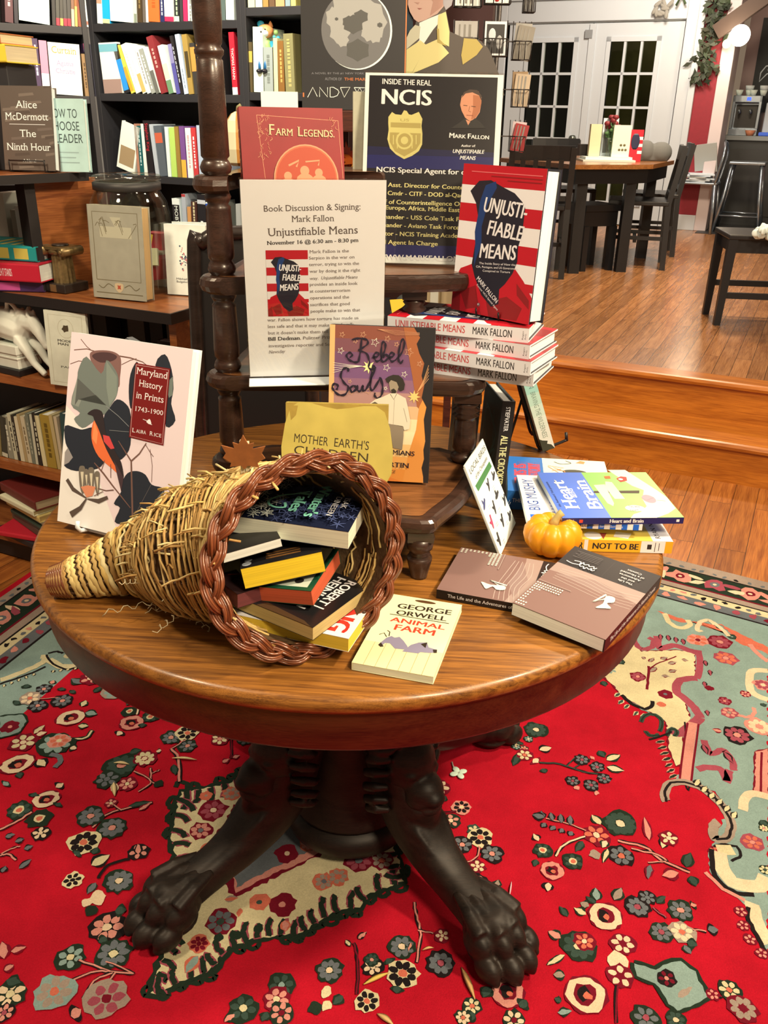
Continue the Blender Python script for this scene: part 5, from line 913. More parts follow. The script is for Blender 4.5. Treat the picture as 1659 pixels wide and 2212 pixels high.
def animal(k, w, h):
    k.rect(0, 0, w, h, C('#f3df9e', .4)); k.rect(0, 0, w, h*.30, C('#ecd08a', .4)); 
    for i in range(1, 7): k.line([(w*i/7, 0), (w*i/7, h*.30)], .0005, C('#8a6f3a', .5))
    def F(x, y): return 440+x/2.86, 960+y/2.86
    IK, RR, GY = C('#2c1d0e', .5), C('#cf3a1e', .5), C('#8a7a80', .5)
    k.ptext('GEORGE', F(1195, 1010), F(1525, 1055), 10, IK, bold=.03); k.ptext('ORWELL', F(1187, 1050), F(1495, 1093), 9.5, IK, bold=.03); k.pline([F(1150, 1048), F(1515, 1108)], 2.4, IK)
    k.ptext('ANIMAL', F(1150, 1092), F(1485, 1147), 9.5, RR, bold=.03); k.ptext('FARM', F(1175, 1145), F(1420, 1184), 12, RR, bold=.03); q = k.uv(*F(1370, 975)); k.disc(q[0], q[1], .015, C('#5a3412', .5), 20, .0035)
    k.ppoly([F(*p) for p in ((1080, 1235), (1130, 1195), (1160, 1185), (1180, 1195), (1210, 1190), (1235, 1215), (1260, 1250), (1255, 1270), (1180, 1262), (1150, 1230), (1120, 1228), (1095, 1250))], GY); k.pline([F(1130, 1190), F(1115, 1165), F(1085, 1175)], 2.2, IK); k.pline([F(1145, 1185), F(1150, 1160), F(1135, 1150)], 2.2, IK)
    k.ppoly([F(*p) for p in ((1225, 1280), (1280, 1240), (1330, 1225), (1380, 1225), (1390, 1255), (1440, 1270), (1440, 1288), (1390, 1290), (1340, 1285), (1325, 1293))], GY); k.ppoly([F(*p) for p in ((1340, 1235), (1382, 1225), (1370, 1260))], IK); k.ppoly([F(*p) for p in ((1415, 1270), (1442, 1270), (1440, 1290), (1420, 1290))], IK); k.ppoly([F(*p) for p in ((1078, 1240), (1095, 1225), (1112, 1250), (1092, 1252))], IK)
book('paperback_book', 'small cream paperback with grey animals lying at the front of the table', pose((-.0369, .9046, T), [[.9639, .2662, 0], [-.2662, .9639, 0], [0, 0, 1]]), (.1042, .1784, .0108), C('#f0dc9c', .4), '#f0dfa8', False, animal)
YEL = C('#eca520', .4); BL1 = C('#3f5fae', .35)
def ntbf(k, w, h): k.rect(0, 0, w, h, C('#efbf45', .4)); k.rect(0, 0, w, h*.16, WHT); k.text('RYAN NORTH', w*.08, h*.085, h*.04, INKB, w=w*.75, al='L', rot=math.pi/2*0, bold=.02); k.disc(w*.12, h*.62, .014, WHT); k.poly([(w*.05, h*.35), (w*.2, h*.3), (w*.25, h*.42), (w*.1, h*.46)], WHT); k.poly([(w*.02, h*.55), (w*.2, h*.5), (w*.2, h*.56)], C('#a03a2a', .5))
def ntbs(k, L, t): k.rect(0, 0, L, t, YEL); k.rect(L*.30, 0, L*.33, t, WHT); k.text('TO BE OR', L*.05, t*.22, t*.55, INKB, w=L*.24, al='L', bold=.03); k.rect(L*.75, 0, L*.94, t, WHT); k.text('NOT TO BE', L*.37, t*.24, t*.5, INKB, w=L*.36, al='L', bold=.035); k.rect(L*.80, t*.3, L*.835, t*.72, INKB); k.rect(L*.86, t*.1, L*.865, t*.9, INKB); k.rect(L*.89, t*.2, L*.895, t*.85, INKB)
book('paperback_book', 'yellow spined paperback at the bottom of the comic stack by the pumpkin', flat((.4597, 1.2388), (.0197, .9998), 0, T), (.130, .200, .0206), YEL, '#efe0bd', False, ntbf, ntbs)
def mush(k, w, h):
    k.rect(0, 0, w, h, WHT); B = C('#1c5fae', .4)
    for i in range(8): k.rect(0, h*(.02+i*.125), w*.14, h*(.02+i*.125+.062), B)
    k.text('BIG MUSHY', w*.20, h*.90, h*.095, C('#274a86', .4), w=w*.72, al='L', rot=0); k.text('HAPPY LUMP', w*.16, h*.73, h*.095, C('#274a86', .4), w=w*.82, al='L')
def mushs(k, L, t):
    k.rect(0, 0, L, t, WHT); B = C('#1c5fae', .4)
    for i in range(10): k.rect(L*(.02+i*.1), 0, L*(.02+i*.1+.05), t, B)
    k.text('BIG MUSHY HAPPY LUMP', L*.12, t*.25, t*.5, INKB, w=L*.46, al='L'); k.text('Sarah\'s Scribbles', L*.63, t*.3, t*.4, WHT, w=L*.2, al='L')
def mushr(k, w, h): mush(k, w, h)
MUM = flat((.4093, 1.2457), (.0402, .9992), 0, T+.0366)
def mushf(k, w, h):    # lettering runs across the cover, read with the spine at the left
    k.rect(0, 0, w, h, WHT); B = C('#1c5fae', .4)
    for i in range(9): k.rect(w*.005, h*(.03+i*.11), w*.13, h*(.03+i*.11+.055), B)
    k.text('BIG MUSHY', w*.90, h*.86, h*.10, C('#274a86', .4), w=w*.68, al='R'); k.text('HAPPY LUMP', w*.93, h*.66, h*.10, C('#274a86', .4), w=w*.75, al='R')
book('paperback_book', 'white paperback with blue lettering and checks under the heart comic', MUM, (.1929, .1812, .0100), WHT, '#f0e2c6', False, mushf, mushs)
def heart(k, w, h):
    GR, CRM, DKG = C('#86b24c', .35), C('#ecdca6', .35), C('#4a3a28', .5); k.rect(0, 0, w, h, GR); k.rect(0, h*.60, w, h, C('#4a6cb4', .35)); k.rect(0, h*.58, w*.02, h*.6, GR)
    def F(x, y): return 980+x/3.19, 940+y/3.19
    k.ppoly([F(*p) for p in ((1060, 240), (1180, 240), (1290, 310), (1400, 380), (1470, 430), (1530, 505), (1480, 540), (1400, 570), (1220, 572), (1240, 545), (1290, 530), (1330, 490), (1300, 440), (1310, 380), (1230, 350), (1150, 300))], CRM)
    k.ppoly([F(*p) for p in ((965, 385), (1280, 382), (1278, 402), (965, 400))], DKG); k.ppoly([F(*p) for p in ((965, 345), (1040, 340), (1105, 470), (1100, 490), (1060, 470))], C('#e2d6a0', .4)); k.ppoly([F(*p) for p in ((1045, 320), (1090, 325), (1180, 440), (1110, 440), (1045, 360))], C('#e2d6a0', .4))
    q = k.uv(*F(1345, 440)); k.disc(q[0], q[1], .017, C('#e08a86', .5), 20, .011); k.pline([F(1290, 430), F(1330, 450), F(1380, 430)], .8, C('#b85a58', .5)); k.pline([F(1400, 450), F(1430, 452), F(1460, 455)], 1.6, C('#a88a5a', .5)); q = k.uv(*F(1250, 505)); k.disc(q[0], q[1], .012, WHT, 20, .016); k.ptext('No way', F(1215, 500), F(1285, 500), 5, INKB); k.ptext('heart!', F(1222, 525), F(1280, 525), 5, INKB)
    k.ppoly([F(*p) for p in ((1120, 300), (1150, 285), (1190, 290), (1195, 315), (1150, 325))], C('#cf3a2c', .5)); q = k.uv(*F(1150, 305)); k.disc(q[0], q[1], .004, WHT); k.ppoly([F(*p) for p in ((1035, 285), (1075, 282), (1082, 300), (1045, 302))], C('#d9622c', .5))
    for t, ww, v, hh in (('Heart', .62, .86, .115), ('Brain', .62, .665, .115)): k.text(t, w*.50, h*v-h*.05, h*hh, WHT, w=w*ww, al='C', serif=True, bold=.045)
    k.text('and', w*.52, h*.775, h*.05, WHT, w=w*.2, al='C', serif=True, bold=.03); k.text('the Awkward Yeti presents', w*.5, h*.955, h*.022, NAVY, w=w*.55)
def hearts(k, L, t): k.rect(0, 0, L, t, C('#24244e', .35)); k.text('Seluk', L*.03, t*.25, t*.5, WHT, al='L', w=L*.07, ital=.2); k.text('Heart and Brain', L*.39, t*.22, t*.55, WHT, al='L', w=L*.28, serif=True, bold=.04); k.rect(L*.14, t*.25, L*.17, t*.75, C('#d0402a', .5)); k.rect(L*.94, t*.3, L*.965, t*.7, WHT)
book('paperback_book', 'blue and green cartoon comic lying on top of the stack by the pumpkin', pose((.4744, 1.2507, T+.0474), [[-.0569, -.9984, 0], [.9984, -.0569, -.0038], [.0038, 0, 1]]), (.1882, .1947, .0108), C('#4a6cb4', .35), '#efe2c4', False, heart, hearts)
def romeo(k, w, h):
    k.rect(0, 0, w, h, C('#2f6ea6', .35)); k.rect(0, 0, w, h*.64, C('#f2e6b8', .35)); R = C('#d4404a', .5); O = C('#d98a4a', .5); D = C('#4a4434', .5)
    for t, v, ww in (('THIS IS', .86, .55), ('THE STORY', .72, .62)): k.text(t, w*.5, h*v-h*.05, h*.12, R, w=w*ww, bold=.06)
    for i in range(14): k.rect(w*.15, h*(.67+i*.017), w*.85, h*(.672+i*.017), C('#b02a38', .5))
    k.line(smooth([(w*.9, h*.52), (w*.84, h*.45), (w*.88, h*.35), (w*.95, h*.4)], 4), .002, D); k.disc(w*.62, h*.33, .012, D, 16, .022); k.poly([(w*.9, h*.3), (w*.97, h*.25), (w*.95, h*.2), (w*.88, h*.22)], O); k.line([(w*.5, h*.18), (w*.6, h*.05)], .004, O)
    for q in range(8): k.line([(w*random.uniform(.5, .8), h*random.uniform(.4, .6)), (w*random.uniform(.5, .8), h*random.uniform(.4, .6))], .0015, O)
book('paperback_book', 'thick blue and cream paperback with red lettering behind the heart comic', pose((.3982, 1.3802, T), [[.1135, -.9935, 0], [.9935, .1135, 0], [0, 0, 1]]), (.17, .1838, .0350), C('#2f6ea6', .35), '#efe2c4', False, romeo, lambda k, L, t: (k.rect(0, 0, L, t, C('#2a5f8e', .35)), k.text('THE GREAT', L*.05, t*.4, t*.2, WHT, w=L*.25, al='L')))
# --- folded bird card
CM = pose((.184, 1.2198, T), [[.3166, -.3995, .8603], [.9483, .1117, -.2971], [.0226, .9099, .4142]])
cd = thing('bird_guide_card', 'tall white folded bird guide card leaning beside the stand', 'card', CM); mb = MB(); CW, CHH = .123, .1583
mb.box(0, CW, 0, CHH, -.0012, .0009, C('#f3e6cb', .5)); k = Ink(mb, Matrix.Translation((0, 0, .0009))); k.world = CM
def F6(x, y): return 980+x/3.19, 940+y/3.19
k.ptext('LOCAL BIRDS', F6(118, 272), F6(222, 98), 9, INKB, ital=.1); k.ptext('of the Chesapeake', F6(155, 305), F6(232, 165), 6.5, INKB, ital=.25); k.ppoly([F6(*p) for p in ((148, 350), (245, 180), (262, 215), (170, 388))], C('#4a7a3e', .5))
BD = C('#3c3632', .6)
for x, y, c, a in ((240, 345, BD, .9), (275, 285, BD, .3), (210, 480, C('#4a4a6a', .6), .5), (280, 500, BD, 1.2), (350, 450, BD, .7), (262, 600, C('#c0405a', .6), 1.3), (335, 590, BD, 1.0), (385, 560, BD, .4), (310, 720, BD, 1.3), (295, 415, BD, .2)):
    u, v = k.uv(*F6(x, y)); k.disc(u, v, .011, c, 12, .0035, a); k.disc(u+.004*math.cos(a+1.6), v+.004*math.sin(a+1.6), .007, c, 8, .0025, a+1.4); k.disc(u+.01*math.cos(a), v+.01*math.sin(a), .003, c, 8)
    for i in range(2): k.line([(u+.012, v-.010-.004*i), (u+.024, v-.010-.004*i)], .0006, C('#9a8f80', .6))
mb.box(0, CW, 0, CHH*.98, -.0026, -.0012, C('#d8ccb0', .5)); mb.build('card', cd)
# --- two teal-black hardcovers standing upright, and a pale green one on a wire easel
def crk(k, L, t): k.rect(0, 0, L, t, C('#191613', .35)); k.text('STIEFVATER', L*.05, t*.34, t*.32, WHT, w=L*.22, al='L', serif=True); k.text('ALL THE CROOKED SAINTS', L*.31, t*.22, t*.52, C('#e2cf86', .4), w=L*.64, al='L', bold=.02)
def crf(k, w, h): k.rect(0, 0, w, h, C('#12302f', .4)); k.rect(0, 0, w*.06, h, C('#1f5a5c', .4)); [k.line(smooth([(w*random.random(), h*random.random()) for _ in range(4)], 4), .003, C('#2c6a5c', .4)) for _ in range(8)]
CRR = [[-.1004, .0482, .9938], [.9939, .0504, .0980], [-.0454, .9976, -.0529]]
for p, lab in (((.1847, 1.3855, .7052), 'right of the pair'), ((.1330, 1.435, .7052), 'left of the pair')):
    book('hardcover_book', 'black spined teal hardcover with yellow title upright behind the bird card, ' + lab, pose(p, CRR), (.14, .1925, .0223), C('#15393a', .4), '#ead9bd', True, crf, crk, crf, group='teal hardcovers standing upright', spine_mat=C('#191613', .35))
BM = pose((.3236, 1.6765, .7040), [[-.0190, -.3448, .9385], [.9998, -.0068, .0177], [.0003, .9386, .3449]])
def bvs(k, L, t):
    cs = ['#6fae9c', '#86b89e', '#a3c2a0', '#bccaa4', '#cfd0aa', '#ddd4b0', '#e4d6b4', '#e6d8b8']
    for i, c in enumerate(cs): k.rect(L*i/8, 0, L*(i+1)/8, t, C(c, .4))
    k.text('BROWN', L*.12, t*.32, t*.4, C('#5c7a68', .5), w=L*.2, al='L'); k.text('BRAVING THE WILDERNESS', L*.36, t*.32, t*.38, C('#7c8468', .5), w=L*.5, al='L')
    k.poly([(L*.86, 0), (L, 0), (L, t), (L*.95, t*.8), (L*.93, t*.5), (L*.9, t*.6), (L*.88, t*.2)], C('#3a3a28', .5))
def bvb(k, w, h):
    k.rect(0, 0, w, h, C('#b8b49a', .4)); k.rect(0, h*.55, w, h, C('#9fae9c', .4)); G = C('#3a3826', .5)
    for i in range(14): x = w*(i+.5)/14; hh = h*random.uniform(.1, .34); k.poly([(x-w*.04, 0), (x+w*.04, 0), (x, hh)], G)
    k.rect(w*.36, h*.10, w*.72, h*.22, WHT)
    for i in range(12): k.rect(w*(.39+i*.026), h*.12, w*(.39+i*.026+.01*(1+i % 2)), h*.20, INKB)
book('hardcover_book', 'pale green to cream hardcover leaning on a black easel behind comics', BM, (.145, .2026, .0253), C('#b8b49a', .4), '#efe2c6', True, None, bvs, bvb)
ez = MB(BM); wire = C('#1c1816', .4)
ez.tube(smooth([(.03, -.004, .055), (.03, -.006, .03), (.03, -.006, -.002), (.035, .06, -.004), (.06, .125, -.004), (.075, .13, -.004), (.095, .12, -.004), (.12, .05, -.004), (.125, -.006, -.003), (.125, -.006, .03)], 5), .0032, wire, 8); ez.tube([(.03, -.006, .055), (.03, .012, .058)], .0032, wire, 8); ez.tube([(.075, .1, -.004), (.075, -.006, -.07)], .0028, wire, 8)
tag(ez.build('book_easel'), 'black wire easel behind the pale green leaning hardcover', 'easel')
# ================================================================ WICKER HORN AND WHAT IT HOLDS
RC = Vector((-.0903, .9426, .8317)); RN = Vector((.5058, -.8535, .1251)).normalized()
ra = RN.cross(Vector((0, 0, 1))).normalized(); rb = ra.cross(RN)
ST = [C(h, .7, noise=.15, nscale=60) for h in ('#cf9e52', '#b98540', '#dcb064', '#a57433')]; LT_ = [C(h, .6, noise=.12, nscale=60) for h in ('#e2b766', '#d6a652', '#ebc87e')]
RIB = C('#4e2f17', .6); WICK = C('#8a4520', .35, coat=.5, noise=.12, nscale=80); WICK2 = C('#74371a', .35, coat=.5, noise=.12, nscale=80); LIN = C('#5f3f1f', .85, noise=.4, nscale=120, bump=.8, bscale=160)
hc = thing('wicker_cornucopia', 'woven straw cornucopia with braided brown rim lying on the table full of paperbacks', 'cornucopia', (0, 0, 0))
ctl = [(RC, .117), (Vector((-.128, 1.0, .8165)), .113), (Vector((-.185, 1.028, .8035)), .104), (Vector((-.2465, 1.040, .789)), .0895), (Vector((-.2864, 1.0663, .7705)), .0715), (Vector((-.3465, 1.0924, .7505)), .0515), (Vector((-.3794, 1.089, .7405)), .0415), (Vector((-.4114, 1.0824, .7315)), .0325), (Vector((-.4434, 1.0768, .7237)), .0248), (Vector((-.466, 1.0775, .7190)), .0195)]
cc = smooth([c for c, r in ctl], 12); cr = [p[0] for p in smooth([(r, 0, 0) for c, r in ctl], 12)]; NC = len(cc)
def hframe(f):
    i = f*(NC-1); k = min(int(i), NC-2); t = i-k
    p = Vector(cc[k]).lerp(Vector(cc[k+1]), t); r = cr[k]+(cr[k+1]-cr[k])*t
    d = (Vector(cc[min(k+2, NC-1)])-Vector(cc[max(k-1, 0)])).normalized()
    if f < .2: d = (-RN).lerp(d, f/.2).normalized()
    a = d.cross(Vector((0, 0, 1))).normalized(); return p, r, d, a, a.cross(d)
def hpt(f, th, k=1.0):
    p, r, d, a, b = hframe(f); q = p + (a*math.cos(th)+b*math.sin(th))*r*k
    if q.z < TZ+.0012: q.z = TZ+.0012
    return q
mb = MB(); mb.rings([[tuple(hpt(i/40, 2*math.pi*j/28, .94)) for j in range(28)] for i in range(41)], LIN, caps=False);  # solid brown shell added inside the weave to block light
for j in range(14): mb.tube([tuple(hpt(f/24, 2*math.pi*j/14, .985)) for f in range(0, 25)], .0022, RIB, 5); mb.tube([tuple(hpt(f/24, 2*math.pi*(j+.12)/14, .985)) for f in range(10, 25)], .002, RIB, 5)
random.seed(3)
for i in range(240):      # straw of the inner face, running round the mouth
    f = random.uniform(.03, .42); t0 = random.uniform(0, 6.28); ln = random.uniform(.3, .9)
    mb.tube([tuple(hpt(f+random.uniform(-.004, .004), t0+ln*j/7, .925)) for j in range(8)], random.uniform(.0012, .002), random.choice(ST+LT_), 4)
for i in range(84):      # fine straw coils near the mouth
    f = .015+.50*i/84; ph = random.random()*6.28; sl = random.uniform(-.008, .008)
    pts = [tuple(hpt(min(1, max(0, f+sl*math.sin(2*math.pi*j/36)+random.uniform(-.0016, .0016))), 2*math.pi*j/36, 1.0+.022*math.sin(7*2*math.pi*j/36+math.pi*i)+random.uniform(-.008, .014))) for j in range(36)]
    mb.tube(pts, random.uniform(.0013, .0023), random.choice(ST), 5, loop=True)
for i in range(16):      # broad pale willow strips of the tail
    f = .50+.385*i/15; sl = .012*math.sin(i)
    pts = [tuple(hpt(min(1, f+sl*math.sin(2*math.pi*j/42+i)+.006*math.sin(3*j)), 2*math.pi*j/42, 1.03+.03*math.sin(7*2*math.pi*j/42+math.pi*i))) for j in range(42)]
    mb.tube(pts, random.uniform(.0034, .0046), random.choice(LT_ if i % 3 else ST), 6, loop=True, flat=.55)
for i in range(230):     # loose straw standing off the upper side
    f = random.uniform(.02, .5); th = random.gauss(1.7, .75); q = hpt(f, th, 1.01); L = random.uniform(.012, .036); p, r, d, a, b = hframe(f)
    t = (d*random.uniform(.3, 1)+a*random.uniform(-.5, .5)+(q-p).normalized()*random.uniform(-.05, .22)).normalized()
    if random.random() < .5: t = -t
    mb.tube([tuple(q), tuple(q+t*L*.5+Vector((0, 0, random.uniform(0, .004)))), tuple(q+t*L)], random.uniform(.0009, .0018), random.choice(ST+LT_), 4)
for i in range(16):      # curly raffia wisps
    f = random.uniform(.33, .5); q = hpt(f, random.uniform(-2.6, -1.0)-.3*0, 1.04) if i < 10 else hpt(f, random.uniform(2.3, 3.6), 1.03); d = Vector((random.uniform(-1, 1), random.uniform(-1, .1), random.uniform(-.3, .3))).normalized()
    L = random.uniform(.03, .07); s_ = d.orthogonal(); mb.tube([tuple(max_z) for max_z in [Vector((w.x, w.y, max(w.z, TZ+.002))) for w in [q+d*L*t/14+s_*.003*math.sin(t*1.5)+d.cross(s_)*.003*math.cos(t*1.5) for t in range(15)]]], .0006, C('#c9ac78', .6), 4)
mb.build('woven_horn', hc)
mb = MB()
for i in range(16):
    f = .885+.11*i/15; mb.tube([tuple(hpt(f, 2*math.pi*j/30, 1.04+.03*math.sin(8*2*math.pi*j/30+math.pi*i))) for j in range(30)], .0022, WICK2 if i % 2 else C('#9c6a34', .5), 5, loop=True)
e = hpt(1, 0, 0); 
for k in range(5): mb.tube([tuple(hpt(.99, k*1.25+.3*math.sin(t), 1-t*.12)-hframe(1)[2]*(-.004*math.sin(t*.7))) for t in range(7)], .003, WICK2, 6)
mb.ell(tuple(e), (.012, .012, .012), RIB); mb.build('rope_tip', hc)
mb = MB(); NB = 420; turns = 7
for s_ in range(3):
    for w in range(5):
        pts = []
        for j in range(NB):
            th = 2*math.pi*j/NB; ph = th*turns + s_*2*math.pi/3; ox = .0080*math.sin(ph); oy = .0050*math.sin(2*ph)
            nx, ny = -(.0075*2*math.cos(2*ph)), (.0125*math.cos(ph)); l = math.hypot(nx, ny) or 1; off = (w-2)*.0031
            # the five wires of a strand lie side by side, in the plane of the braid
            px_ = ox + off*.85; py_ = oy + .0012*math.cos(w*2.1+ph)
            rad = ra*math.cos(th)+rb*math.sin(th); wob = 1+.01*math.sin(3*th+1)
            q = RC + rad*(.123*wob+px_) + RN*(py_)
            if q.z < TZ+.0022: q.z = TZ+.0022
            pts.append(tuple(q))
        mb.tube(pts, .0018, WICK if (s_+w) % 2 else WICK2, 5, loop=True)
mb.build('braided_rim', hc)

def edge(A, zA, B, zB, L, th, tilt, kind=0):
    a, b = atz(*A, zA), atz(*B, zB); e = b-a; w = e.length; e.normalize()
    l = Vector((0, 0, 1)).cross(e).normalized(); l = l*math.cos(tilt)+Vector((0, 0, 1))*math.sin(tilt); l = (l-e*l.dot(e)).normalized()
    if kind == 0:      # e runs away from the viewer: fore-edge in front, top edge at the right
        x = -l; n = x.cross(e); o = a-x*L-n*th; return fr(o+e*w, -e, x, n), (w, L, th)
    n = (-l).cross(e) if kind == 1 else None
    n = e.cross(l); o = a+l*L-n*th; return fr(o, -l, e, n), (L, w, th)
def winter(k, w, h):
    k.rect(0, 0, w, h, C('#1d2030', .35)); S1_, S2_ = C('#cfc5a4', .5), C('#4e5470', .5)
    for i in range(150):
        u, v = random.uniform(.02, .98)*w, random.uniform(.02, .98)*h; m = S1_ if v < h*.42 else S2_; r = random.uniform(.005, .011)
        for j in range(3): a = j*1.047+i; k.line([(u-r*math.cos(a), v-r*math.sin(a)), (u+r*math.cos(a), v+r*math.sin(a))], .0012, m)
    G = C('#8fd3a2', .4); k.text('ISAK', w*.34, h*.875, h*.042, WHT, w=w*.28, al='L', serif=True); k.text('DINESEN', w*.34, h*.81, h*.042, WHT, w=w*.5, al='L', serif=True)
    k.text('Winter\'s', w*.06, h*.66, h*.085, G, w=w*.86, al='L', serif=True, bold=.05); k.text('Tales', w*.30, h*.535, h*.085, G, w=w*.55, al='L', serif=True, bold=.05)
    k.line(smooth([(w*.30, h*.60), (w*.42, h*.5), (w*.5, h*.42), (w*.68, h*.36), (w*.8, h*.42), (w*.78, h*.5), (w*.66, h*.48)], 4), .0035, G)
    k.rect(w*.0, 0, w*1, h*.0, G)
M_, d_ = edge((753, 1149), .862, (797, 1068), .868, .18, .025, .03)
book('paperback_book', 'navy snowflake paperback with green title lying on top inside the cornucopia', M_, d_, C('#1f2233', .35), '#f3dfae', False, winter)
M_, d_ = edge((753, 1380), TZ+.043, (832, 1264), TZ+.043, .178, .0195, .02)
book('paperback_book', 'white paperback with big red letters and yellow page edges under the black one', M_, d_, WHT, '#e8b52e', False, lambda k, w, h: (k.rect(0, 0, w, h, WHT), k.text('FLYING', w*.06, h*.80, h*.15, C('#d0281c', .4), w=w*.86, al='L', bold=.06), k.text('a novel', w*.1, h*.955, h*.03, INKB, w=w*.3, al='L')))
M_, d_ = edge((676, 1356), TZ+.063, (800, 1264), TZ+.063, .178, .0185, .03)
def hein(k, w, h): k.rect(0, 0, w, h, C('#1c1815', .35)); k.text('ROBERT', w*.06, h*.83, h*.075, WHT, w=w*.55, al='L', bold=.03); k.text('HEINLEIN', w*.06, h*.735, h*.075, WHT, w=w*.72, al='L', bold=.03); k.poly([(w*.9, h*.55), (w, h*.5), (w, h*.98), (w*.95, h*.9)], C('#4a3018', .5)); k.rect(w*.66, h*.72, w*.68, h*.92, WHT)
book('paperback_book', 'worn black paperback with white author lettering under the orange edged book', M_, d_, C('#231d18', .4), '#c9a25a', False, hein)
M_, d_ = edge((672, 1277), TZ+.094, (732, 1186), TZ+.104, .16, .022, -.10)
book('paperback_book', 'cream and green paperback with orange page edges in middle of cornucopia', M_, d_, C('#1d4a2c', .4), '#d2542a', False, lambda k, w, h: (k.rect(0, 0, w, h, C('#1d4a2c', .4)), k.rect(0, 0, w*.93, h*.95, C('#d9cfa6', .4)), k.text('OUTLET', w*.1, h*.72, h*.09, C('#1d3a24', .4), w=w*.7, al='L') if 0 else k.disc(w*.8, h*.85, .006, INKB), [k.rect(w*.1, h*(.7-.1*i), w*(.75-.1*i), h*(.75-.1*i), C('#7d8a6a', .5)) for i in range(3)]))
M_, d_ = edge((519, 1229), .817, (695, 1191), .834, .11, .028, -.10, 1)
book('paperback_book', 'thick black paperback with bright yellow page edges in the cornucopia', M_, d_, C('#201b19', .4), '#f0bd1e', False, lambda k, w, h: (k.rect(0, 0, w, h, C('#201b19', .4)), [k.rect(w*(.70+.07*i), h*.32, w*(.74+.07*i), h*.75, C('#7d4c1e', .5)) for i in range(3)], k.disc(w*.9, h*.08, .006, C('#b8b0a0', .4)), k.disc(w*.8, h*.1, .005, C('#b8b0a0', .4))))
M_, d_ = edge((462, 1203), .838, (606, 1162), .852, .10, .012, -.06, 1)
book('paperback_book', 'thin dark paperback with white page edges beneath the navy snowflake book', M_, d_, C('#26221d', .4), '#e9d9b4', False)
M_, d_ = edge((460, 1245), .785, (513, 1284), .785, .11, .020, -.05, 1)
book('paperback_book', 'dark maroon paperback with orange marks at the left inside the cornucopia', M_, d_, C('#2a1512', .45), '#6a2a24', False, lambda k, w, h: (k.rect(0, 0, w, h, C('#2a1512', .45)), [k.line([(w*random.uniform(.1, .9), h*random.uniform(.1, .9)), (w*random.uniform(.1, .9), h*random.uniform(.1, .9))], .003, C('#a03a22', .5)) for _ in range(9)]))
M_, d_ = edge((540, 1288), .770, (600, 1248), .772, .11, .014, 0)
book('paperback_book', 'maroon paperback with dusty pink page edges lowest behind the orange edges', M_, d_, C('#3a1a18', .45), '#a0504a', False)
# clothes-peg with a maple leaf
P0 = hpt(.17, 1.75, 1.0); PG = C('#e0c08a', .6); lc = thing('clothespin', 'wooden clothespin with rust maple leaf clipped on top of the cornucopia', 'clothespin', Matrix.Translation(aty(532, 1036, P0.y)))
mb = MB(); mb.box(-.0055, -.0005, -.004, .004, 0, .052, PG); mb.box(.0005, .0055, -.004, .004, .004, .050, PG); mb.tube([(-.007, 0, .02), (-.002, -.005, .022), (.007, -.004, .02), (.007, .004, .018), (-.006, .004, .022)], .0009, C('#8a8a88', .3, .9), 5); mb.build('peg', lc)
LF = [(0, .032), (.006, .020), (.013, .022), (.011, .014), (.027, .018), (.022, .008), (.026, .002), (.016, -.004), (.018, -.010), (.004, -.008), (.001, -.012), (-.001, -.012), (-.004, -.008), (-.018, -.010), (-.016, -.004), (-.026, .002), (-.022, .008), (-.027, .018), (-.011, .014), (-.013, .022), (-.006, .020)]
mb = MB(Matrix.Translation((0, -.006, .030)) @ Matrix.Rotation(math.pi/2, 4, 'X')); mb.prism(LF, 0, .0025, C('#96501e', .7, noise=.2, nscale=90)); mb.build('maple_leaf', lc)
# little pumpkin
pk = thing('pumpkin', 'small ribbed orange pumpkin with a stub stem beside the comic stack', 'pumpkin', Matrix.Translation((*atz(1190, 1192, TZ)[:2], TZ+.0006)))
PO = C('#f09010', .35, noise=.10, nscale=18); mb = MB(); R_ = []
prof = [(.010, .008), (.022, .0015), (.034, .006), (.043, .018), (.0465, .030), (.045, .042), (.037, .052), (.025, .0565), (.014, .053), (.008, .047), (.003, .044)]
for r, z in prof:
    R_.append([(r*(1-(.13*(abs(math.cos(4.5*2*math.pi*j/72))**-.0 if 0 else (1-abs(math.sin(4.5*2*math.pi*j/72+.3)))**2.2)))*math.cos(2*math.pi*j/72), r*(1-.13*(1-abs(math.sin(4.5*2*math.pi*j/72+.3)))**2.2)*math.sin(2*math.pi*j/72), z+.002*(abs(math.sin(4.5*2*math.pi*j/72+.3))-.6)*(1 if z > .03 else 0)) for j in range(72)])
mb.rings(R_, PO); mb.build('body', pk)
mb = MB(); mb.tube([(0, 0, .045), (.002, 0, .056), (.007, .001, .064), (.012, .002, .068)], [.009, .006, .0055, .0065], C('#b99a52', .6, noise=.2, nscale=90), 7); mb.build('stem', pk)
# ================================================================ BLACK BOOKCASES ALONG THE BACK
BB = 3.326; BLKW = C('#2b2724', .5); BLKD = C('#191614', .6)
PB = room(0, BB); NBK = VX
def unit(label, M, W, zs, ht, depth=.27):      # local x along the front, y into the depth
    r = thing('bookcase', label, 'bookcase', M)
    for x in (0, W-.022): MB().box(x, x+.022, 0, depth, 0, ht, BLKW).build('side_panel', r, .0015)
    MB().box(.022, W-.022, depth-.012, depth, 0, ht, BLKD).build('back_panel', r)
    for z in zs: MB().box(.022, W-.022, .002, depth-.012, z-.03, z, BLKW).build('shelf', r, .0015)
    return r
a0, a1 = -3.0, -2.215
unit('black bookcase in the middle, behind the tall turned pole', RM(a0, BB), a1-a0, (.09, .40, .70, 1.055, 1.387, 1.657, 1.97), 2.25)
unit('narrow black bookcase at the right end, behind the red cloth book', RM(a1, BB), .34, (.09, .40, .72, 1.06, 1.397, 1.698, 2.0), 2.25)
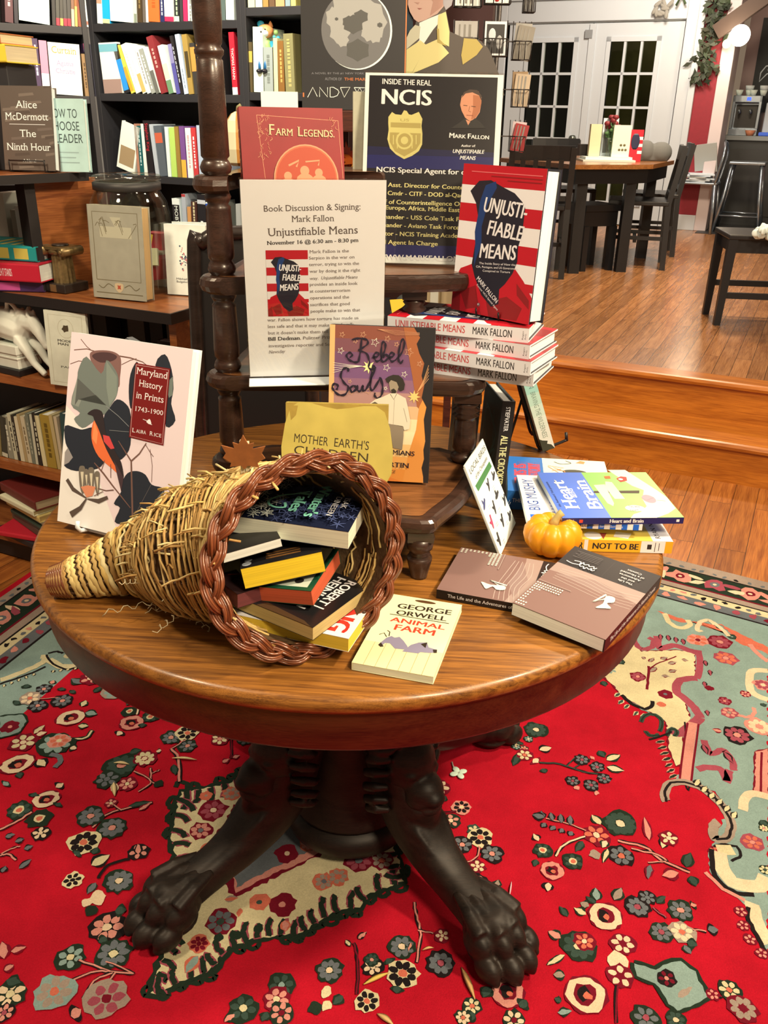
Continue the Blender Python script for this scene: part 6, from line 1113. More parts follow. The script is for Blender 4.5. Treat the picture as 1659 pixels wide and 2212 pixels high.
LA = math.radians(27.0); LU = Vector((math.cos(LA), math.sin(LA), 0)); LV = Vector((-LU.y, LU.x, 0)); LC = room(a0, BB) + LU*-.006
LW = .82; LM = Matrix.Translation(LC-LU*LW) @ Matrix.Rotation(LA, 4, 'Z')
unit('black bookcase angled in the corner at far left', LM, LW, (.09, .40, .72, 1.04, 1.375, 1.645, 1.96), 2.25)
ORD = 'first second third fourth fifth sixth seventh eighth ninth tenth eleventh twelfth thirteenth fourteenth fifteenth sixteenth seventeenth eighteenth nineteenth twentieth'.split()
def row(rows, ox, oy, k, yb, zb, P, n, where, group, depth=.17, back=.012, order='left'):
    """one shelf of books read off the photograph: x0, x1 at the foot, xt, yt of the top left corner, cover, words, accents"""
    n = Vector(n); U = Vector((n.y, -n.x, 0)); P = Vector(P)+n*back
    for i, rw in enumerate(rows):
        x0, x1, xt, yt, col, words = rw[:6]; acc = rw[6:]
        A = atp(ox+x0/k, oy+yb/k, P, n); B = atp(ox+x1/k, oy+yb/k, P, n); Tp = atp(ox+xt/k, oy+yt/k, P, n)
        t = max(.006, (B-A).dot(U)); da = (Tp-A).dot(U); dz = max(.05, Tp.z-zb); lean = math.atan2(da, dz); h = math.hypot(da, dz)
        Z = Vector((0, 0, 1))*math.cos(lean)+U*math.sin(lean); X = U*math.cos(lean)-Vector((0, 0, 1))*math.sin(lean)
        base_ = Vector((A.x, A.y, zb+.0006)) if lean <= 0 else Vector((A.x, A.y, zb+.0006))+Vector((0, 0, t*math.sin(lean)))
        w = t*math.cos(lean)*.95; D = depth*random.uniform(.85, 1.0); c = C(col, .45); mb = MB()
        face = 'face' in acc; acc = [a for a in acc if a != 'face']
        if face: D = .022
        mb.box(0, .0018, 0, D, 0, h, c); mb.box(w-.0018, w, 0, D, 0, h, c); mb.box(.0018, w-.0018, 0, .002, 0, h, c)
        mb.box(.0018, w-.0018, .002, D-.003, .002, h-.003, PAGE)
        ik = Ink(mb, fr((0, 0, 0), (1, 0, 0), (0, 0, 1), (0, -1, 0)), 3e-4, 1e-4)
        for a in acc:
            if isinstance(a, str) and a[0] == '#': ik.rect(w*.16, h*.28, w*.84, h*.72, C(a, .5)) if not face else ik.rect(w*.1, h*.1, w*.9, h*.5, C(a, .5))
            elif a[0] == 'txt': ik.text(a[1], w*.28, h*a[3], w*.46, C(a[2], .5), w=h*a[4], al='L', rot=-math.pi/2)
            elif a[0] == 'dash':
                q = h*a[2]
                while q < h*a[3]: ln = random.uniform(.006, .016); ik.rect(w*.36, q, w*.66, q+ln, C(a[1], .5)); q += ln+random.uniform(.002, .006)
            elif a[0] == 'ftxt': ik.text(a[1], w*.5, h*a[2], h*a[3], C(a[4], .5), w=w*a[5], serif=True)
            else: ik.rect(0, h*a[1], w, h*a[2], C(a[0], .5))
        o = mb.build('book'); o.matrix_world = fr(base_, X, n, Z)
        lb = f'{words}, {ORD[i]} from left on {where}'; tag(o, lb, 'book', group)
        if len(lb.split()) > 16: print('LONG', lb)
D_ = lambda c, a=.2, b=.8: ('dash', c, a, b)
row([(105, 375, 15, 618, '#f6f0e2', 'white face-out paperback with brown and teal cover', 'face', ('#7db0a8', .82, .97), ('#a8826a', .0, .28)), (395, 475, 215, 655, '#27211e', 'leaning black and bright blue book', ('#2f8fd0', .06, .7)), (490, 545, 262, 668, '#f0cf48', 'leaning yellow book', ('#e0a02e', .04, .55)), (560, 650, 335, 650, '#f7f1e2', 'leaning plain white book', D_('#d8cdb8')), (655, 715, 430, 648, '#f5ecd8', 'leaning white book with tan foot', ('#d9aa5a', .02, .4)), (720, 775, 525, 665, '#f3e6cd', 'leaning cream book with grey marks', D_('#9a8d78')), (782, 840, 592, 716, '#a39b82', 'leaning grey patterned book', D_('#e8e0cc', .1, .9)), (848, 905, 655, 690, '#efe8d6', 'leaning thin cream book', ('#6d6654', .0, .5)), (918, 1010, 700, 538, '#8f2f2c', 'tall leaning dark red book', D_('#d09a80', .45, .8)), (1030, 1108, 862, 662, '#f2ead0', 'leaning white and yellow book with green foot', ('#f0e2a0', .3, .62), ('#6d8a5a', .0, .28)), (1138, 1195, 1008, 640, '#5a5184', 'leaning purple book', ('#8d8098', .62, 1)), (1198, 1240, 1035, 520, '#28221f', 'thin black book', D_('#c8c0b0')), (1248, 1308, 1110, 498, '#c6c8c2', 'silver grey book', D_('#9a9c98', .1, .4)), (1314, 1388, 1205, 498, '#a8823a', 'gold and brown book', '#4a3a1e'), (1396, 1464, 1320, 620, '#3c352c', 'short black and orange book', ('#d88a3a', .45, .92)), (1484, 1553, 1400, 480, '#3a342c', 'black and orange book', ('#dd9040', .45, .92), D_('#8a8070', .1, .4)), (1566, 1625, 1475, 428, '#f4eddc', 'white book with small black marks', D_('#3a342c', .1, .95)), (1690, 1790, 1640, 470, '#2a2421', 'black topped book hidden by the pole', ('#b02a2a', .0, .3))], 210, 0, 6.636, 1338, 1.387, PB, NBK, 'middle shelf behind pole', 'books on the middle shelf')
row([(1545, 1580, 1515, 215, '#c8202c', 'bright red book with white foot and lettering', ('#f4ead8', .0, .12), ('txt', 'THOMAS MANN', '#f4ead8', .75, .5))], 0, 0, 3.072, 612, 1.387, PB, NBK, 'middle shelf beyond pole', 'books on the middle shelf')
row([(2, 75, -40, -700, '#efe2cc', 'cream book with peach band', ('#d8946e', .28, .38)), (82, 185, 35, -700, '#1fa8c4', 'turquoise blue book', ('#e8d88a', .0, .06)), (192, 528, 150, -700, '#f8f4ea', 'broad white book facing out', 'face'), (532, 570, 500, -600, '#cfc3a6', 'cream and olive book', ('#8a8a6a', .0, .14)), (578, 650, 545, -700, '#4c3820', 'dark brown book with gilt rules', D_('#8a6c3a')), (656, 698, 625, -650, '#6a5a48', 'brown mottled book'), (702, 733, 670, -650, '#efe0c2', 'thin cream book'), (738, 903, 695, -700, '#e0682a', 'thick orange book', D_('#c2531c')), (906, 965, 870, -650, '#2a2c4c', 'navy book with white script', D_('#e8e0d0', .1, .7)), (970, 1106, 930, -700, '#f5efe4', 'white book with small red label', ('#c02a48', .0, .07)), (1112, 1184, 1075, -650, '#2a2724', 'black book with pale green lettering', D_('#b8cf8a', .1, .6), ('#c8d8a0', .0, .08)), (1190, 1232, 1160, -650, '#3a3630', 'dark grey book'), (1238, 1300, 1205, -700, '#c42a4c', 'crimson book'), (1305, 1378, 1280, -700, '#f2ecd2', 'pale cream book with black marks', D_('#8a8470', .0, .3)), (1382, 1466, 1360, -700, '#ece6c4', 'yellowish cream book'), (1470, 1530, 1450, -650, '#b8c0a2', 'pale green book'), (1850, 1970, 1830, -650, '#efe9cf', 'cream book right of the pole')], 210, 0, 6.636, 322, 1.657, PB, NBK, 'top shelf behind pole', 'books on the top shelf')
row([(780, 908, 815, 852, '#f3ede0', 'white book facing out with brown animal picture', 'face', '#a8875a'), (914, 930, 888, 822, '#b87a58', 'thin tan book'), (932, 956, 905, 836, '#1e5a50', 'dark green book', D_('#c8d0b8')), (960, 980, 932, 822, '#f0e4c2', 'thin cream book'), (984, 1026, 946, 800, '#221c1a', 'black book with red lettering', ('txt', 'Stephen King', '#c8282e', .95, .5)), (1034, 1058, 988, 826, '#b8b4a6', 'grey book'), (1062, 1112, 1018, 836, '#5a5c58', 'grey book with orange panel', ('#c85a38', .66, .86)), (1115, 1136, 1090, 842, '#e8e2d2', 'thin white book'), (1140, 1176, 1120, 848, '#b8cc58', 'yellow green book'), (1180, 1206, 1154, 840, '#9a7430', 'gold brown book'), (1210, 1242, 1186, 838, '#7a4a78', 'purple and yellow book', ('#e0a838', .0, .35)), (1248, 1284, 1226, 850, '#f2ecd8', 'white book with red marks', D_('#d8a090')), (1288, 1318, 1264, 848, '#c83a34', 'red book with white marks', D_('#f0d8c8')), (1324, 1400, 1302, 832, '#b6b8b4', 'silver grey book'), (1402, 1500, 1392, 836, '#c8c2b8', 'grey book with orange picture by the pole', ('#d88a3a', .3, .5))], 0, 0, 3.072, 1160, 1.055, PB, NBK, 'shelf above the jar', 'books on the lower shelf')
row([(380, 455, 340, 330, '#eae2d0', 'white book with black lettered panel', ('#241f1d', .12, .9), ('txt', 'MOBY-DICK', '#f0e8d8', .88, .6)), (470, 510, 440, 285, '#b0aca0', 'grey book with red top', ('#b03a34', .96, 1)), (512, 550, 500, 420, '#cf8e4c', 'short orange book'), (552, 610, 540, 365, '#4a2a20', 'brown book with cream marks', D_('#d8c088', .4, .95)), (615, 700, 605, 290, '#201c1c', 'black book with white marks', D_('#e8e0d0', .2, .6), ('#c8c0b0', .86, .92)), (760, 850, 690, 372, '#f2eee4', 'leaning white book with blue and yellow', ('#2a50a0', .6, .98), ('#e8cf48', .3, .6)), (1010, 1080, 1005, 390, '#a8a08a', 'grey mottled book right of the pole')], 300, 360, 4.808, 760, .70, PB, NBK, 'shelf below jar lid', 'books on the fourth shelf')
row([(318, 386, 310, 330, '#5a4828', 'brown and gold antique book', ('#c8a040', .6, .82)), (392, 470, 382, 212, '#ece8b8', 'tall pale cream book'), (474, 545, 465, 370, '#a2a08a', 'grey book under the fox figurine', D_('#7d7b68')), (550, 582, 540, 298, '#efd48a', 'thin yellow book'), (586, 634, 572, 320, '#8a5a24', 'brown leather book', D_('#c89a4a')), (640, 716, 618, 264, '#8a7c4a', 'olive gilt decorated book', D_('#b8a058', .1, .9))], 440, 0, 3.606, 716, 1.397, PB, NBK, 'end bookcase middle shelf', 'books in the end bookcase')
row([(345, 400, 335, -260, '#cfc08a', 'tan book'), (404, 458, 395, -280, '#e0d4a8', 'cream book'), (462, 505, 455, -250, '#b07a3a', 'brown gilt book'), (510, 556, 500, -270, '#6a4a2c', 'dark leather book'), (560, 632, 552, -260, '#d89258', 'orange tan book'), (636, 676, 630, -250, '#8a9488', 'grey book'), (680, 718, 672, -280, '#d8c060', 'yellow book')], 440, 0, 3.606, 40, 1.698, PB, NBK, 'end bookcase top shelf', 'books in the end bookcase')
row([(85, 215, 60, -500, '#5a2a2c', 'maroon book with pale lettering', D_('#c8a898', .3, .9)), (224, 290, 190, -500, '#1c1a22', 'black book'), (305, 800, 270, -600, '#e8e8e6', 'broad silver white book facing out', 'face', '#d4d6d8'), (812, 868, 785, -500, '#2a2622', 'black slim book'), (873, 930, 850, -500, '#4a4436', 'charcoal book with red foot', ('#c8343c', .0, .13)), (935, 985, 912, -500, '#463f32', 'charcoal book with gold foot', ('#c8a048', .0, .13)), (990, 1044, 960, -500, '#484136', 'charcoal book with crimson foot', ('#c82f3c', .0, .13)), (1048, 1104, 1020, -500, '#443d33', 'charcoal book with scarlet foot', ('#c42c38', .0, .13)), (1112, 1160, 1085, -500, '#c8a884', 'cream and brown book', ('#8a5a3c', .3, .6)), (1166, 1206, 1140, -500, '#dca850', 'gold book', ('#b8602c', .35, .6)), (1212, 1270, 1180, -500, '#9a4a2c', 'red brown book'), (1278, 1326, 1240, -500, '#f0d8b4', 'cream book with red foot', ('#c85a3c', .04, .1)), (1332, 1386, 1300, -500, '#efdcbc', 'pale cream book', ('#d07a5a', .04, .1))], 0, 0, 7.213, 350, 1.645, LC, LV, 'corner bookcase top shelf', 'books in the corner bookcase', order='left')
row([(80, 210, 60, 560, '#3a3028', 'dark book behind the yellow book'), (222, 440, 235, 585, '#f2e8c8', 'wide cream book'), (440, 545, 352, 595, '#655a9a', 'violet book', D_('#a89cc8')), (566, 660, 485, 600, '#4a3048', 'plum black book', D_('#d8d0c8', .35, .9)), (668, 790, 600, 632, '#dc8a90', 'pink book with white panel', ('#f2d8cc', .12, .4)), (805, 1310, 740, 675, '#f7eed2', 'cream book facing out with orange title', 'face', ('ftxt', 'Curtain', .80, .13, '#e0952e', .78), ('ftxt', 'Agatha', .57, .09, '#a8889a', .55), ('ftxt', 'Christie', .42, .09, '#a8889a', .62)), (1322, 1385, 1265, 840, '#9a7040', 'thin brown book', D_('#4a3018')), (1405, 1472, 1292, 680, '#4a3048', 'black and lilac book with pink top', ('#b898b8', .55, .9), ('#d0506a', .9, 1), D_('#e8e4dc', .05, .5)), (1478, 1510, 1392, 690, '#3a3438', 'thin dark grey book')], 0, 0, 7.213, 1420, 1.375, LC, LV, 'corner bookcase middle shelf', 'books in the corner bookcase')
# fox figurine sitting on the grey book
FX = atp(576, 98, room(0, BB+.05), VX); fx = thing('fox_figurine', 'small colourful fox figurine sitting on books in the narrow end bookcase', 'figurine', Matrix.Translation(Vector((FX.x, FX.y, 1.397+.085))) @ Matrix.Rotation(RA, 4, 'Z') @ Matrix.Scale(.88, 4))
GR_, TE, OR_ = C('#8aa050', .5), C('#2f8f96', .5), C('#e08a4a', .5); mb = MB()
mb.ell((0, 0, .085), (.030, .022, .045), GR_); mb.ell((0, 0, .045), (.026, .022, .018), TE); 
for s_ in (-1, 1): mb.tube([(s_*.028, 0, .11), (s_*.040, -.01, .085), (s_*.032, -.02, .06)], [.011, .009, .008], TE, 8); mb.tube([(s_*.013, -.01, .04), (s_*.016, -.035, .03), (s_*.014, -.04, .0)], [.012, .01, .009], C('#2f6a8a', .5), 8); mb.ell((s_*.014, -.046, -.008), (.014, .018, .01), C('#1c1a20', .4))
mb.build('body', fx); mb = MB(); mb.ell((0, -.002, .155), (.038, .03, .030), OR_); mb.ell((0, -.018, .147), (.026, .022, .017), C('#f3e4cc', .5)); mb.ell((0, -.042, .150), (.005, .005, .004), C('#2a2018', .4))
for s_ in (-1, 1): mb.ell((s_*.013, -.03, .160), (.004, .003, .004), C('#2a2018', .4)); mb.lathe([(.012, 0), (.008, .014), (.001, .024)], OR_, 10, Matrix.Translation((s_*.024, 0, .172)))
mb.ell((-.028, 0, .185), (.018, .012, .014), TE); mb.build('head', fx)
mb = MB(); mb.tube([(.036, -.018, .065), (.055, -.01, .12), (.06, -.01, .135)], .003, C('#8a6a3a', .5), 6); mb.ell((.058, -.01, .148), .011, GR_); mb.ell((.068, -.008, .125), .010, TE); mb.ell((.05, -.012, .13), .008, C('#4a9a8a', .5)); mb.build('bouquet', fx)

# ================================================================ WOODEN CABINET WITH OPEN SHELVES AT THE LEFT
CB = 1.735; CWD = wood('#b5662e', '#7a3a18', 'cabinet_wood', (1.5, 12, 12), .35, 0, 3.0, coat=.15); CDK = C('#1d1714', .5)
def cz(px, py): return atp(px, py, room(0, CB), VX)
aR = ab(cz(365, 668))[0]; aL = -2.7
cab = thing('shelf_cabinet', 'low wooden shelf cabinet with black edges at left behind the round table', 'cabinet', RM(aL, CB)); W = aR-aL; DP = .30
for z in (.10, .355, .632, .868):
    mb = MB(); mb.box(0, W, .004, DP, z-.026, z, CWD); mb.box(0, W, 0, .004, z-.028, z-.0006, CDK if z > .8 else CWD); mb.box(W, W+.004, 0, DP, z-.028, z-.0006, CDK); mb.build('shelf', cab)
MB().box(0, W-.01, DP-.012, DP, .074, .842, CDK).build('back_panel', cab); MB().box(W-.03, W-.008, .03, DP-.012, .0066, .842, CWD).build('side_panel', cab); MB().box(0, W-.03, .02, .04, .0066, .074, CDK).build('plinth', cab)
P1, P2 = atz(100, 627, .869), atz(232, 608, .869); pd = (P2-P1).normalized(); pn = Vector((-pd.y, pd.x, 0)); pl_ = (P2-P1).length
hut = thing('shelf_hutch', 'upper brown shelf unit with black post standing on the low cabinet at left', 'shelf', fr(P1, pd, pn, (0, 0, 1)))
MB().box(0, pl_, .004, .02, 0, .285, CWD).build('panel', hut); MB().box(-.03, 0, -.016, .03, 0, .285, CDK).build('post', hut, .001)
mb = MB(); mb.box(-.62, pl_-.055, -.05, .35, .285, .303, CWD); mb.box(-.62, pl_-.055, -.054, -.05, .281, .303, CDK); mb.build('top_board', hut)
MB().box(-.62, -.03, .30, .32, 0, .285, CDK).build('back_panel', hut)
TOPZ = .869+.303
# books lying at the left on the cabinet
def lying(lab, A, B, z0, th, depth, col, page='#efe0be', acc=(), nm='hardcover_book', grp=None, txt=None):
    a, b = atz(*A, z0), atz(*B, z0); y = (a-b).normalized(); L = (a-b).length; z = Vector((0, 0, 1)); x = y.cross(z)   # spine faces the viewer, head at the left
    x = x if x.y > 0 else -x
    def sp(k, L_, t):
        for c, u0, u1 in acc: k.rect(L_*u0, t*.15, L_*u1, t*.85, C(c, .5))
        if txt: k.text(txt[0], L_*txt[2], t*.3, t*.4, C(txt[1], .5), w=L_*txt[3], al='L')
    def fc(k, w, h): [k.rect(w*.1, h*u0, w*.8, h*(u0+.06), C(acc[0][0], .5)) for u0 in (.15, .3, .45, .6)] if acc else None
    return book(nm, lab, fr(b, x, y, z), (depth, L, th), C(col, .45), page, True, fc, sp, group=grp)
lying('purple hardcover with pink lettering, bottom of three lying at the far left', (-70, 628), (94, 632), .8692, .030, .15, '#4a2c50', acc=(('#c04a78', .3, .7),))
lying('red hardcover with white lettering, middle of three lying at the far left', (-80, 602), (88, 612), .900, .048, .15, '#c01c2c', txt=('PUBLIC FOR WHICH IT STANDS', '#f0dcc8', .3, .35))
lying('teal hardcover with gold bands on top of the red hardcover', (-85, 556), (80, 567), .949, .040, .15, '#1f8a78', acc=(('#c8b048', .45, .65), ('#c8b048', .72, .9)))
for i, (x0, x1, yt, c, w_) in enumerate(((-30, 12, 425, '#5a4a2c', 'brown'), (14, 34, 418, '#b8ac8c', 'wide cream'), (44, 54, 455, '#8a7c60', 'tan'), (54, 66, 448, '#cfc4a8', 'pale grey'), (66, 72, 415, '#9a9080', 'thin grey'))):
    P = room(0, CB+.20); A, B = atp(x0, 600, P, VX), atp(x1, 600, P, VX); Tp = atp(x0, yt, P, VX); mb = MB(); w = (B-A).length; mb.box(0, w, 0, .09, 0, Tp.z-.87, C(c, .5)); mb.box(.002, w-.002, .003, .088, Tp.z-.87, Tp.z-.869, PAGE)
    o = mb.build('book'); o.matrix_world = fr(Vector((A.x, A.y, .8695)), UX, VX, (0, 0, 1)); tag(o, f'{w_} upright book behind the teal hardcover in the hutch', 'book', 'upright books in the hutch')
# bronze column ornament
cm = thing('column_ornament', 'miniature fluted bronze column on a dark base beside the grey book', 'ornament', Matrix.Translation(atz(143, 627, .869)) @ Matrix.Rotation(math.radians(-28), 4, 'Z')); BZ = C('#8a6a3c', .35, .6, noise=.25, nscale=120); BD_ = C('#2a2018', .4)
MB().box(-.043, .043, -.043, .043, .0005, .024, BD_).build('base', cm, .002)
mb = MB(); mb.rings([[((.030-.0035*z_)*(1-.09*(j % 2))*math.cos(2*math.pi*j/32), (.030-.0035*z_)*(1-.09*(j % 2))*math.sin(2*math.pi*j/32), .024+z_*.075) for j in range(32)] for z_ in (0, .05, .5, .95, 1)], BZ, smooth=False); mb.build('shaft', cm)
mb = MB(); mb.box(-.040, .040, -.034, .034, .112, .120, BZ); 
for sx in (-1, 1): mb.tube([(sx*.036, -.036, .108), (sx*.036, .036, .108)], .0125, BZ, 14); mb.ell((sx*.036, -.037, .108), (.006, .004, .006), BZ, 6)
mb.lathe([(.031, .099), (.034, .104), (.034, .112)], BZ, 20); mb.lathe([(.022, .120), (.022, .124), (.001, .125)], BD_, 16); mb.build('capital', cm); MB().box(-.011, .011, -.045, -.043, .003, .022, C('#a87c4c', .35, .7)).build('plaque', cm)
# old grey book, white paperback, glass jar
def upr(nm, lab, TL, TR, BL, z0, th, col, page, front=None, hard=True, y=None, lean=.06, yaw=None, grp=None):
    A = atz(*BL, z0); yy = A.y
    d = Vector((math.cos(yaw), math.sin(yaw), 0)) if yaw is not None else UX
    n0 = Vector((d.y, -d.x, 0)); Tl = atp(*TL, A, n0); Tr = atp(*TR, A, n0); w = (Tr-Tl).dot(d); h = Tl.z-z0; up = Vector((0, 0, 1))*math.cos(lean)-n0*math.sin(lean); n = d.cross(up)
    return book(nm, lab, fr(Vector((A.x, A.y, z0+.001)), d, up, n), (w, h, th), C(col, .55, noise=.08, nscale=30), page, hard, front, group=grp)
def greyb(k, w, h):
    D, L_ = C('#6d5c3a', .6), C('#b8a880', .6); k.line([(w*.1, h*.2), (w*.1, h*.93), (w*.92, h*.93), (w*.92, h*.2), (w*.1, h*.2)], .0018, D); k.rect(w*.22, h*.66, w*.80, h*.78, L_); k.poly([(w*.42, h*.88), (w*.62, h*.88), (w*.54, h*.74)], L_)
    for i in range(9): x = random.uniform(.12, .9); k.line(smooth([(w*x, h*random.uniform(.76, .86)), (w*(x+.06), h*random.uniform(.8, .88)), (w*(x+.12 if x < .75 else x-.1), h*random.uniform(.62, .84))], 3), .0013, D)
    k.line([(w*.08, h*.06), (w*.94, h*.06)], .002, D); k.poly(smooth([(w*.44, h*.17), (w*.58, h*.17), (w*.58, h*.11), (w*.51, h*.07), (w*.44, h*.11)], 3, True), C('#c8a878', .6)); k.disc(w*.51, h*.13, .006, C('#b04a2c', .6), 8, jag=.3)
    for s_ in (-1, 1): k.line(smooth([(w*(.51+s_*.1), h*.13), (w*(.51+s_*.2), h*.16), (w*(.51+s_*.3), h*.11), (w*(.51+s_*.38), h*.14)], 4), .0018, D)
upr('antique_book', 'old grey decorated book with tan page edges standing in front of the glass jar', (203, 442), (322, 450), (220, 638), .869, .036, '#a29474', '#c89a5c', greyb, yaw=math.radians(-20))
def dotty(k, w, h):
    for i in range(46): a, r = random.random()*6.28, abs(random.gauss(0, .16)); k.disc(w*(.52+r*math.cos(a)), h*(.5+r*.9*math.sin(a)), random.choice((.0016, .0024)), C(random.choice(('#3a4a58', '#d07a70')), .5), 8)
    k.text('Mikhail', w*.25, h*.22, h*.028, C('#6a6058', .6), w=w*.26, al='L'); k.text('Bulgakov', w*.25, h*.18, h*.028, C('#6a6058', .6), w=w*.30, al='L')
upr('paperback_book', 'white paperback dotted with blue and pink spots on the cabinet end', (362, 484), (452, 492), (369, 634), .869, .02, '#f6efda', '#f3e8cf', dotty, False, yaw=math.radians(-12))
upr('paperback_book', 'cream paperback standing just behind the dotted white paperback', (378, 480), (458, 482), (382, 629), .869, .008, '#efe4cc', '#f3e8cf', None, False, yaw=math.radians(-6))
ti = atz(340, 618, .869); mb = MB(Matrix.Translation((ti.x, ti.y, .8695)) @ RZ); mb.box(-.03, .03, 0, .04, 0, .10, C('#e8d8c0', .5)); mb.box(-.03, .03, 0, .04, .10, .145, C('#d23a48', .5)); mb.box(-.0301, .0301, -.0005, .04, .04, .058, C('#b8323a', .5)); mb.ell((.018, -.001, .03), (.008, .001, .008), C('#a82c34', .5), 6); tag(mb.build('tin', bevel=.002), 'small red and white tin wedged behind the old grey book', 'tin')
JG = glass('jar_glass', (.90, .90, .84), .05, .04); jc = aty(284, 500, 2.47); jr = thing('glass_jar', 'large clear glass jar with dark band on the cabinet behind the grey book', 'jar', Matrix.Translation((jc.x, jc.y, .8695)))
mb = MB(); pr = [(.001, .0), (.095, .0), (.105, .01), (.107, .12), (.107, .20), (.100, .235), (.088, .255), (.084, .262), (.084, .27)]; mb.rings([[(r*math.cos(2*math.pi*j/40), r*math.sin(2*math.pi*j/40), z) for j in range(40)] for r, z in pr+[(r-.004, z) for r, z in reversed(pr[2:])]], JG, caps=False); mb.build('jar', jr)
MB().lathe([(.083, .262), (.089, .264), (.089, .282), (.083, .284)], C('#2a2622', .5), 36).build('band', jr); MB().lathe([(.08, .284), (.09, .288), (.092, .296), (.088, .300), (.075, .303), (.03, .306), (.001, .307)], JG, 36).build('lid', jr)
for i, (x, y, z, c, s_) in enumerate(((.02, -.05, .03, '#e8c83a', .035), (.05, .0, .02, '#d23a48', .04), (-.03, .02, .02, '#cfc2a8', .045), (.03, -.03, .10, '#e8b83a', .03), (.045, -.04, .06, '#efe0b8', .03), (-.02, -.03, .08, '#b0a890', .035))):
    o = MB(jr.matrix_world @ Matrix.Translation((x, y, z+.012)) @ Matrix.Rotation(i*.8, 4, 'Z') @ Matrix.Rotation(.3, 4, 'X')).box(-s_, s_, -s_*.3, s_*.3, 0, s_*1.5, C(c, .6)).build('paper_packet'); tag(o, ('yellow', 'red', 'beige', 'orange yellow', 'cream', 'grey')[i]+' paper packet inside the large glass jar', 'packet', 'packets in the jar')
# top of the hutch: two facing books on wire easels
def stone(k, w, h):
    k.rect(0, 0, w, h, C('#5c4a3a', .45))
    for i in range(26): y = h*random.random(); x = w*random.random(); k.poly([(x, y), (min(w, x+w*.3), y+h*.02), (min(w, x+w*.28), min(h, y+h*.05)), (x, min(h, y+h*.035))], C(random.choice(('#6a5746', '#514032', '#74604c')), .45))
    for t, v, ww in (('Alice', .74, .42), ('McDermott', .60, .84), ('The', .40, .32), ('Ninth Hour', .24, .86), ('A Novel', .10, .26)): k.text(t, w*.5, h*v, h*(.085 if t != 'A Novel' else .035), C('#efe2cc', .5), w=w*ww, serif=True)
    k.rect(w*.15, h*.545, w*.85, h*.553, C('#cfc0a8', .5))
bk = upr('hardcover_book', 'stone grey novel with white lettering on a wire easel at far left', (0, 187), (112, 190), (24, 370), TOPZ, .028, '#5c4a3a', '#efe2c8', stone, lean=.16, yaw=math.radians(-8))
ez = MB(bk.matrix_world); 
for x in (.02, .118): ez.tube([(x, .12, -.004), (x, -.003, -.002), (x, -.003, .038), (x, .02, .042), (x, .024, .040)], .002, C('#1c1815', .4), 6)
ez.tube([(.02, .022, .042), (.118, .022, .042)], .002, C('#1c1815', .4), 6); tag(ez.build('book_easel'), 'dark wire easel in front of the stone grey novel', 'easel')
def leader(k, w, h):
    G = C('#39433a', .5)
    for t, v, ww in (('HOW TO', .74, .66), ('CHOOSE', .57, .72), ('A LEADER', .40, .84)): k.text(t, w*.5, h*v, h*.12, G, w=w*ww)
    for i, ww in enumerate((.6, .45, .6)): k.rect(w*(.5-ww/2), h*(.26-.07*i), w*(.5+ww/2), h*(.275-.07*i), C('#94a08c', .5))
upr('hardcover_book', 'mint green hardcover with dark title behind the stone grey novel', (103, 214), (196, 215), (110, 371), TOPZ, .022, '#b7c9ae', '#efe8d2', leader, lean=.08, yaw=math.radians(-6))
rz = aty(12, 300, 2.50); mb = MB(Matrix.Translation((rz.x, rz.y, TOPZ)) @ Matrix.Rotation(math.radians(-15), 4, 'Z')); mb.box(-.16, .035, 0, .12, .0005, .258, BLKW); tag(mb.build('display_riser', bevel=.002), 'black display riser behind the stone grey novel at far left', 'stand')
for lab, col, z0, z1, A, B in (('yellow hardcover lying on the riser at the top left', '#efc838', .2586, .30, -.15, .055), ('orange brown book lying on the yellow hardcover at the top left', '#c06a38', .3006, .325, -.16, .045)):
    book('hardcover_book', lab, rz_M := Matrix.Translation((rz.x, rz.y, TOPZ+z0)) @ Matrix.Rotation(math.radians(-18), 4, 'Z') @ fr((B, -.02, 0), (0, 1, 0), (-1, 0, 0), (0, 0, 1)), (.13, B-A, z1-z0), C(col, .45), '#e8c890')
mb = MB(Matrix.Translation((rz.x, rz.y, TOPZ)) @ Matrix.Rotation(math.radians(-15), 4, 'Z')); mb.box(-.06, -.022, -.10, -.04, .0005, .14, C('#c8642c', .5)); tag(mb.build('book'), 'orange book standing left of the stone grey novel at the picture edge', 'book')
# lower shelves: plaster horse, pale book, dark books, old books, flat stack
hz = .632; hp = atz(30, 812, hz); ho = thing('horse_sculpture', 'white plaster leaping horse sculpture on a stepped plinth in the cabinet', 'sculpture', Matrix.Translation((hp.x+.0, hp.y+.055, hz+.0005)) @ Matrix.Rotation(math.radians(-30), 4, 'Z')); PL = C('#e6d6b0', .6, noise=.06)
MB().box(-.055, .055, -.05, .05, 0, .018, C('#1c1613', .4)).build('base', ho, .002); mb = MB(); mb.box(-.045, .045, -.04, .04, .018, .045, PL); mb.box(-.048, .048, -.043, .043, .045, .052, PL); mb.box(-.05, .05, -.045, .045, .06, .085, PL); mb.box(-.046, .046, -.041, .041, .052, .06, PL); mb.build('plinth', ho, .002)
mb = MB(); mb.tube(smooth([(-.12, 0, .12), (-.06, 0, .135), (0, 0, .13), (.04, 0, .12)], 5), [.036+.01*math.sin(i*.2) for i in range(16)], PL, 12); mb.tube([(.03, 0, .125), (.06, 0, .15), (.085, 0, .145)], [.034, .026, .022], PL, 10); mb.tube([(.075, 0, .155), (.105, 0, .125), (.125, 0, .095)], [.022, .017, .012], PL, 10); mb.ell((.128, 0, .09), (.014, .012, .011), PL, 8)
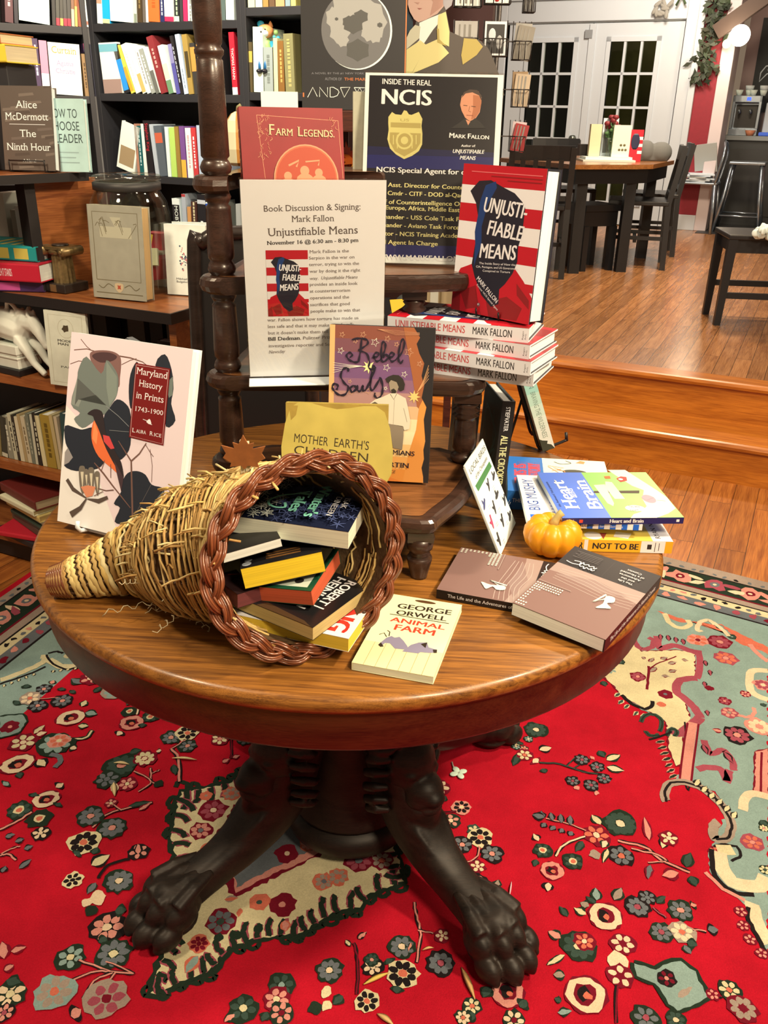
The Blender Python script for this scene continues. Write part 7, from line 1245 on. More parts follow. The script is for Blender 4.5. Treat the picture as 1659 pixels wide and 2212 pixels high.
for y in (-.018, .018): mb.tube([(.035, y, .10), (.07, y*1.2, .07), (.09, y*1.2, .04), (.13, y*1.1, .012)], [.02, .014, .010, .009], PL, 8); mb.tube([(-.1, y, .11), (-.12, y*1.3, .08), (-.11, y*1.3, .055)], [.022, .015, .01], PL, 8); mb.lathe([(.006, 0), (.004, .012), (.001, .018)], PL, 8, Matrix.Translation((.078, y*.6, .168)))
for i in range(9): mb.tube([(.07-.012*i, 0, .175-.002*i), (.06-.014*i, .012*(-1)**i, .185-.003*i), (.045-.014*i, .016*(-1)**i, .165-.003*i)], [.007, .008, .003], PL, 6)
mb.tube(smooth([(-.02, 0, .16), (.0, -.01, .20), (.03, -.012, .19), (.035, -.008, .165), (.01, -.004, .168)], 4), .0065, PL, 7); mb.build('horse', ho, remesh=.003)
def pale(k, w, h): D = C('#4a3a24', .6); k.line([(w*.1, h*.05), (w*.9, h*.05), (w*.9, h*.95), (w*.1, h*.95), (w*.1, h*.05)], .001, C('#b8a47c', .6)); k.disc(w*.5, h*.78, .012, D, 11, .009, .4, .15); k.ring(w*.5, h*.78, .025, .0008, C('#b8a47c', .6)); k.text('MODERN', w*.28, h*.60, h*.03, INKB, w=w*.5, al='L', serif=True, bold=.03); k.text('MAN', w*.28, h*.555, h*.03, INKB, w=w*.26, al='L', serif=True, bold=.03); k.text('PARIS', w*.3, h*.25, h*.025, INKB, w=w*.36, al='L', serif=True)
upr('paperback_book', 'pale cream booklet with small dark emblem standing beside the white horse', (97, 671), (188, 680), (114, 829), hz, .008, '#ddd0a8', '#d8c9a0', pale, False, yaw=math.radians(-20))
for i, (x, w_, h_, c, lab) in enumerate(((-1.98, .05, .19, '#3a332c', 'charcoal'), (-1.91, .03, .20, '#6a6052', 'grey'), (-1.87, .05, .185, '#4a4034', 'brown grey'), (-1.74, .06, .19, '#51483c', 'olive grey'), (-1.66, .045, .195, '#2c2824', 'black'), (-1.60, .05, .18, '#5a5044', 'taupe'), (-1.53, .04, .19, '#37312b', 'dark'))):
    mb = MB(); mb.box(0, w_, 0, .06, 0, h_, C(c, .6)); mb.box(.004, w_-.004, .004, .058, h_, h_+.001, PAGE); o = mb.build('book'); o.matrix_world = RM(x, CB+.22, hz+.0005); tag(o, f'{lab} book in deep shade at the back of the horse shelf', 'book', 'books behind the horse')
mb = MB(fr(room(-1.575, CB+.02, hz+.001), UX*.85+VX*-.5, VX*.85+UX*.5, (0, 0, 1))); mb.box(0, .20, 0, .022, 0, .15, C('#6a625a', .6)); mb.box(.004, .196, .003, .019, .15, .153, C('#b0a898', .7)); tag(mb.build('box_file', bevel=.001), 'dark grey box file standing at the cabinet end behind the pink book', 'file')
mb = MB(fr(room(-1.545, CB+.11, hz+.001), UX, VX, (0, 0, 1))); mb.box(0, .09, 0, .02, 0, .13, C('#3a3530', .6)); mb.box(.01, .09, 0, .021, .128, .131, C('#cfc6b4', .6)); tag(mb.build('booklet'), 'dark booklet with pale top edge behind the grey box file', 'book')
row([(0, 20, -30, 10, '#8a7444', 'mottled brown old book'), (30, 105, 0, 5, '#3c3a2c', 'dark old book', ('#c8b890', .0, .1)), (110, 180, 25, -10, '#8f8466', 'grey cloth old book', D_('#d8c8a0')), (183, 228, 85, -40, '#c9b88c', 'cream old book', D_('#3a3428')), (232, 262, 140, -20, '#332c22', 'black old book', D_('#c8b890')), (266, 318, 180, 0, '#d8c090', 'thin cream old book'), (322, 360, 215, -30, '#b0905c', 'tan old book'), (362, 412, 262, -5, '#cdb486', 'beige old book', D_('#7a6440')), (415, 455, 325, -40, '#77745a', 'olive grey old book', D_('#b8ac88')), (458, 490, 385, -25, '#cabb92', 'pale old book'), (494, 548, 415, -50, '#2c281f', 'black and cream old book', D_('#d8c89c')), (552, 605, 455, -15, '#e0c88c', 'bright cream old book'), (610, 735, 520, -30, '#a88430', 'thick mustard old book', D_('#6a5018')), (740, 785, 640, -20, '#c2a468', 'tan gilt old book'), (790, 830, 705, 0, '#cbb084', 'light brown old book'), (835, 900, 790, -40, '#2c4a40', 'dark green old book')], 0, 900, 6.144, 500, .3555, room(0, CB), VX, 'old book shelf in cabinet', 'old books in the cabinet', depth=.14, back=.02)
zc = .1006
for i, (lab, col, th, L, off, dep, yw, pg) in enumerate((('black glossy', '#23201f', .022, .22, -.02, .15, -.2, '#d8d0c0'), ('bright red', '#c4202a', .016, .24, .05, .16, .15, '#d8a888'), ('brown', '#5a4632', .028, .22, .0, .15, -.35, '#c8b288'), ('green edged cream', '#2e3a28', .014, .20, .0, .15, -.3, '#3a4a30'), ('cream', '#e3cf9c', .016, .20, .015, .15, -.3, '#b87a40'), ('tan', '#d0aa5c', .020, .20, -.005, .15, -.28, '#c89a50'), ('pale', '#e0cc98', .018, .19, -.02, .14, -.25, '#b89a60'), ('dark red', '#6a2018', .030, .22, -.01, .15, -.3, '#b89a68'))):
    e_ = atz(78, 1130, .2); M = fr(Vector((e_.x+off+.015, e_.y+.0, zc)), Matrix.Rotation(yw, 3, 'Z') @ VX, Matrix.Rotation(yw, 3, 'Z') @ -UX, (0, 0, 1)); 
    book('hardcover_book', f'{lab} book lying in the low cabinet stack at left, {ORD[7-i]} from the top', M, (dep, L, th), C(col, .5), pg); zc += th+.0006
# dark chair back behind the stand
CHW = wood('#33231a', '#1a110b', 'dark_chair_wood', (3, 14, 14), .35, 0, 3.0, coat=.3); CHB = C('#14110f', .6)
c0, c1 = aty(436, 512, 1.98), aty(640, 512, 1.98); ch = thing('side_chair', 'dark high-backed wooden chair behind the tiered stand and the table', 'chair', Matrix.Translation((c0.x, 1.98, .0066)) @ Matrix.Rotation(math.radians(6), 4, 'Z')); cw = c1.x-c0.x; ct = c0.z
pts = [(-.035, .40), (-.02, ct-.06), (.0, ct-.02), (.04, ct), (cw-.04, ct), (cw, ct-.02), (cw+.02, ct-.06), (cw+.035, .40)]
MB().tube(smooth([(x, 0, z) for x, z in pts], 5), .016, CHW, 10).build('back_frame', ch); mb = MB(fr((0, 0, 0), (1, 0, 0), (0, 0, 1), (0, -1, 0))); mb.prism(pts, -.012, .004, CHB); mb.build('back_panel', ch)
MB().box(-.05, cw+.05, -.0, .44, .40, .45, CHW).build('seat', ch, .01)
for x in (-.035, cw+.035):
    for y in (.01, .42): MB(Matrix.Translation((x, y, 0))).lathe([(.001, 0), (.014, 0), (.016, .05), (.02, .3), (.02, .40), (.001, .40)], CHW, 12).build('leg', ch)
# ================================================================ BEHIND THE TABLE
def pr2(mb, pts, y, th, mat, F=lambda x, y: (x, y)):     # an outline standing upright at distance y, with thickness
    q = [aty(*F(*p), y) for p in pts]; mb.prism([(p.x, p.z) for p in q], 0, th, mat, fr((0, y, 0), (1, 0, 0), (0, 0, 1), (0, -1, 0)))
rack = thing('open_shelf', 'dark reddish open shelf unit behind the tiered stand holding posters', 'shelf', (0, 0, 0)); RW = wood('#5a2a1a', '#32140c', 'reddish_wood', (2, 14, 14), .4)
MB().box(-.25, .20, 2.12, 2.5, 1.29, 1.334, RW).build('top_board', rack, .003)
for z in (1.10, .70, .36): MB().box(-.13, .19, 2.14, 2.48, z-.02, z, RW).build('shelf', rack)
for x in (-.13, .17):
    for y in (2.14, 2.46): MB().box(x, x+.02, y, y+.02, .0066, 1.29, RW).build('leg', rack)
AP = thing('poster_board', 'black poster board with grey moon and white lettering behind the red cloth book', 'poster', fr(Vector((-.204, 2.20, 1.335)), (1, 0, 0), (0, .05, .9987), (0, -.9987, .05))); W_, H_ = .236, .36; mb = MB(); BK = C('#37322c', .35)
mb.box(0, W_, 0, H_, -.02, 0, BK); k = Ink(mb, Matrix.Identity(4)); k.world = AP.matrix_world
def FA(x, y): return 440+x/3.606, y/3.606
u, v = k.uv(*FA(1185, 235)); mr = .078; k.disc(u+.003, v-.001, mr, C('#efe6d0', .5), 48); k.disc(u, v, mr*.985, C('#6e665a', .5), 48)
for x, y, r, a in ((1100, 60, .026, 1.2), (1060, 250, .022, 1), (1310, 150, .030, 1.3), (1290, 250, .018, 1), (1020, 150, .018, 1.3), (1330, 260, .016, 1.2), (1180, 40, .03, .7), (1080, 310, .014, 1)): q = k.uv(*FA(x, y)); k.disc(q[0], q[1], r, C('#a89c86', .5), 14, r*a, .4, .1)
for x, y, r in ((1165, 190, .022), (1130, 170, .014), (1225, 130, .016), (1372, 195, .006), (1035, 148, .004), (1200, 390, .026)): q = k.uv(*FA(x, y)); k.disc(q[0], q[1], r, C('#565044', .5), 12, r*.8, 0, .1)
OG = C('#e0763a', .5); k.rect(W_-.0035, 0, W_-.001, H_, OG); k.ptext('A NOVEL BY THE #1 NEW YORK TIMES BESTSELLING', FA(840, 578), FA(1500, 580), 4, C('#8a8074', .5)); k.ptext('AUTHOR OF', FA(945, 625), FA(1075, 627), 6, C('#8a8074', .5)); k.ptext('THE MARTIAN', FA(1095, 627), FA(1350, 630), 6, OG)
def lines(segs): 
    for sg in segs: k.pline([FA(*p) for p in sg], 1.3, C('#f4ecdc', .5))
lines([[(810, 758), (850, 680), (885, 752)], [(903, 755), (903, 680), (965, 756), (965, 680)], [(985, 756), (985, 680), (1010, 680)], [(1010, 680), (1045, 700), (1055, 718), (1040, 745), (1010, 756), (985, 756)], [(1065, 682), (1095, 758), (1140, 680), (1065, 682)], [(1172, 682), (1195, 720), (1215, 684), (1238, 722), (1262, 684), (1172, 682)], [(1285, 684), (1285, 758), (1330, 758)], [(1285, 720), (1325, 720)], [(1285, 684), (1330, 684)], [(1350, 684), (1350, 758)], [(1370, 758), (1370, 684), (1410, 700), (1375, 720), (1412, 758)]])
k.rect(.002, .025, .005, .034, OG); mb.build('board', AP)
# cut-out portrait
ST_ = thing('portrait_standee', 'cut-out painted portrait of a person in dark coat and yellow collar', 'standee', (0, 0, 0)); PYY = 2.30
def FP(x, y): return 860+x/4.366, y/4.366
SKN, SK2, COAT, YC, YD, WS = C('#cf9f80', .5), C('#b98468', .5), C('#574a3c', .5), C('#e3c878', .5), C('#b99a4a', .5), C('#f4e6c8', .5)
mb = MB(); pr2(mb, [(5, 900), (5, -300), (140, -300), (140, 900)], PYY+.004, .004, C('#163038', .5), FP)
pr2(mb, [(30, 900), (45, 480), (60, 400), (110, 300), (160, 240), (170, 200), (120, 130), (95, 40), (90, -120), (200, -230), (340, -230), (450, -150), (520, -10), (500, 60), (450, 100), (470, 200), (490, 300), (600, 350), (700, 350), (780, 390), (850, 460), (900, 570), (960, 730), (1000, 900)], PYY, .005, COAT, FP)
def PO(pts, m, dz=.0006): q = [aty(*FP(*p), PYY-.005-dz) for p in pts]; mb.poly([tuple(x) for x in q], m)
PO([(100, -120), (92, 40), (110, 110), (150, 180), (190, 210), (250, 190), (370, 130), (430, 60), (430, -60), (380, -180), (250, -220), (150, -190)], SKN); PO([(180, 75), (230, 78), (200, 92)], C('#a05a4a', .6), .001); PO([(250, -120), (430, -60), (420, 60), (300, 150), (330, 20)], SK2, .0009); PO([(150, 20), (205, 22), (190, 40)], SK2, .001)
for x in (170, 290): PO([(x-30, -60), (x, -75), (x+30, -60), (x, -50)], C('#4a342a', .6), .0013)
PO([(430, -150), (520, -20), (505, 50), (450, 95), (425, 40), (425, -80)], C('#a8988a', .6), .001)
PO([(200, 215), (300, 170), (400, 130), (440, 150), (330, 280), (250, 400), (170, 560), (140, 650), (110, 700), (60, 690), (80, 500), (200, 380)], WS, .0008); PO([(110, 290), (160, 235), (210, 250), (200, 360), (60, 480), (55, 410)], C('#cdbb90', .5), .0010); PO([(380, 140), (450, 110), (485, 300), (480, 440), (370, 380), (370, 260)], YC, .0012); PO([(60, 480), (210, 380), (260, 420), (200, 560), (130, 690), (60, 690)], YC, .0013); PO([(260, 420), (370, 370), (480, 500), (380, 590), (130, 695), (200, 560)], YC, .0014); PO([(365, 270), (385, 270), (390, 370), (460, 440), (370, 400)], YD, .0016); PO([(620, 360), (740, 370), (800, 440), (740, 520), (610, 610), (595, 520), (610, 430)], YD, .0012)
mb.build('figure', ST_)
wc0, wc1 = aty(563, 197, 1.61), aty(643, 199, 1.61); mb = MB(); mb.box(wc0.x, wc1.x, 1.61, 1.6115, S4+.0008, wc0.z, C('#f8f2e6', .5)); mb.box(wc0.x, wc1.x, 1.6115, 1.64, S4+.0008, S4+.0016, C('#f0e8d8', .5)); tag(mb.build('blank_card'), 'blank white folded card standing behind the red cloth book', 'card')
gd = thing('gourd', 'cream and brown striped gourd standing on the top shelf behind the tall pole', 'gourd', Matrix.Translation((aty(519, 340, 1.60).x-.002, 1.60, S4+.0008)) @ Matrix.Scale(.88, 4)); mb = MB(); GC = [C('#e8d29a', .5), C('#b9772e', .5)]
R_ = []
for r, z in ((.014, 0), (.024, .006), (.028, .03), (.026, .06), (.021, .08), (.012, .092), (.004, .096)): R_.append([(r*(1-.06*abs(math.sin(4*2*math.pi*j/48)))*math.cos(2*math.pi*j/48), r*(1-.06*abs(math.sin(4*2*math.pi*j/48)))*math.sin(2*math.pi*j/48), z) for j in range(48)])
n_ = len(R_); vs = [p for r in R_ for p in r]
for i in range(n_-1):
    for j in range(48): mb.add([vs[i*48+j], vs[i*48+(j+1) % 48], vs[(i+1)*48+(j+1) % 48], vs[(i+1)*48+j]], [(0, 1, 2, 3)], GC[1] if (j % 12) < 4 else GC[0], True)
mb.add(R_[0], [tuple(range(48))], GC[0]); mb.build('body', gd); MB().tube([(0, 0, .094), (.002, 0, .104), (.008, 0, .108)], .003, C('#8a7a4a', .6), 6).build('stem', gd)
lv = thing('autumn_leaves', 'bunch of orange and yellow autumn leaves between the red book and navy sign', 'leaves', Matrix.Translation((aty(752, 330, 2.2).x, 2.24, 1.1005)))
MB().lathe([(.001, 0), (.028, 0), (.034, .05), (.03, .055), (.001, .05)], C('#3a2418', .5), 16).build('pot', lv); mb = MB()
for i in range(26):
    a = random.random()*6.28; r = random.uniform(.0, .05); Mq = Matrix.Translation((r*math.cos(a), r*math.sin(a)*.6, random.uniform(.07, .13))) @ Matrix.Rotation(random.random()*6.28, 4, 'Z') @ Matrix.Rotation(random.uniform(.6, 1.6), 4, 'X') @ Matrix.Scale(random.uniform(.8, 1.3), 4); mb.prism(LF, 0, .0012, C(random.choice(('#e0641c', '#e89a24', '#c8441c', '#d87a20')), .6), Mq)
    mb.tube([(0, 0, .05), (r*.5*math.cos(a), r*.3*math.sin(a), .09), tuple(Mq.translation)], .001, C('#6a4a20', .6), 4)
mb.build('foliage', lv)
p = aty(866, 690, 2.25); bg = thing('grey_bag', 'grey plastic bag with yellow and black stripe under the third shelf', 'bag', Matrix.Translation((p.x, 2.30, .7008))); mb = MB(); mb.ell((0, 0, .085), (.05, .05, .085), C('#6f6d62', .4), 12); mb.ell((.01, .01, .16), (.03, .03, .04), C('#8a887a', .4), 10); mb.build('bag', bg, remesh=.005)
mb = MB(); mb.box(-.052, -.028, -.075, -.045, .0005, .20, C('#1f1d1c', .4)); mb.add([(-.03, -.0755, .20), (.02, -.056, .20), (-.02, -.0755, .15)], [(0, 1, 2)], C('#e8b82e', .5)); mb.box(-.050, -.044, -.0758, -.075, .05, .19, C('#d8a030', .5)); mb.build('striped_box', bg); MB().box(.005, .03, -.058, -.050, .05, .062, C('#c8342c', .5)).build('red_tag', bg)
mb = MB(); b0, b1 = aty(905, 600, 2.22), aty(985, 600, 2.22); mb.box(b0.x, b1.x+.03, 2.22, 2.40, .7005, b0.z+.06, C('#a5875a', .7)); mb.box(b0.x+.03, b0.x+.05, 2.2195, 2.22, .78, b0.z+.05, C('#d8c9a4', .6)); mb.box(b0.x+.053, b0.x+.058, 2.2195, 2.22, .71, b0.z+.06, C('#7d6238', .6)); tag(mb.build('cardboard_box'), 'tan cardboard box on the open shelf behind the striped stack', 'box')
# postcard spinner
RY = 2.78; WR = C('#3d332a', .4, .6); rc = aty(1072, 100, RY); sp = thing('postcard_rack', 'wire postcard spinner rack between the posters and the french doors', 'rack', Matrix.Translation((rc.x, RY, .0066)))
MB().lathe([(.001, 0), (.16, 0), (.16, .015), (.02, .03), (.009, .04), (.009, 1.95), (.001, 1.96)], WR, 20).build('pole', sp)
def pocket(px0, px1, y0, y1, yy, lab, cols, ang=0.0, sag=.03):
    a, b = aty(px0, y1, yy), aty(px1, y1, yy); w = b.x-a.x; h = aty(px0, y0, yy).z-a.z; M = Matrix.Translation((a.x-rc.x, yy-RY, a.z-.0066)); mb = MB(M)
    for z in (0, h*.5): mb.tube([(0, 0, z), (0, -.03, z), (w, -.03, z), (w, 0, z), (0, 0, z)], .0016, WR, 5)
    for i in range(4): x = w*i/3; mb.tube([(x, -.03, h*.5), (x, -.03, 0), (x, 0, 0), (x, 0, h*1.05)], .0016, WR, 5)
    mb.tube([(w/2, 0, h*.5), (w/2-(a.x+w/2-rc.x), RY-yy, h*.5)], .0018, WR, 5); mb.build('wire_pocket', sp)
    for i, (c, l) in enumerate(cols):
        mb = MB(Matrix.Translation((a.x, yy-.006-.008*i, a.z+.001)) @ Matrix.Rotation(ang+.1*i, 4, 'Y')); mb.box(w*.04, w*.96, 0, .003, .002, h*(1.0-.04*i), C(c, .3)); 
        if 'photo' in l:
            mb.box(w*.12, w*.88, -.0005, 0, h*.08, h*.92, C('#2a2622', .4)); mb.ell((w*.36, -.0004, h*.62), (w*.16, .0003, h*.2), C('#cfc4b0', .4), 8); mb.ell((w*.68, -.0004, h*.4), (w*.14, .0003, h*.22), C('#a89c88', .4), 8)
        elif 'red dot' in l: mb.ell((w*.5, -.0004, h*.3), (w*.14, .0003, h*.25), C('#c8342c', .4), 8)
        else: [mb.box(w*(.2+.2*q), w*(.26+.22*q), -.0004, 0, h*.1, h*.9, C('#8a7c66', .4)) for q in range(3)]
        tag(mb.build('postcard'), l, 'postcard', 'postcards on the rack')
pocket(1042, 1092, 47, 122, 2.72, '', [('#e8dcc4', 'white bordered black photo postcard beside the portrait shoulder')]); pocket(978, 1030, 46, 120, 2.74, '', [('#b8a890', 'grey brown postcard behind the portrait collar')]); pocket(980, 1038, -60, 16, 2.74, '', [('#f0e6d4', 'white postcard above the portrait collar')]); pocket(1045, 1100, -70, 10, 2.72, '', [('#efe4d0', 'white postcard with red dot at the top of the rack')])
pocket(1104, 1142, 50, 130, 2.80, '', [('#a89880', 'mottled grey card in clear sleeve, second pocket of right column'), ('#8a7a62', 'brown card behind the mottled grey card')], .05); pocket(1103, 1138, 156, 231, 2.80, '', [('#a07a50', 'brown card in third pocket of right rack column'), ('#c0a078', 'tan card behind the brown rack card')], -.03); pocket(1098, 1130, 262, 326, 2.80, '', [('#d8b8a4', 'pink and red card in lowest pocket of right rack column'), ('#a83a34', 'dark red card behind the pink rack card')], .08); pocket(1128, 1152, -40, 28, 2.80, '', [('#5a5248', 'dark card in top pocket of right rack column')])
# ================================================================ UPPER ROOM
BKC = C('#1c1a18', .4)
def make_chair(label, loc, rz, grp='black slat back dining chairs', at=None):
    r = thing('dining_chair', label, 'chair', Matrix.Translation(loc) @ Matrix.Rotation(rz, 4, 'Z'), grp)
    MB().box(-.21, .21, -.20, .21, .43, .46, BKC).build('seat', r, .006)
    for x in (-.19, .19):
        MB().box(x-.018, x+.018, .17, .206, 0, .43, BKC).build('leg', r)
        mb = MB(); mb.rings([[(x+a, y+b, z) for a, b in ((-.018, -.018), (.018, -.018), (.018, .018), (-.018, .018))] for z, y in ((0, -.215), (.44, -.195), (.81, -.255))], BKC, smooth=False); mb.build('back_leg', r)
    mb = MB(); mb.rings([[(x, y-.255+.02*math.cos(x*6), z) for y, z in ((-.0, .73), (.02, .73), (.012, .82), (-.012, .82))] for x in (-.2, -.1, 0, .1, .2)], BKC, smooth=False); mb.build('top_rail', r)
    for i in range(4): x = -.12+.08*i; mb = MB(); mb.rings([[(x+a, y+b, z) for a, b in ((-.015, -.006), (.015, -.006), (.015, .006), (-.015, .006))] for z, y in ((.50, -.205), (.74, -.245))], BKC, smooth=False); mb.build('slat', r)
    MB().box(-.19, .19, -.215, -.190, .49, .52, BKC).build('lower_rail', r)
    mb = MB(); mb.box(-.19, .19, -.012, .012, .18, .205, BKC); mb.box(-.2, -.18, -.2, .18, .2, .225, BKC); mb.box(.18, .2, -.2, .18, .2, .225, BKC); mb.build('stretcher', r); return r
def dup(root, loc, rz, label):
    r = root.copy(); COL.objects.link(r); r.matrix_world = Matrix.Translation(loc) @ Matrix.Rotation(rz, 4, 'Z'); tag(r, label)
    for c in list(root.children): q = c.copy(); COL.objects.link(q); q.parent = r
    return r
TT = 1.045
tp = [Vector(p) for p in ((.80, 6.85), (1.19, 6.04), (1.64, 6.19), (1.76, 6.27), (2.10, 6.95), (2.05, 7.3), (1.85, 7.55), (1.15, 7.4))]
dt = thing('dining_table', 'black dining table with brown wooden top near the french doors', 'table', (1.5, 6.8, UP)); mb = MB(Matrix.Translation((-1.5, -6.8, -UP))); mb.prism([tuple(p) for p in tp], TT-.028, TT, wood('#a8652c', '#7a4218', 'dining_top', (2, 10, 10), .25, coat=.3)); mb.build('tabletop', dt)
cen = sum(tp, Vector((0, 0)))/len(tp); mb = MB(Matrix.Translation((-1.5, -6.8, -UP))); mb.prism([tuple(p+(cen-p).normalized()*.05) for p in tp], TT-.12, TT-.03, BKC); mb.build('apron', dt)
for p in ((1.28, 6.20), (1.63, 6.30), (1.95, 6.97), (1.15, 7.25)): MB(Matrix.Translation((p[0]-1.5, p[1]-6.8, 0))).box(-.035, .035, -.035, .035, 0, TT-.12-UP, BKC).build('leg', dt)
c1 = make_chair('black slat back chair with its back to us at the dining table front', (.985, 6.17, UP), math.radians(-6))
dup(c1, (1.79, 6.62, UP), math.radians(76), 'black chair seen side on, nearer of two at dining table right end'); dup(c1, (2.05, 7.28, UP), math.radians(77), 'black chair seen side on, farther of two at dining table right end'); dup(c1, (1.42, 7.62, UP), math.radians(190), 'black chair on the far side of the dining table by the doors')
bq = thing('dining_bench', 'low black bench pushed under the front of the dining table', 'bench', Matrix.Translation((1.42, 6.42, UP)) @ Matrix.Rotation(.36, 4, 'Z')); MB().box(-.14, .14, -.14, .16, .40, .44, BKC).build('seat', bq); MB().box(-.13, .13, -.12, .14, .30, .40, BKC).build('apron', bq)
for x in (-.11, .11):
    for y in (-.11, .13): MB().box(x-.02, x+.02, y-.02, y+.02, 0, .30, BKC).build('leg', bq)
mn = lambda nm, lab, cat, x0, x1, y0, y, z0, th, c, extra=None: (lambda a, b: tag((lambda m: (m.box(a.x, b.x, y, y+th, z0, aty(x0, y0, y).z, C(c, .5)), extra(m, a, b) if extra else None, m)[2])(MB()).build(nm), lab, cat))(aty(x0, y0, y), aty(x1, y0, y))
ZD = TT+.0006; mb = MB(); q0, q1 = aty(1257, 340, 6.55), aty(1370, 340, 6.55); mb.box(q0.x, q1.x, 6.5, 6.75, ZD, ZD+.012, C('#d8cba8', .5)); tag(mb.build('cutting_board'), 'cream board lying under the menus on the dining table', 'board'); mb = MB(); mb.box(q0.x+.02, q1.x-.02, 6.52, 6.72, ZD+.0125, ZD+.03, C('#e6dcbc', .5)); tag(mb.build('book'), 'cream book lying on the board on the dining table', 'book')
zt = ZD+.031
mn('book', 'cream book standing left of the flowers on the dining table', 'book', 1278, 1302, 268, 6.6, zt, .05, '#d8c48c'); mn('menu_card', 'cream menu card with brown emblem in front of the flowers', 'card', 1328, 1366, 270, 6.56, zt, .02, '#e6dcb0', lambda m, a, b: [m.ell((a.x+.05+.022*i, 6.5597, zt+.045+.03*j), (.009, .0004, .009), C('#6a5a34', .6), 6) for i, j in ((0, 0), (1, 0), (2, 0), (0.4, 1), (1.5, 1))])
mn('picture_frame', 'white framed print standing behind the flower vase', 'frame', 1305, 1338, 255, 6.68, zt, .02, '#d8d0c0', lambda m, a, b: m.box(a.x+.012, b.x-.012, 6.6795, 6.68, zt+.02, a.z-.02, C('#6a6458', .5)))
mn('hardcover_book', 'red and white striped book on the dining table beside the menu', 'book', 1365, 1392, 280, 6.62, ZD, .03, '#c8202c', lambda m, a, b: ([m.box(a.x+.055, b.x, 6.6193, 6.62, a.z-.02-.045*i, a.z-.045*i, C('#efe2d0', .5)) for i in range(1, 4)], m.ell((a.x+.035, 6.6193, ZD+.13), (.03, .0006, .055), C('#2a2a3c', .5), 8)))
fl = thing('flower_vase', 'glass vase of dark red flowers on the dining table', 'vase', Matrix.Translation((aty(1322, 300, 6.6).x, 6.62, zt))); MB().lathe([(.001, 0), (.03, 0), (.034, .04), (.028, .09), (.032, .12), (.030, .12), (.025, .09), (.001, .01)], glass('vase_glass', (.85, .9, .85), .08), 16).build('vase', fl); mb = MB(); mf = MB()
for i in range(9): a = i*.7; x, y, z = .045*math.cos(a)*(i % 3+1)/3, .04*math.sin(a), .18+.02*(i % 4); mb.tube([(0, 0, .02), (x*.5, y*.5, .12), (x, y, z)], .003, C('#4a6a34', .6), 5); mf.ell((x, y, z+.01), (.022, .022, .018), C('#7a1c20', .6), 6); mb.ell((x*.8, y*.8, z-.05), (.02, .006, .012), C('#4a6a34', .6), 6)
mb.build('stems', fl); mf.build('blooms', fl)
mb = MB(); g0 = aty(1415, 320, 6.75); mb.ell((g0.x-.06, 6.78, ZD+.06), (.07, .06, .08), C('#6a6254', .8), 10); mb.ell((g0.x+.05, 6.78, ZD+.055), (.085, .06, .075), C('#5c5446', .8), 10); mb.box(g0.x-.1, g0.x+.1, 6.74, 6.82, ZD+.001, ZD+.03, C('#5c5446', .8)); tag(mb.build('grey_bag', remesh=.008), 'slumped grey brown bag at the right end of the dining table', 'bag')
mb = MB(); g0 = aty(1262, 315, 6.7); mb.box(g0.x-.03, g0.x+.05, 6.7, 6.78, ZD+.0305, g0.z+.01, C('#2a211c', .6)); mb.tube([(g0.x+.05, 6.72, g0.z+.0), (g0.x+.06, 6.7, g0.z+.09), (g0.x+.10, 6.69, g0.z+.13)], .008, C('#2a211c', .5), 6); tag(mb.build('wine_carrier'), 'dark brown carrier with handle left of the cream standing book', 'carrier')
# black bench at the right edge
bl0, bl1 = atz(1551, 702, UP), atz(1531, 678, UP); bd = Vector((.12, .993, 0)); bu = Vector((.993, -.12, 0)); BM_ = fr(Vector((bl0.x+.0, bl0.y-.0, UP)), bu, bd, (0, 0, 1)); bn = thing('bench', 'black wooden bench with mottled seat at the right picture edge', 'bench', BM_)
MB().box(-.025, .75, -.025, .32, .435, .46, C('#2b2621', .3, noise=.3, nscale=6)).build('seat', bn, .006); MB().box(0, .72, -.008, .30, .37, .435, BKC).build('apron', bn)  # seat coloured paler than the frame, as if lit from above
for x in (0, .70):
    for y in (0, .28): mb = MB(); mb.rings([[(x+a*s_+dx, y+b*s_, z) for a, b in ((-.022, -.022), (.022, -.022), (.022, .022), (-.022, .022))] for z, s_, dx in ((0, .75, -.01 if x < .1 else .01), (.435, 1, 0.0))], BKC, smooth=False); mb.build('leg', bn)
MB().box(.01, .70, -.01, .012, .14, .17, BKC).build('stretcher', bn); MB().box(.01, .70, .27, .29, .16, .19, BKC).build('stretcher', bn)
tf = atz(1655, 512, UP+.46); mb = MB(Matrix.Translation((tf.x, tf.y, UP+.461)))
for i in range(22): a = i*2.4; r = .008*math.sqrt(i); mb.ell((r*math.cos(a)*1.6, r*math.sin(a)*1.6, .022+.02*math.cos(i)), (.022, .010, .020), C('#efe6d4', .8), 6, rot=Matrix.Rotation(a, 3, 'Z'))
tag(mb.build('paper_flower'), 'crumpled white paper flower on the black bench', 'flower')
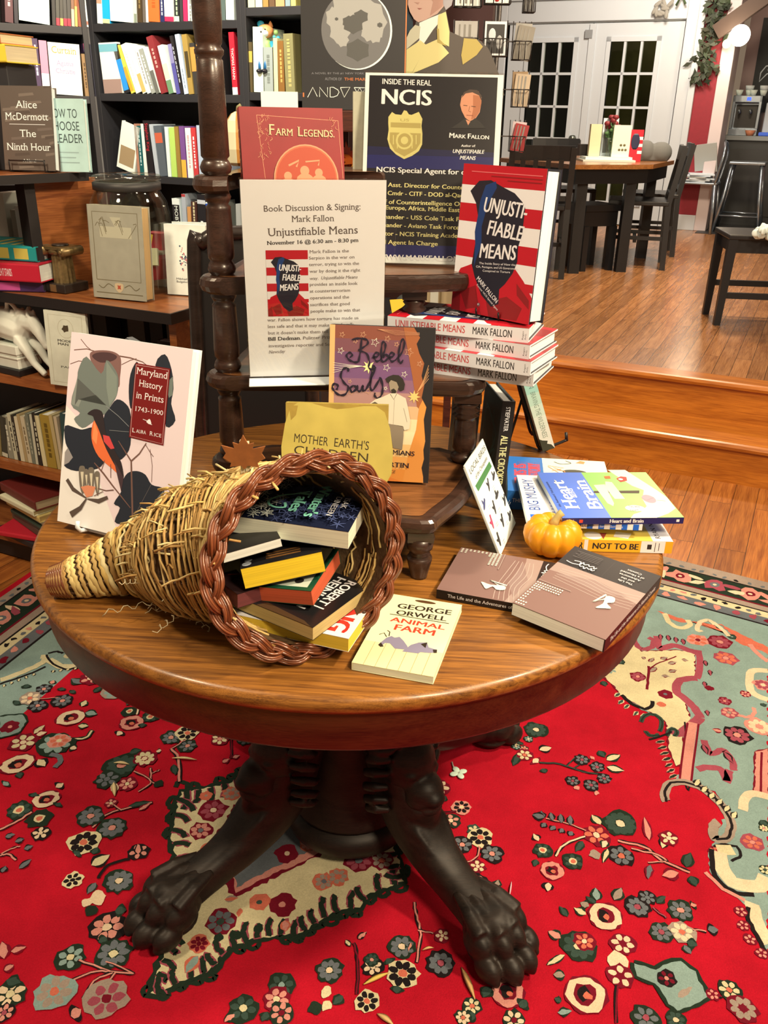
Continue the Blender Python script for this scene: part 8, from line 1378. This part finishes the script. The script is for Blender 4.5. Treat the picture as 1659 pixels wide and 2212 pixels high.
# kitchen corner
struct(place(MB().box(-1.02, 3.2, 9.05, 10.6, UP, UP+.004, C('#35302a', .5)).build('floor_kitchen'), RZ))
SIL = C('#a8a294', .25, .9); DM = C('#3a362f', .4, .3)
ct_ = thing('service_counter', 'dark service counter with grey worktop in the kitchen corner', 'counter', RM(-1.0, 9.95, UP)); MB().box(0, 2.2, .04, .6, 0.005, .80, DM).build('body', ct_); MB().box(-.03, 2.23, 0, .62, .80, .84, C('#8a8272', .35)).build('worktop', ct_); MB().box(.05, 2.1, .02, .04, .1, .72, C('#2a2722', .5)).build('front_panel', ct_)
cz_ = UP+.8406; em = thing('espresso_machine', 'silver espresso machine with blue light on the service counter', 'coffee machine', RM(-.97, 10.05, cz_) @ Matrix.Diagonal((.64, 1, 1, 1))); mb = MB(); mb.box(0, .42, .12, .42, .0, .36, SIL); mb.box(0, .42, 0, .12, .0, .06, SIL); mb.box(0, .04, 0, .12, .06, .36, SIL); mb.box(.38, .42, 0, .12, .06, .36, SIL); mb.box(.0, .42, 0, .3, .30, .36, SIL); mb.build('housing', em, .004)
MB().box(.05, .37, .112, .12, .07, .28, C('#241f1c', .4)).build('recess', em); MB().box(.20, .26, -.004, 0, .315, .345, C('#2a4ad8', .3, emit=2.0)).build('display', em); mb = MB()
for x in (.12, .28): mb.tube([(x, .11, .22), (x, .06, .22), (x, -.02, .215)], .02, SIL, 8)
mb.build('filter_handle', em)
for i in range(4):
    mb = MB(RM(-.93+.066*i+.02*(i % 2), 10.12+.06*(i % 2), cz_+.3606)); mb.lathe([(.001, 0), (.022, 0), (.036, .05), (.034, .05), (.02, .004), (.001, .004)], C('#efe8d8', .4), 12); mb.lathe([(.034, .051), (.036, .051), (.042, .09), (.040, .09), (.034, .055)], C('#e6dccb', .4), 12) if i % 2 else None
    tag(mb.build('coffee_cup'), 'white coffee cup in the row on top of the espresso machine', 'cup', 'cups on the espresso machine')
gr = thing('coffee_grinder', 'pale grey coffee grinder at the right picture edge on the counter', 'grinder', RM(-.66, 10.1, cz_)); MB().box(0, .2, 0, .3, 0, .30, C('#cfc8b8', .4)).build('housing', gr, .01); MB().lathe([(.06, .30), (.09, .44), (.09, .46), (.001, .46)], C('#8a7c66', .3), 16, Matrix.Translation((.1, .15, 0))).build('hopper', gr); MB().ell((.1, -.004, .15), (.04, .006, .04), C('#2a2622', .4), 8).build('dial', gr)
mb = MB(RM(-.64, 10.45, cz_)); mb.box(0, .12, 0, .02, .42, .56, C('#f0d820', .5)); mb.box(.05, .07, 0, .02, 0, .42, SIL); tag(mb.build('yellow_sign'), 'plain yellow card on a stem behind the coffee grinder', 'sign')
mb = MB(RM(-.68, 9.99, cz_)); mb.box(0, .30, 0, .06, 0, .035, C('#4a6ac0', .7)); tag(mb.build('towel', bevel=.01), 'folded blue towel on the counter front edge', 'towel'); mb = MB(RM(-.76, 10.02, cz_)); mb.lathe([(.001, 0), (.03, 0), (.05, .05), (.046, .05), (.001, .01)], C('#c8744a', .5), 14); tag(mb.build('bowl'), 'orange bowl beside the blue towel on the counter', 'bowl')
mb = MB(RM(-1.02, 9.98, cz_)); [mb.ell((.02*math.cos(i*1.9)-.05, .03*math.sin(i*2.3), .05+.02*(i % 4)), (.03, .02, .018), C('#4a2c1c', .7), 6, rot=Matrix.Rotation(i*1.0, 3, 'Y')) for i in range(12)]; mb.box(-.06, .0, -.02, .02, 0, .04, C('#4a2c1c', .7)); tag(mb.build('dried_flowers'), 'bunch of dried brown flowers at the counter left end', 'flowers')
cb = thing('chalkboard', 'dark chalkboard with chalk ribbon and orange swirl on the kitchen wall', 'chalkboard', RM(-.86, 10.585, 1.40)); MB().box(0, 1.3, 0, .014, 0, .85, C('#35332e', .7)).build('board', cb); mb = MB(); CHK = C('#cfc6b4', .8); P3 = fr((0, -.0008, 0), (1, 0, 0), (0, 0, 1), (0, -1, 0)); k = Ink(mb, P3); k.line([(.06, .36), (.10, .42), (.34, .47), (.42, .43), (.40, .36), (.30, .39), (.12, .35), (.06, .28), (.06, .36)], .012, CHK); k.line([(.12, .385), (.36, .425)], .014, C('#a89f90', .8)); k.line(smooth([(.16, .62), (.24, .68), (.34, .66), (.44, .74)], 5), .05, C('#c88a54', .8)); k.line([(.18, .54), (.42, .54)], .02, CHK); mb.build('chalk_drawing', cb)
def stool(M, label):
    r = thing('bar_stool', label, 'stool', M); MB().box(-.16, .16, -.16, .16, .60, .625, SIL).build('seat', r, .008)
    for sx in (-1, 1):
        for sy in (-1, 1): MB().tube([(sx*.13, sy*.13, .60), (sx*.16, sy*.16, .3), (sx*.205, sy*.205, 0.0)], [.020, .016, .014], SIL, 6).build('leg', r)
    mb = MB(); [mb.tube([(a*.185, b*.185, .15), (c*.185, d*.185, .15)], .010, SIL, 6) for a, b, c, d in ((-1, -1, 1, -1), (1, -1, 1, 1), (1, 1, -1, 1), (-1, 1, -1, -1))]; mb.build('footrest', r)
s0 = atz(1605, 486, UP); stool(RM(-.68, 9.42, UP+.0045), 'silver metal bar stool in front of the service counter')
mc0 = atz(1492, 498, UP); mc = thing('metal_chair', 'silver metal chair stacked with magazines against the red wall', 'chair', Matrix.Translation((mc0.x, mc0.y-.05, UP)) @ RZ); MB().box(-.17, .17, -.17, .17, .43, .45, SIL).build('seat', mc, .008)
for sx in (-1, 1):
    for sy in (-1, 1): MB().tube([(sx*.15, sy*.15, .43), (sx*.17, sy*.17, .22), (sx*.18, sy*.18, 0)], [.022, .015, .013], SIL, 6).build('leg', mc)
mb = MB(); mb.tube(smooth([(.15, -.16, .44), (.19, -.17, .70), (.17, 0, .80), (.19, .17, .70), (.15, .16, .44)], 5), .012, SIL, 6); mb.build('back_frame', mc)
for i in range(6): mb = MB(mc.matrix_world @ Matrix.Translation((-.02+.01*(i % 3), -.01*(i % 2), .4506+.012*i)) @ Matrix.Rotation(.2*(i % 3)-.2, 4, 'Z')); mb.box(-.11, .11, -.14, .14, 0, .011, C(('#cfc4ac', '#b8ad98', '#d8ceb8', '#a89c84', '#cfc8b8', '#d8d0bc')[i], .5)); tag(mb.build('magazine'), 'pale magazine in the pile on the silver metal chair', 'magazine', 'magazines on the metal chair')
mb = MB(mc.matrix_world @ Matrix.Translation((.03, .08, .5235)) @ Matrix.Rotation(-.15, 4, 'Y') @ Matrix.Rotation(.25, 4, 'X')); mb.box(-.10, .10, 0, .012, 0, .26, C('#a89c84', .5)); tag(mb.build('magazine'), 'grey magazine propped upright on the pile on the metal chair', 'magazine')
fe0 = aty(1533, 370, 9.0); fe = thing('fire_extinguisher', 'red fire extinguisher with white label beside the red wall', 'fire extinguisher', RM(*ab(Vector((fe0.x, 9.0, 0))), .62)); RDX = C('#c8202a', .3); MB().lathe([(.001, 0), (.05, 0), (.055, .01), (.055, .32), (.04, .36), (.018, .38), (.001, .385)], RDX, 18).build('cylinder', fe); MB().lathe([(.0555, .17), (.0562, .171), (.0562, .27), (.0555, .271)], C('#e8dccb', .5), 18).build('label', fe); mb = MB(); mb.box(-.02, .02, -.015, .015, .375, .41, BKC); mb.tube([(0, 0, .40), (.06, -.01, .42)], .008, BKC, 6); mb.tube([(-.02, 0, .39), (-.06, 0, .34), (-.065, -.01, .12)], .008, BKC, 6); mb.build('valve', fe); MB().box(-.03, .03, -.03, .06, -.272, -.002, DM).build('bracket', fe)
b0 = atz(1552, 478, UP+.004); mb = MB(RM(-1.02, 9.55, UP+.0046)); mb.lathe([(.001, 0), (.10, 0), (.105, .02), (.105, .52), (.09, .58), (.001, .60)], C('#5c574c', .3, .7), 22); tag(mb.build('waste_bin'), 'tall grey metal bin between the red wall and the stool', 'bin')
LPc = RM(-.93, 9.20, 1.97); ls = thing('wall_sconce', 'glowing round white wall sconce on the kitchen door casing', 'lamp', LPc); MB().ell((.02, -.10, .02), .085, C('#fff2d8', .4, emit=9.0), 14).build('lamp_globe', ls); mb = MB(); mb.ell((-.085, -.05, -.04), .035, C('#ffe0b0', .4, emit=6.0), 8); mb.build('small_bulb', ls); MB().lathe([(.001, 0), (.05, 0), (.05, .04), (.02, .06), (.001, .06)], C('#8a7a5a', .4, .6), 14, Matrix.Rotation(math.pi/2, 4, 'X')).build('wall_plate', ls)
point('sconce_light', tuple(LPc @ Vector((-.02, -.28, .0))), 7, .07, (1, .80, .52))
gl = thing('garland', 'dark green leafy garland hanging down the red wall beside the doors', 'garland', RM(-1.14, DOOR_B-.015, 0)); mb = MB(); mb.tube([(.06, -.015, 2.95), (.02, -.02, 2.3), (-.03, -.015, 1.75)], .008, C('#3a3018', .7), 6); mb.build('stem', gl); mb = MB()
for i in range(300):
    z = random.uniform(1.62, 2.95); x = .07-.12*(2.95-z)/1.2+random.gauss(0, .05); mb.prism([(0, -.04), (.018, 0), (0, .045), (-.018, 0)], 0, .002, C(random.choice(('#222b14', '#1c2310', '#303a1e', '#2a2a14')), .6), Matrix.Translation((x, -.03+random.uniform(-.03, .005), z)) @ Matrix.Rotation(random.random()*6.28, 4, 'Y') @ Matrix.Rotation(math.pi/2+random.uniform(-.6, .6), 4, 'X'))
mb.build('leaves', gl)
mb = MB(RM(-1.62, DOOR_B-.07, 2.22)); [mb.ell((.07*math.cos(i*1.3)*(.4+.6*(i % 3)/2), -.01, .045*math.sin(i*1.7)), (.04, .008, .018), C('#93836a', .8), 6, rot=Matrix.Rotation(i*1.1, 3, 'Y')) for i in range(11)]; mb.tube([(.12, -.01, .02), (.16, -.015, .1), (.2, -.01, .03)], .012, C('#46522c', .6), 6); tag(mb.build('leaf_swag'), 'beige leaf swag hung over the top right of the door frame', 'swag')
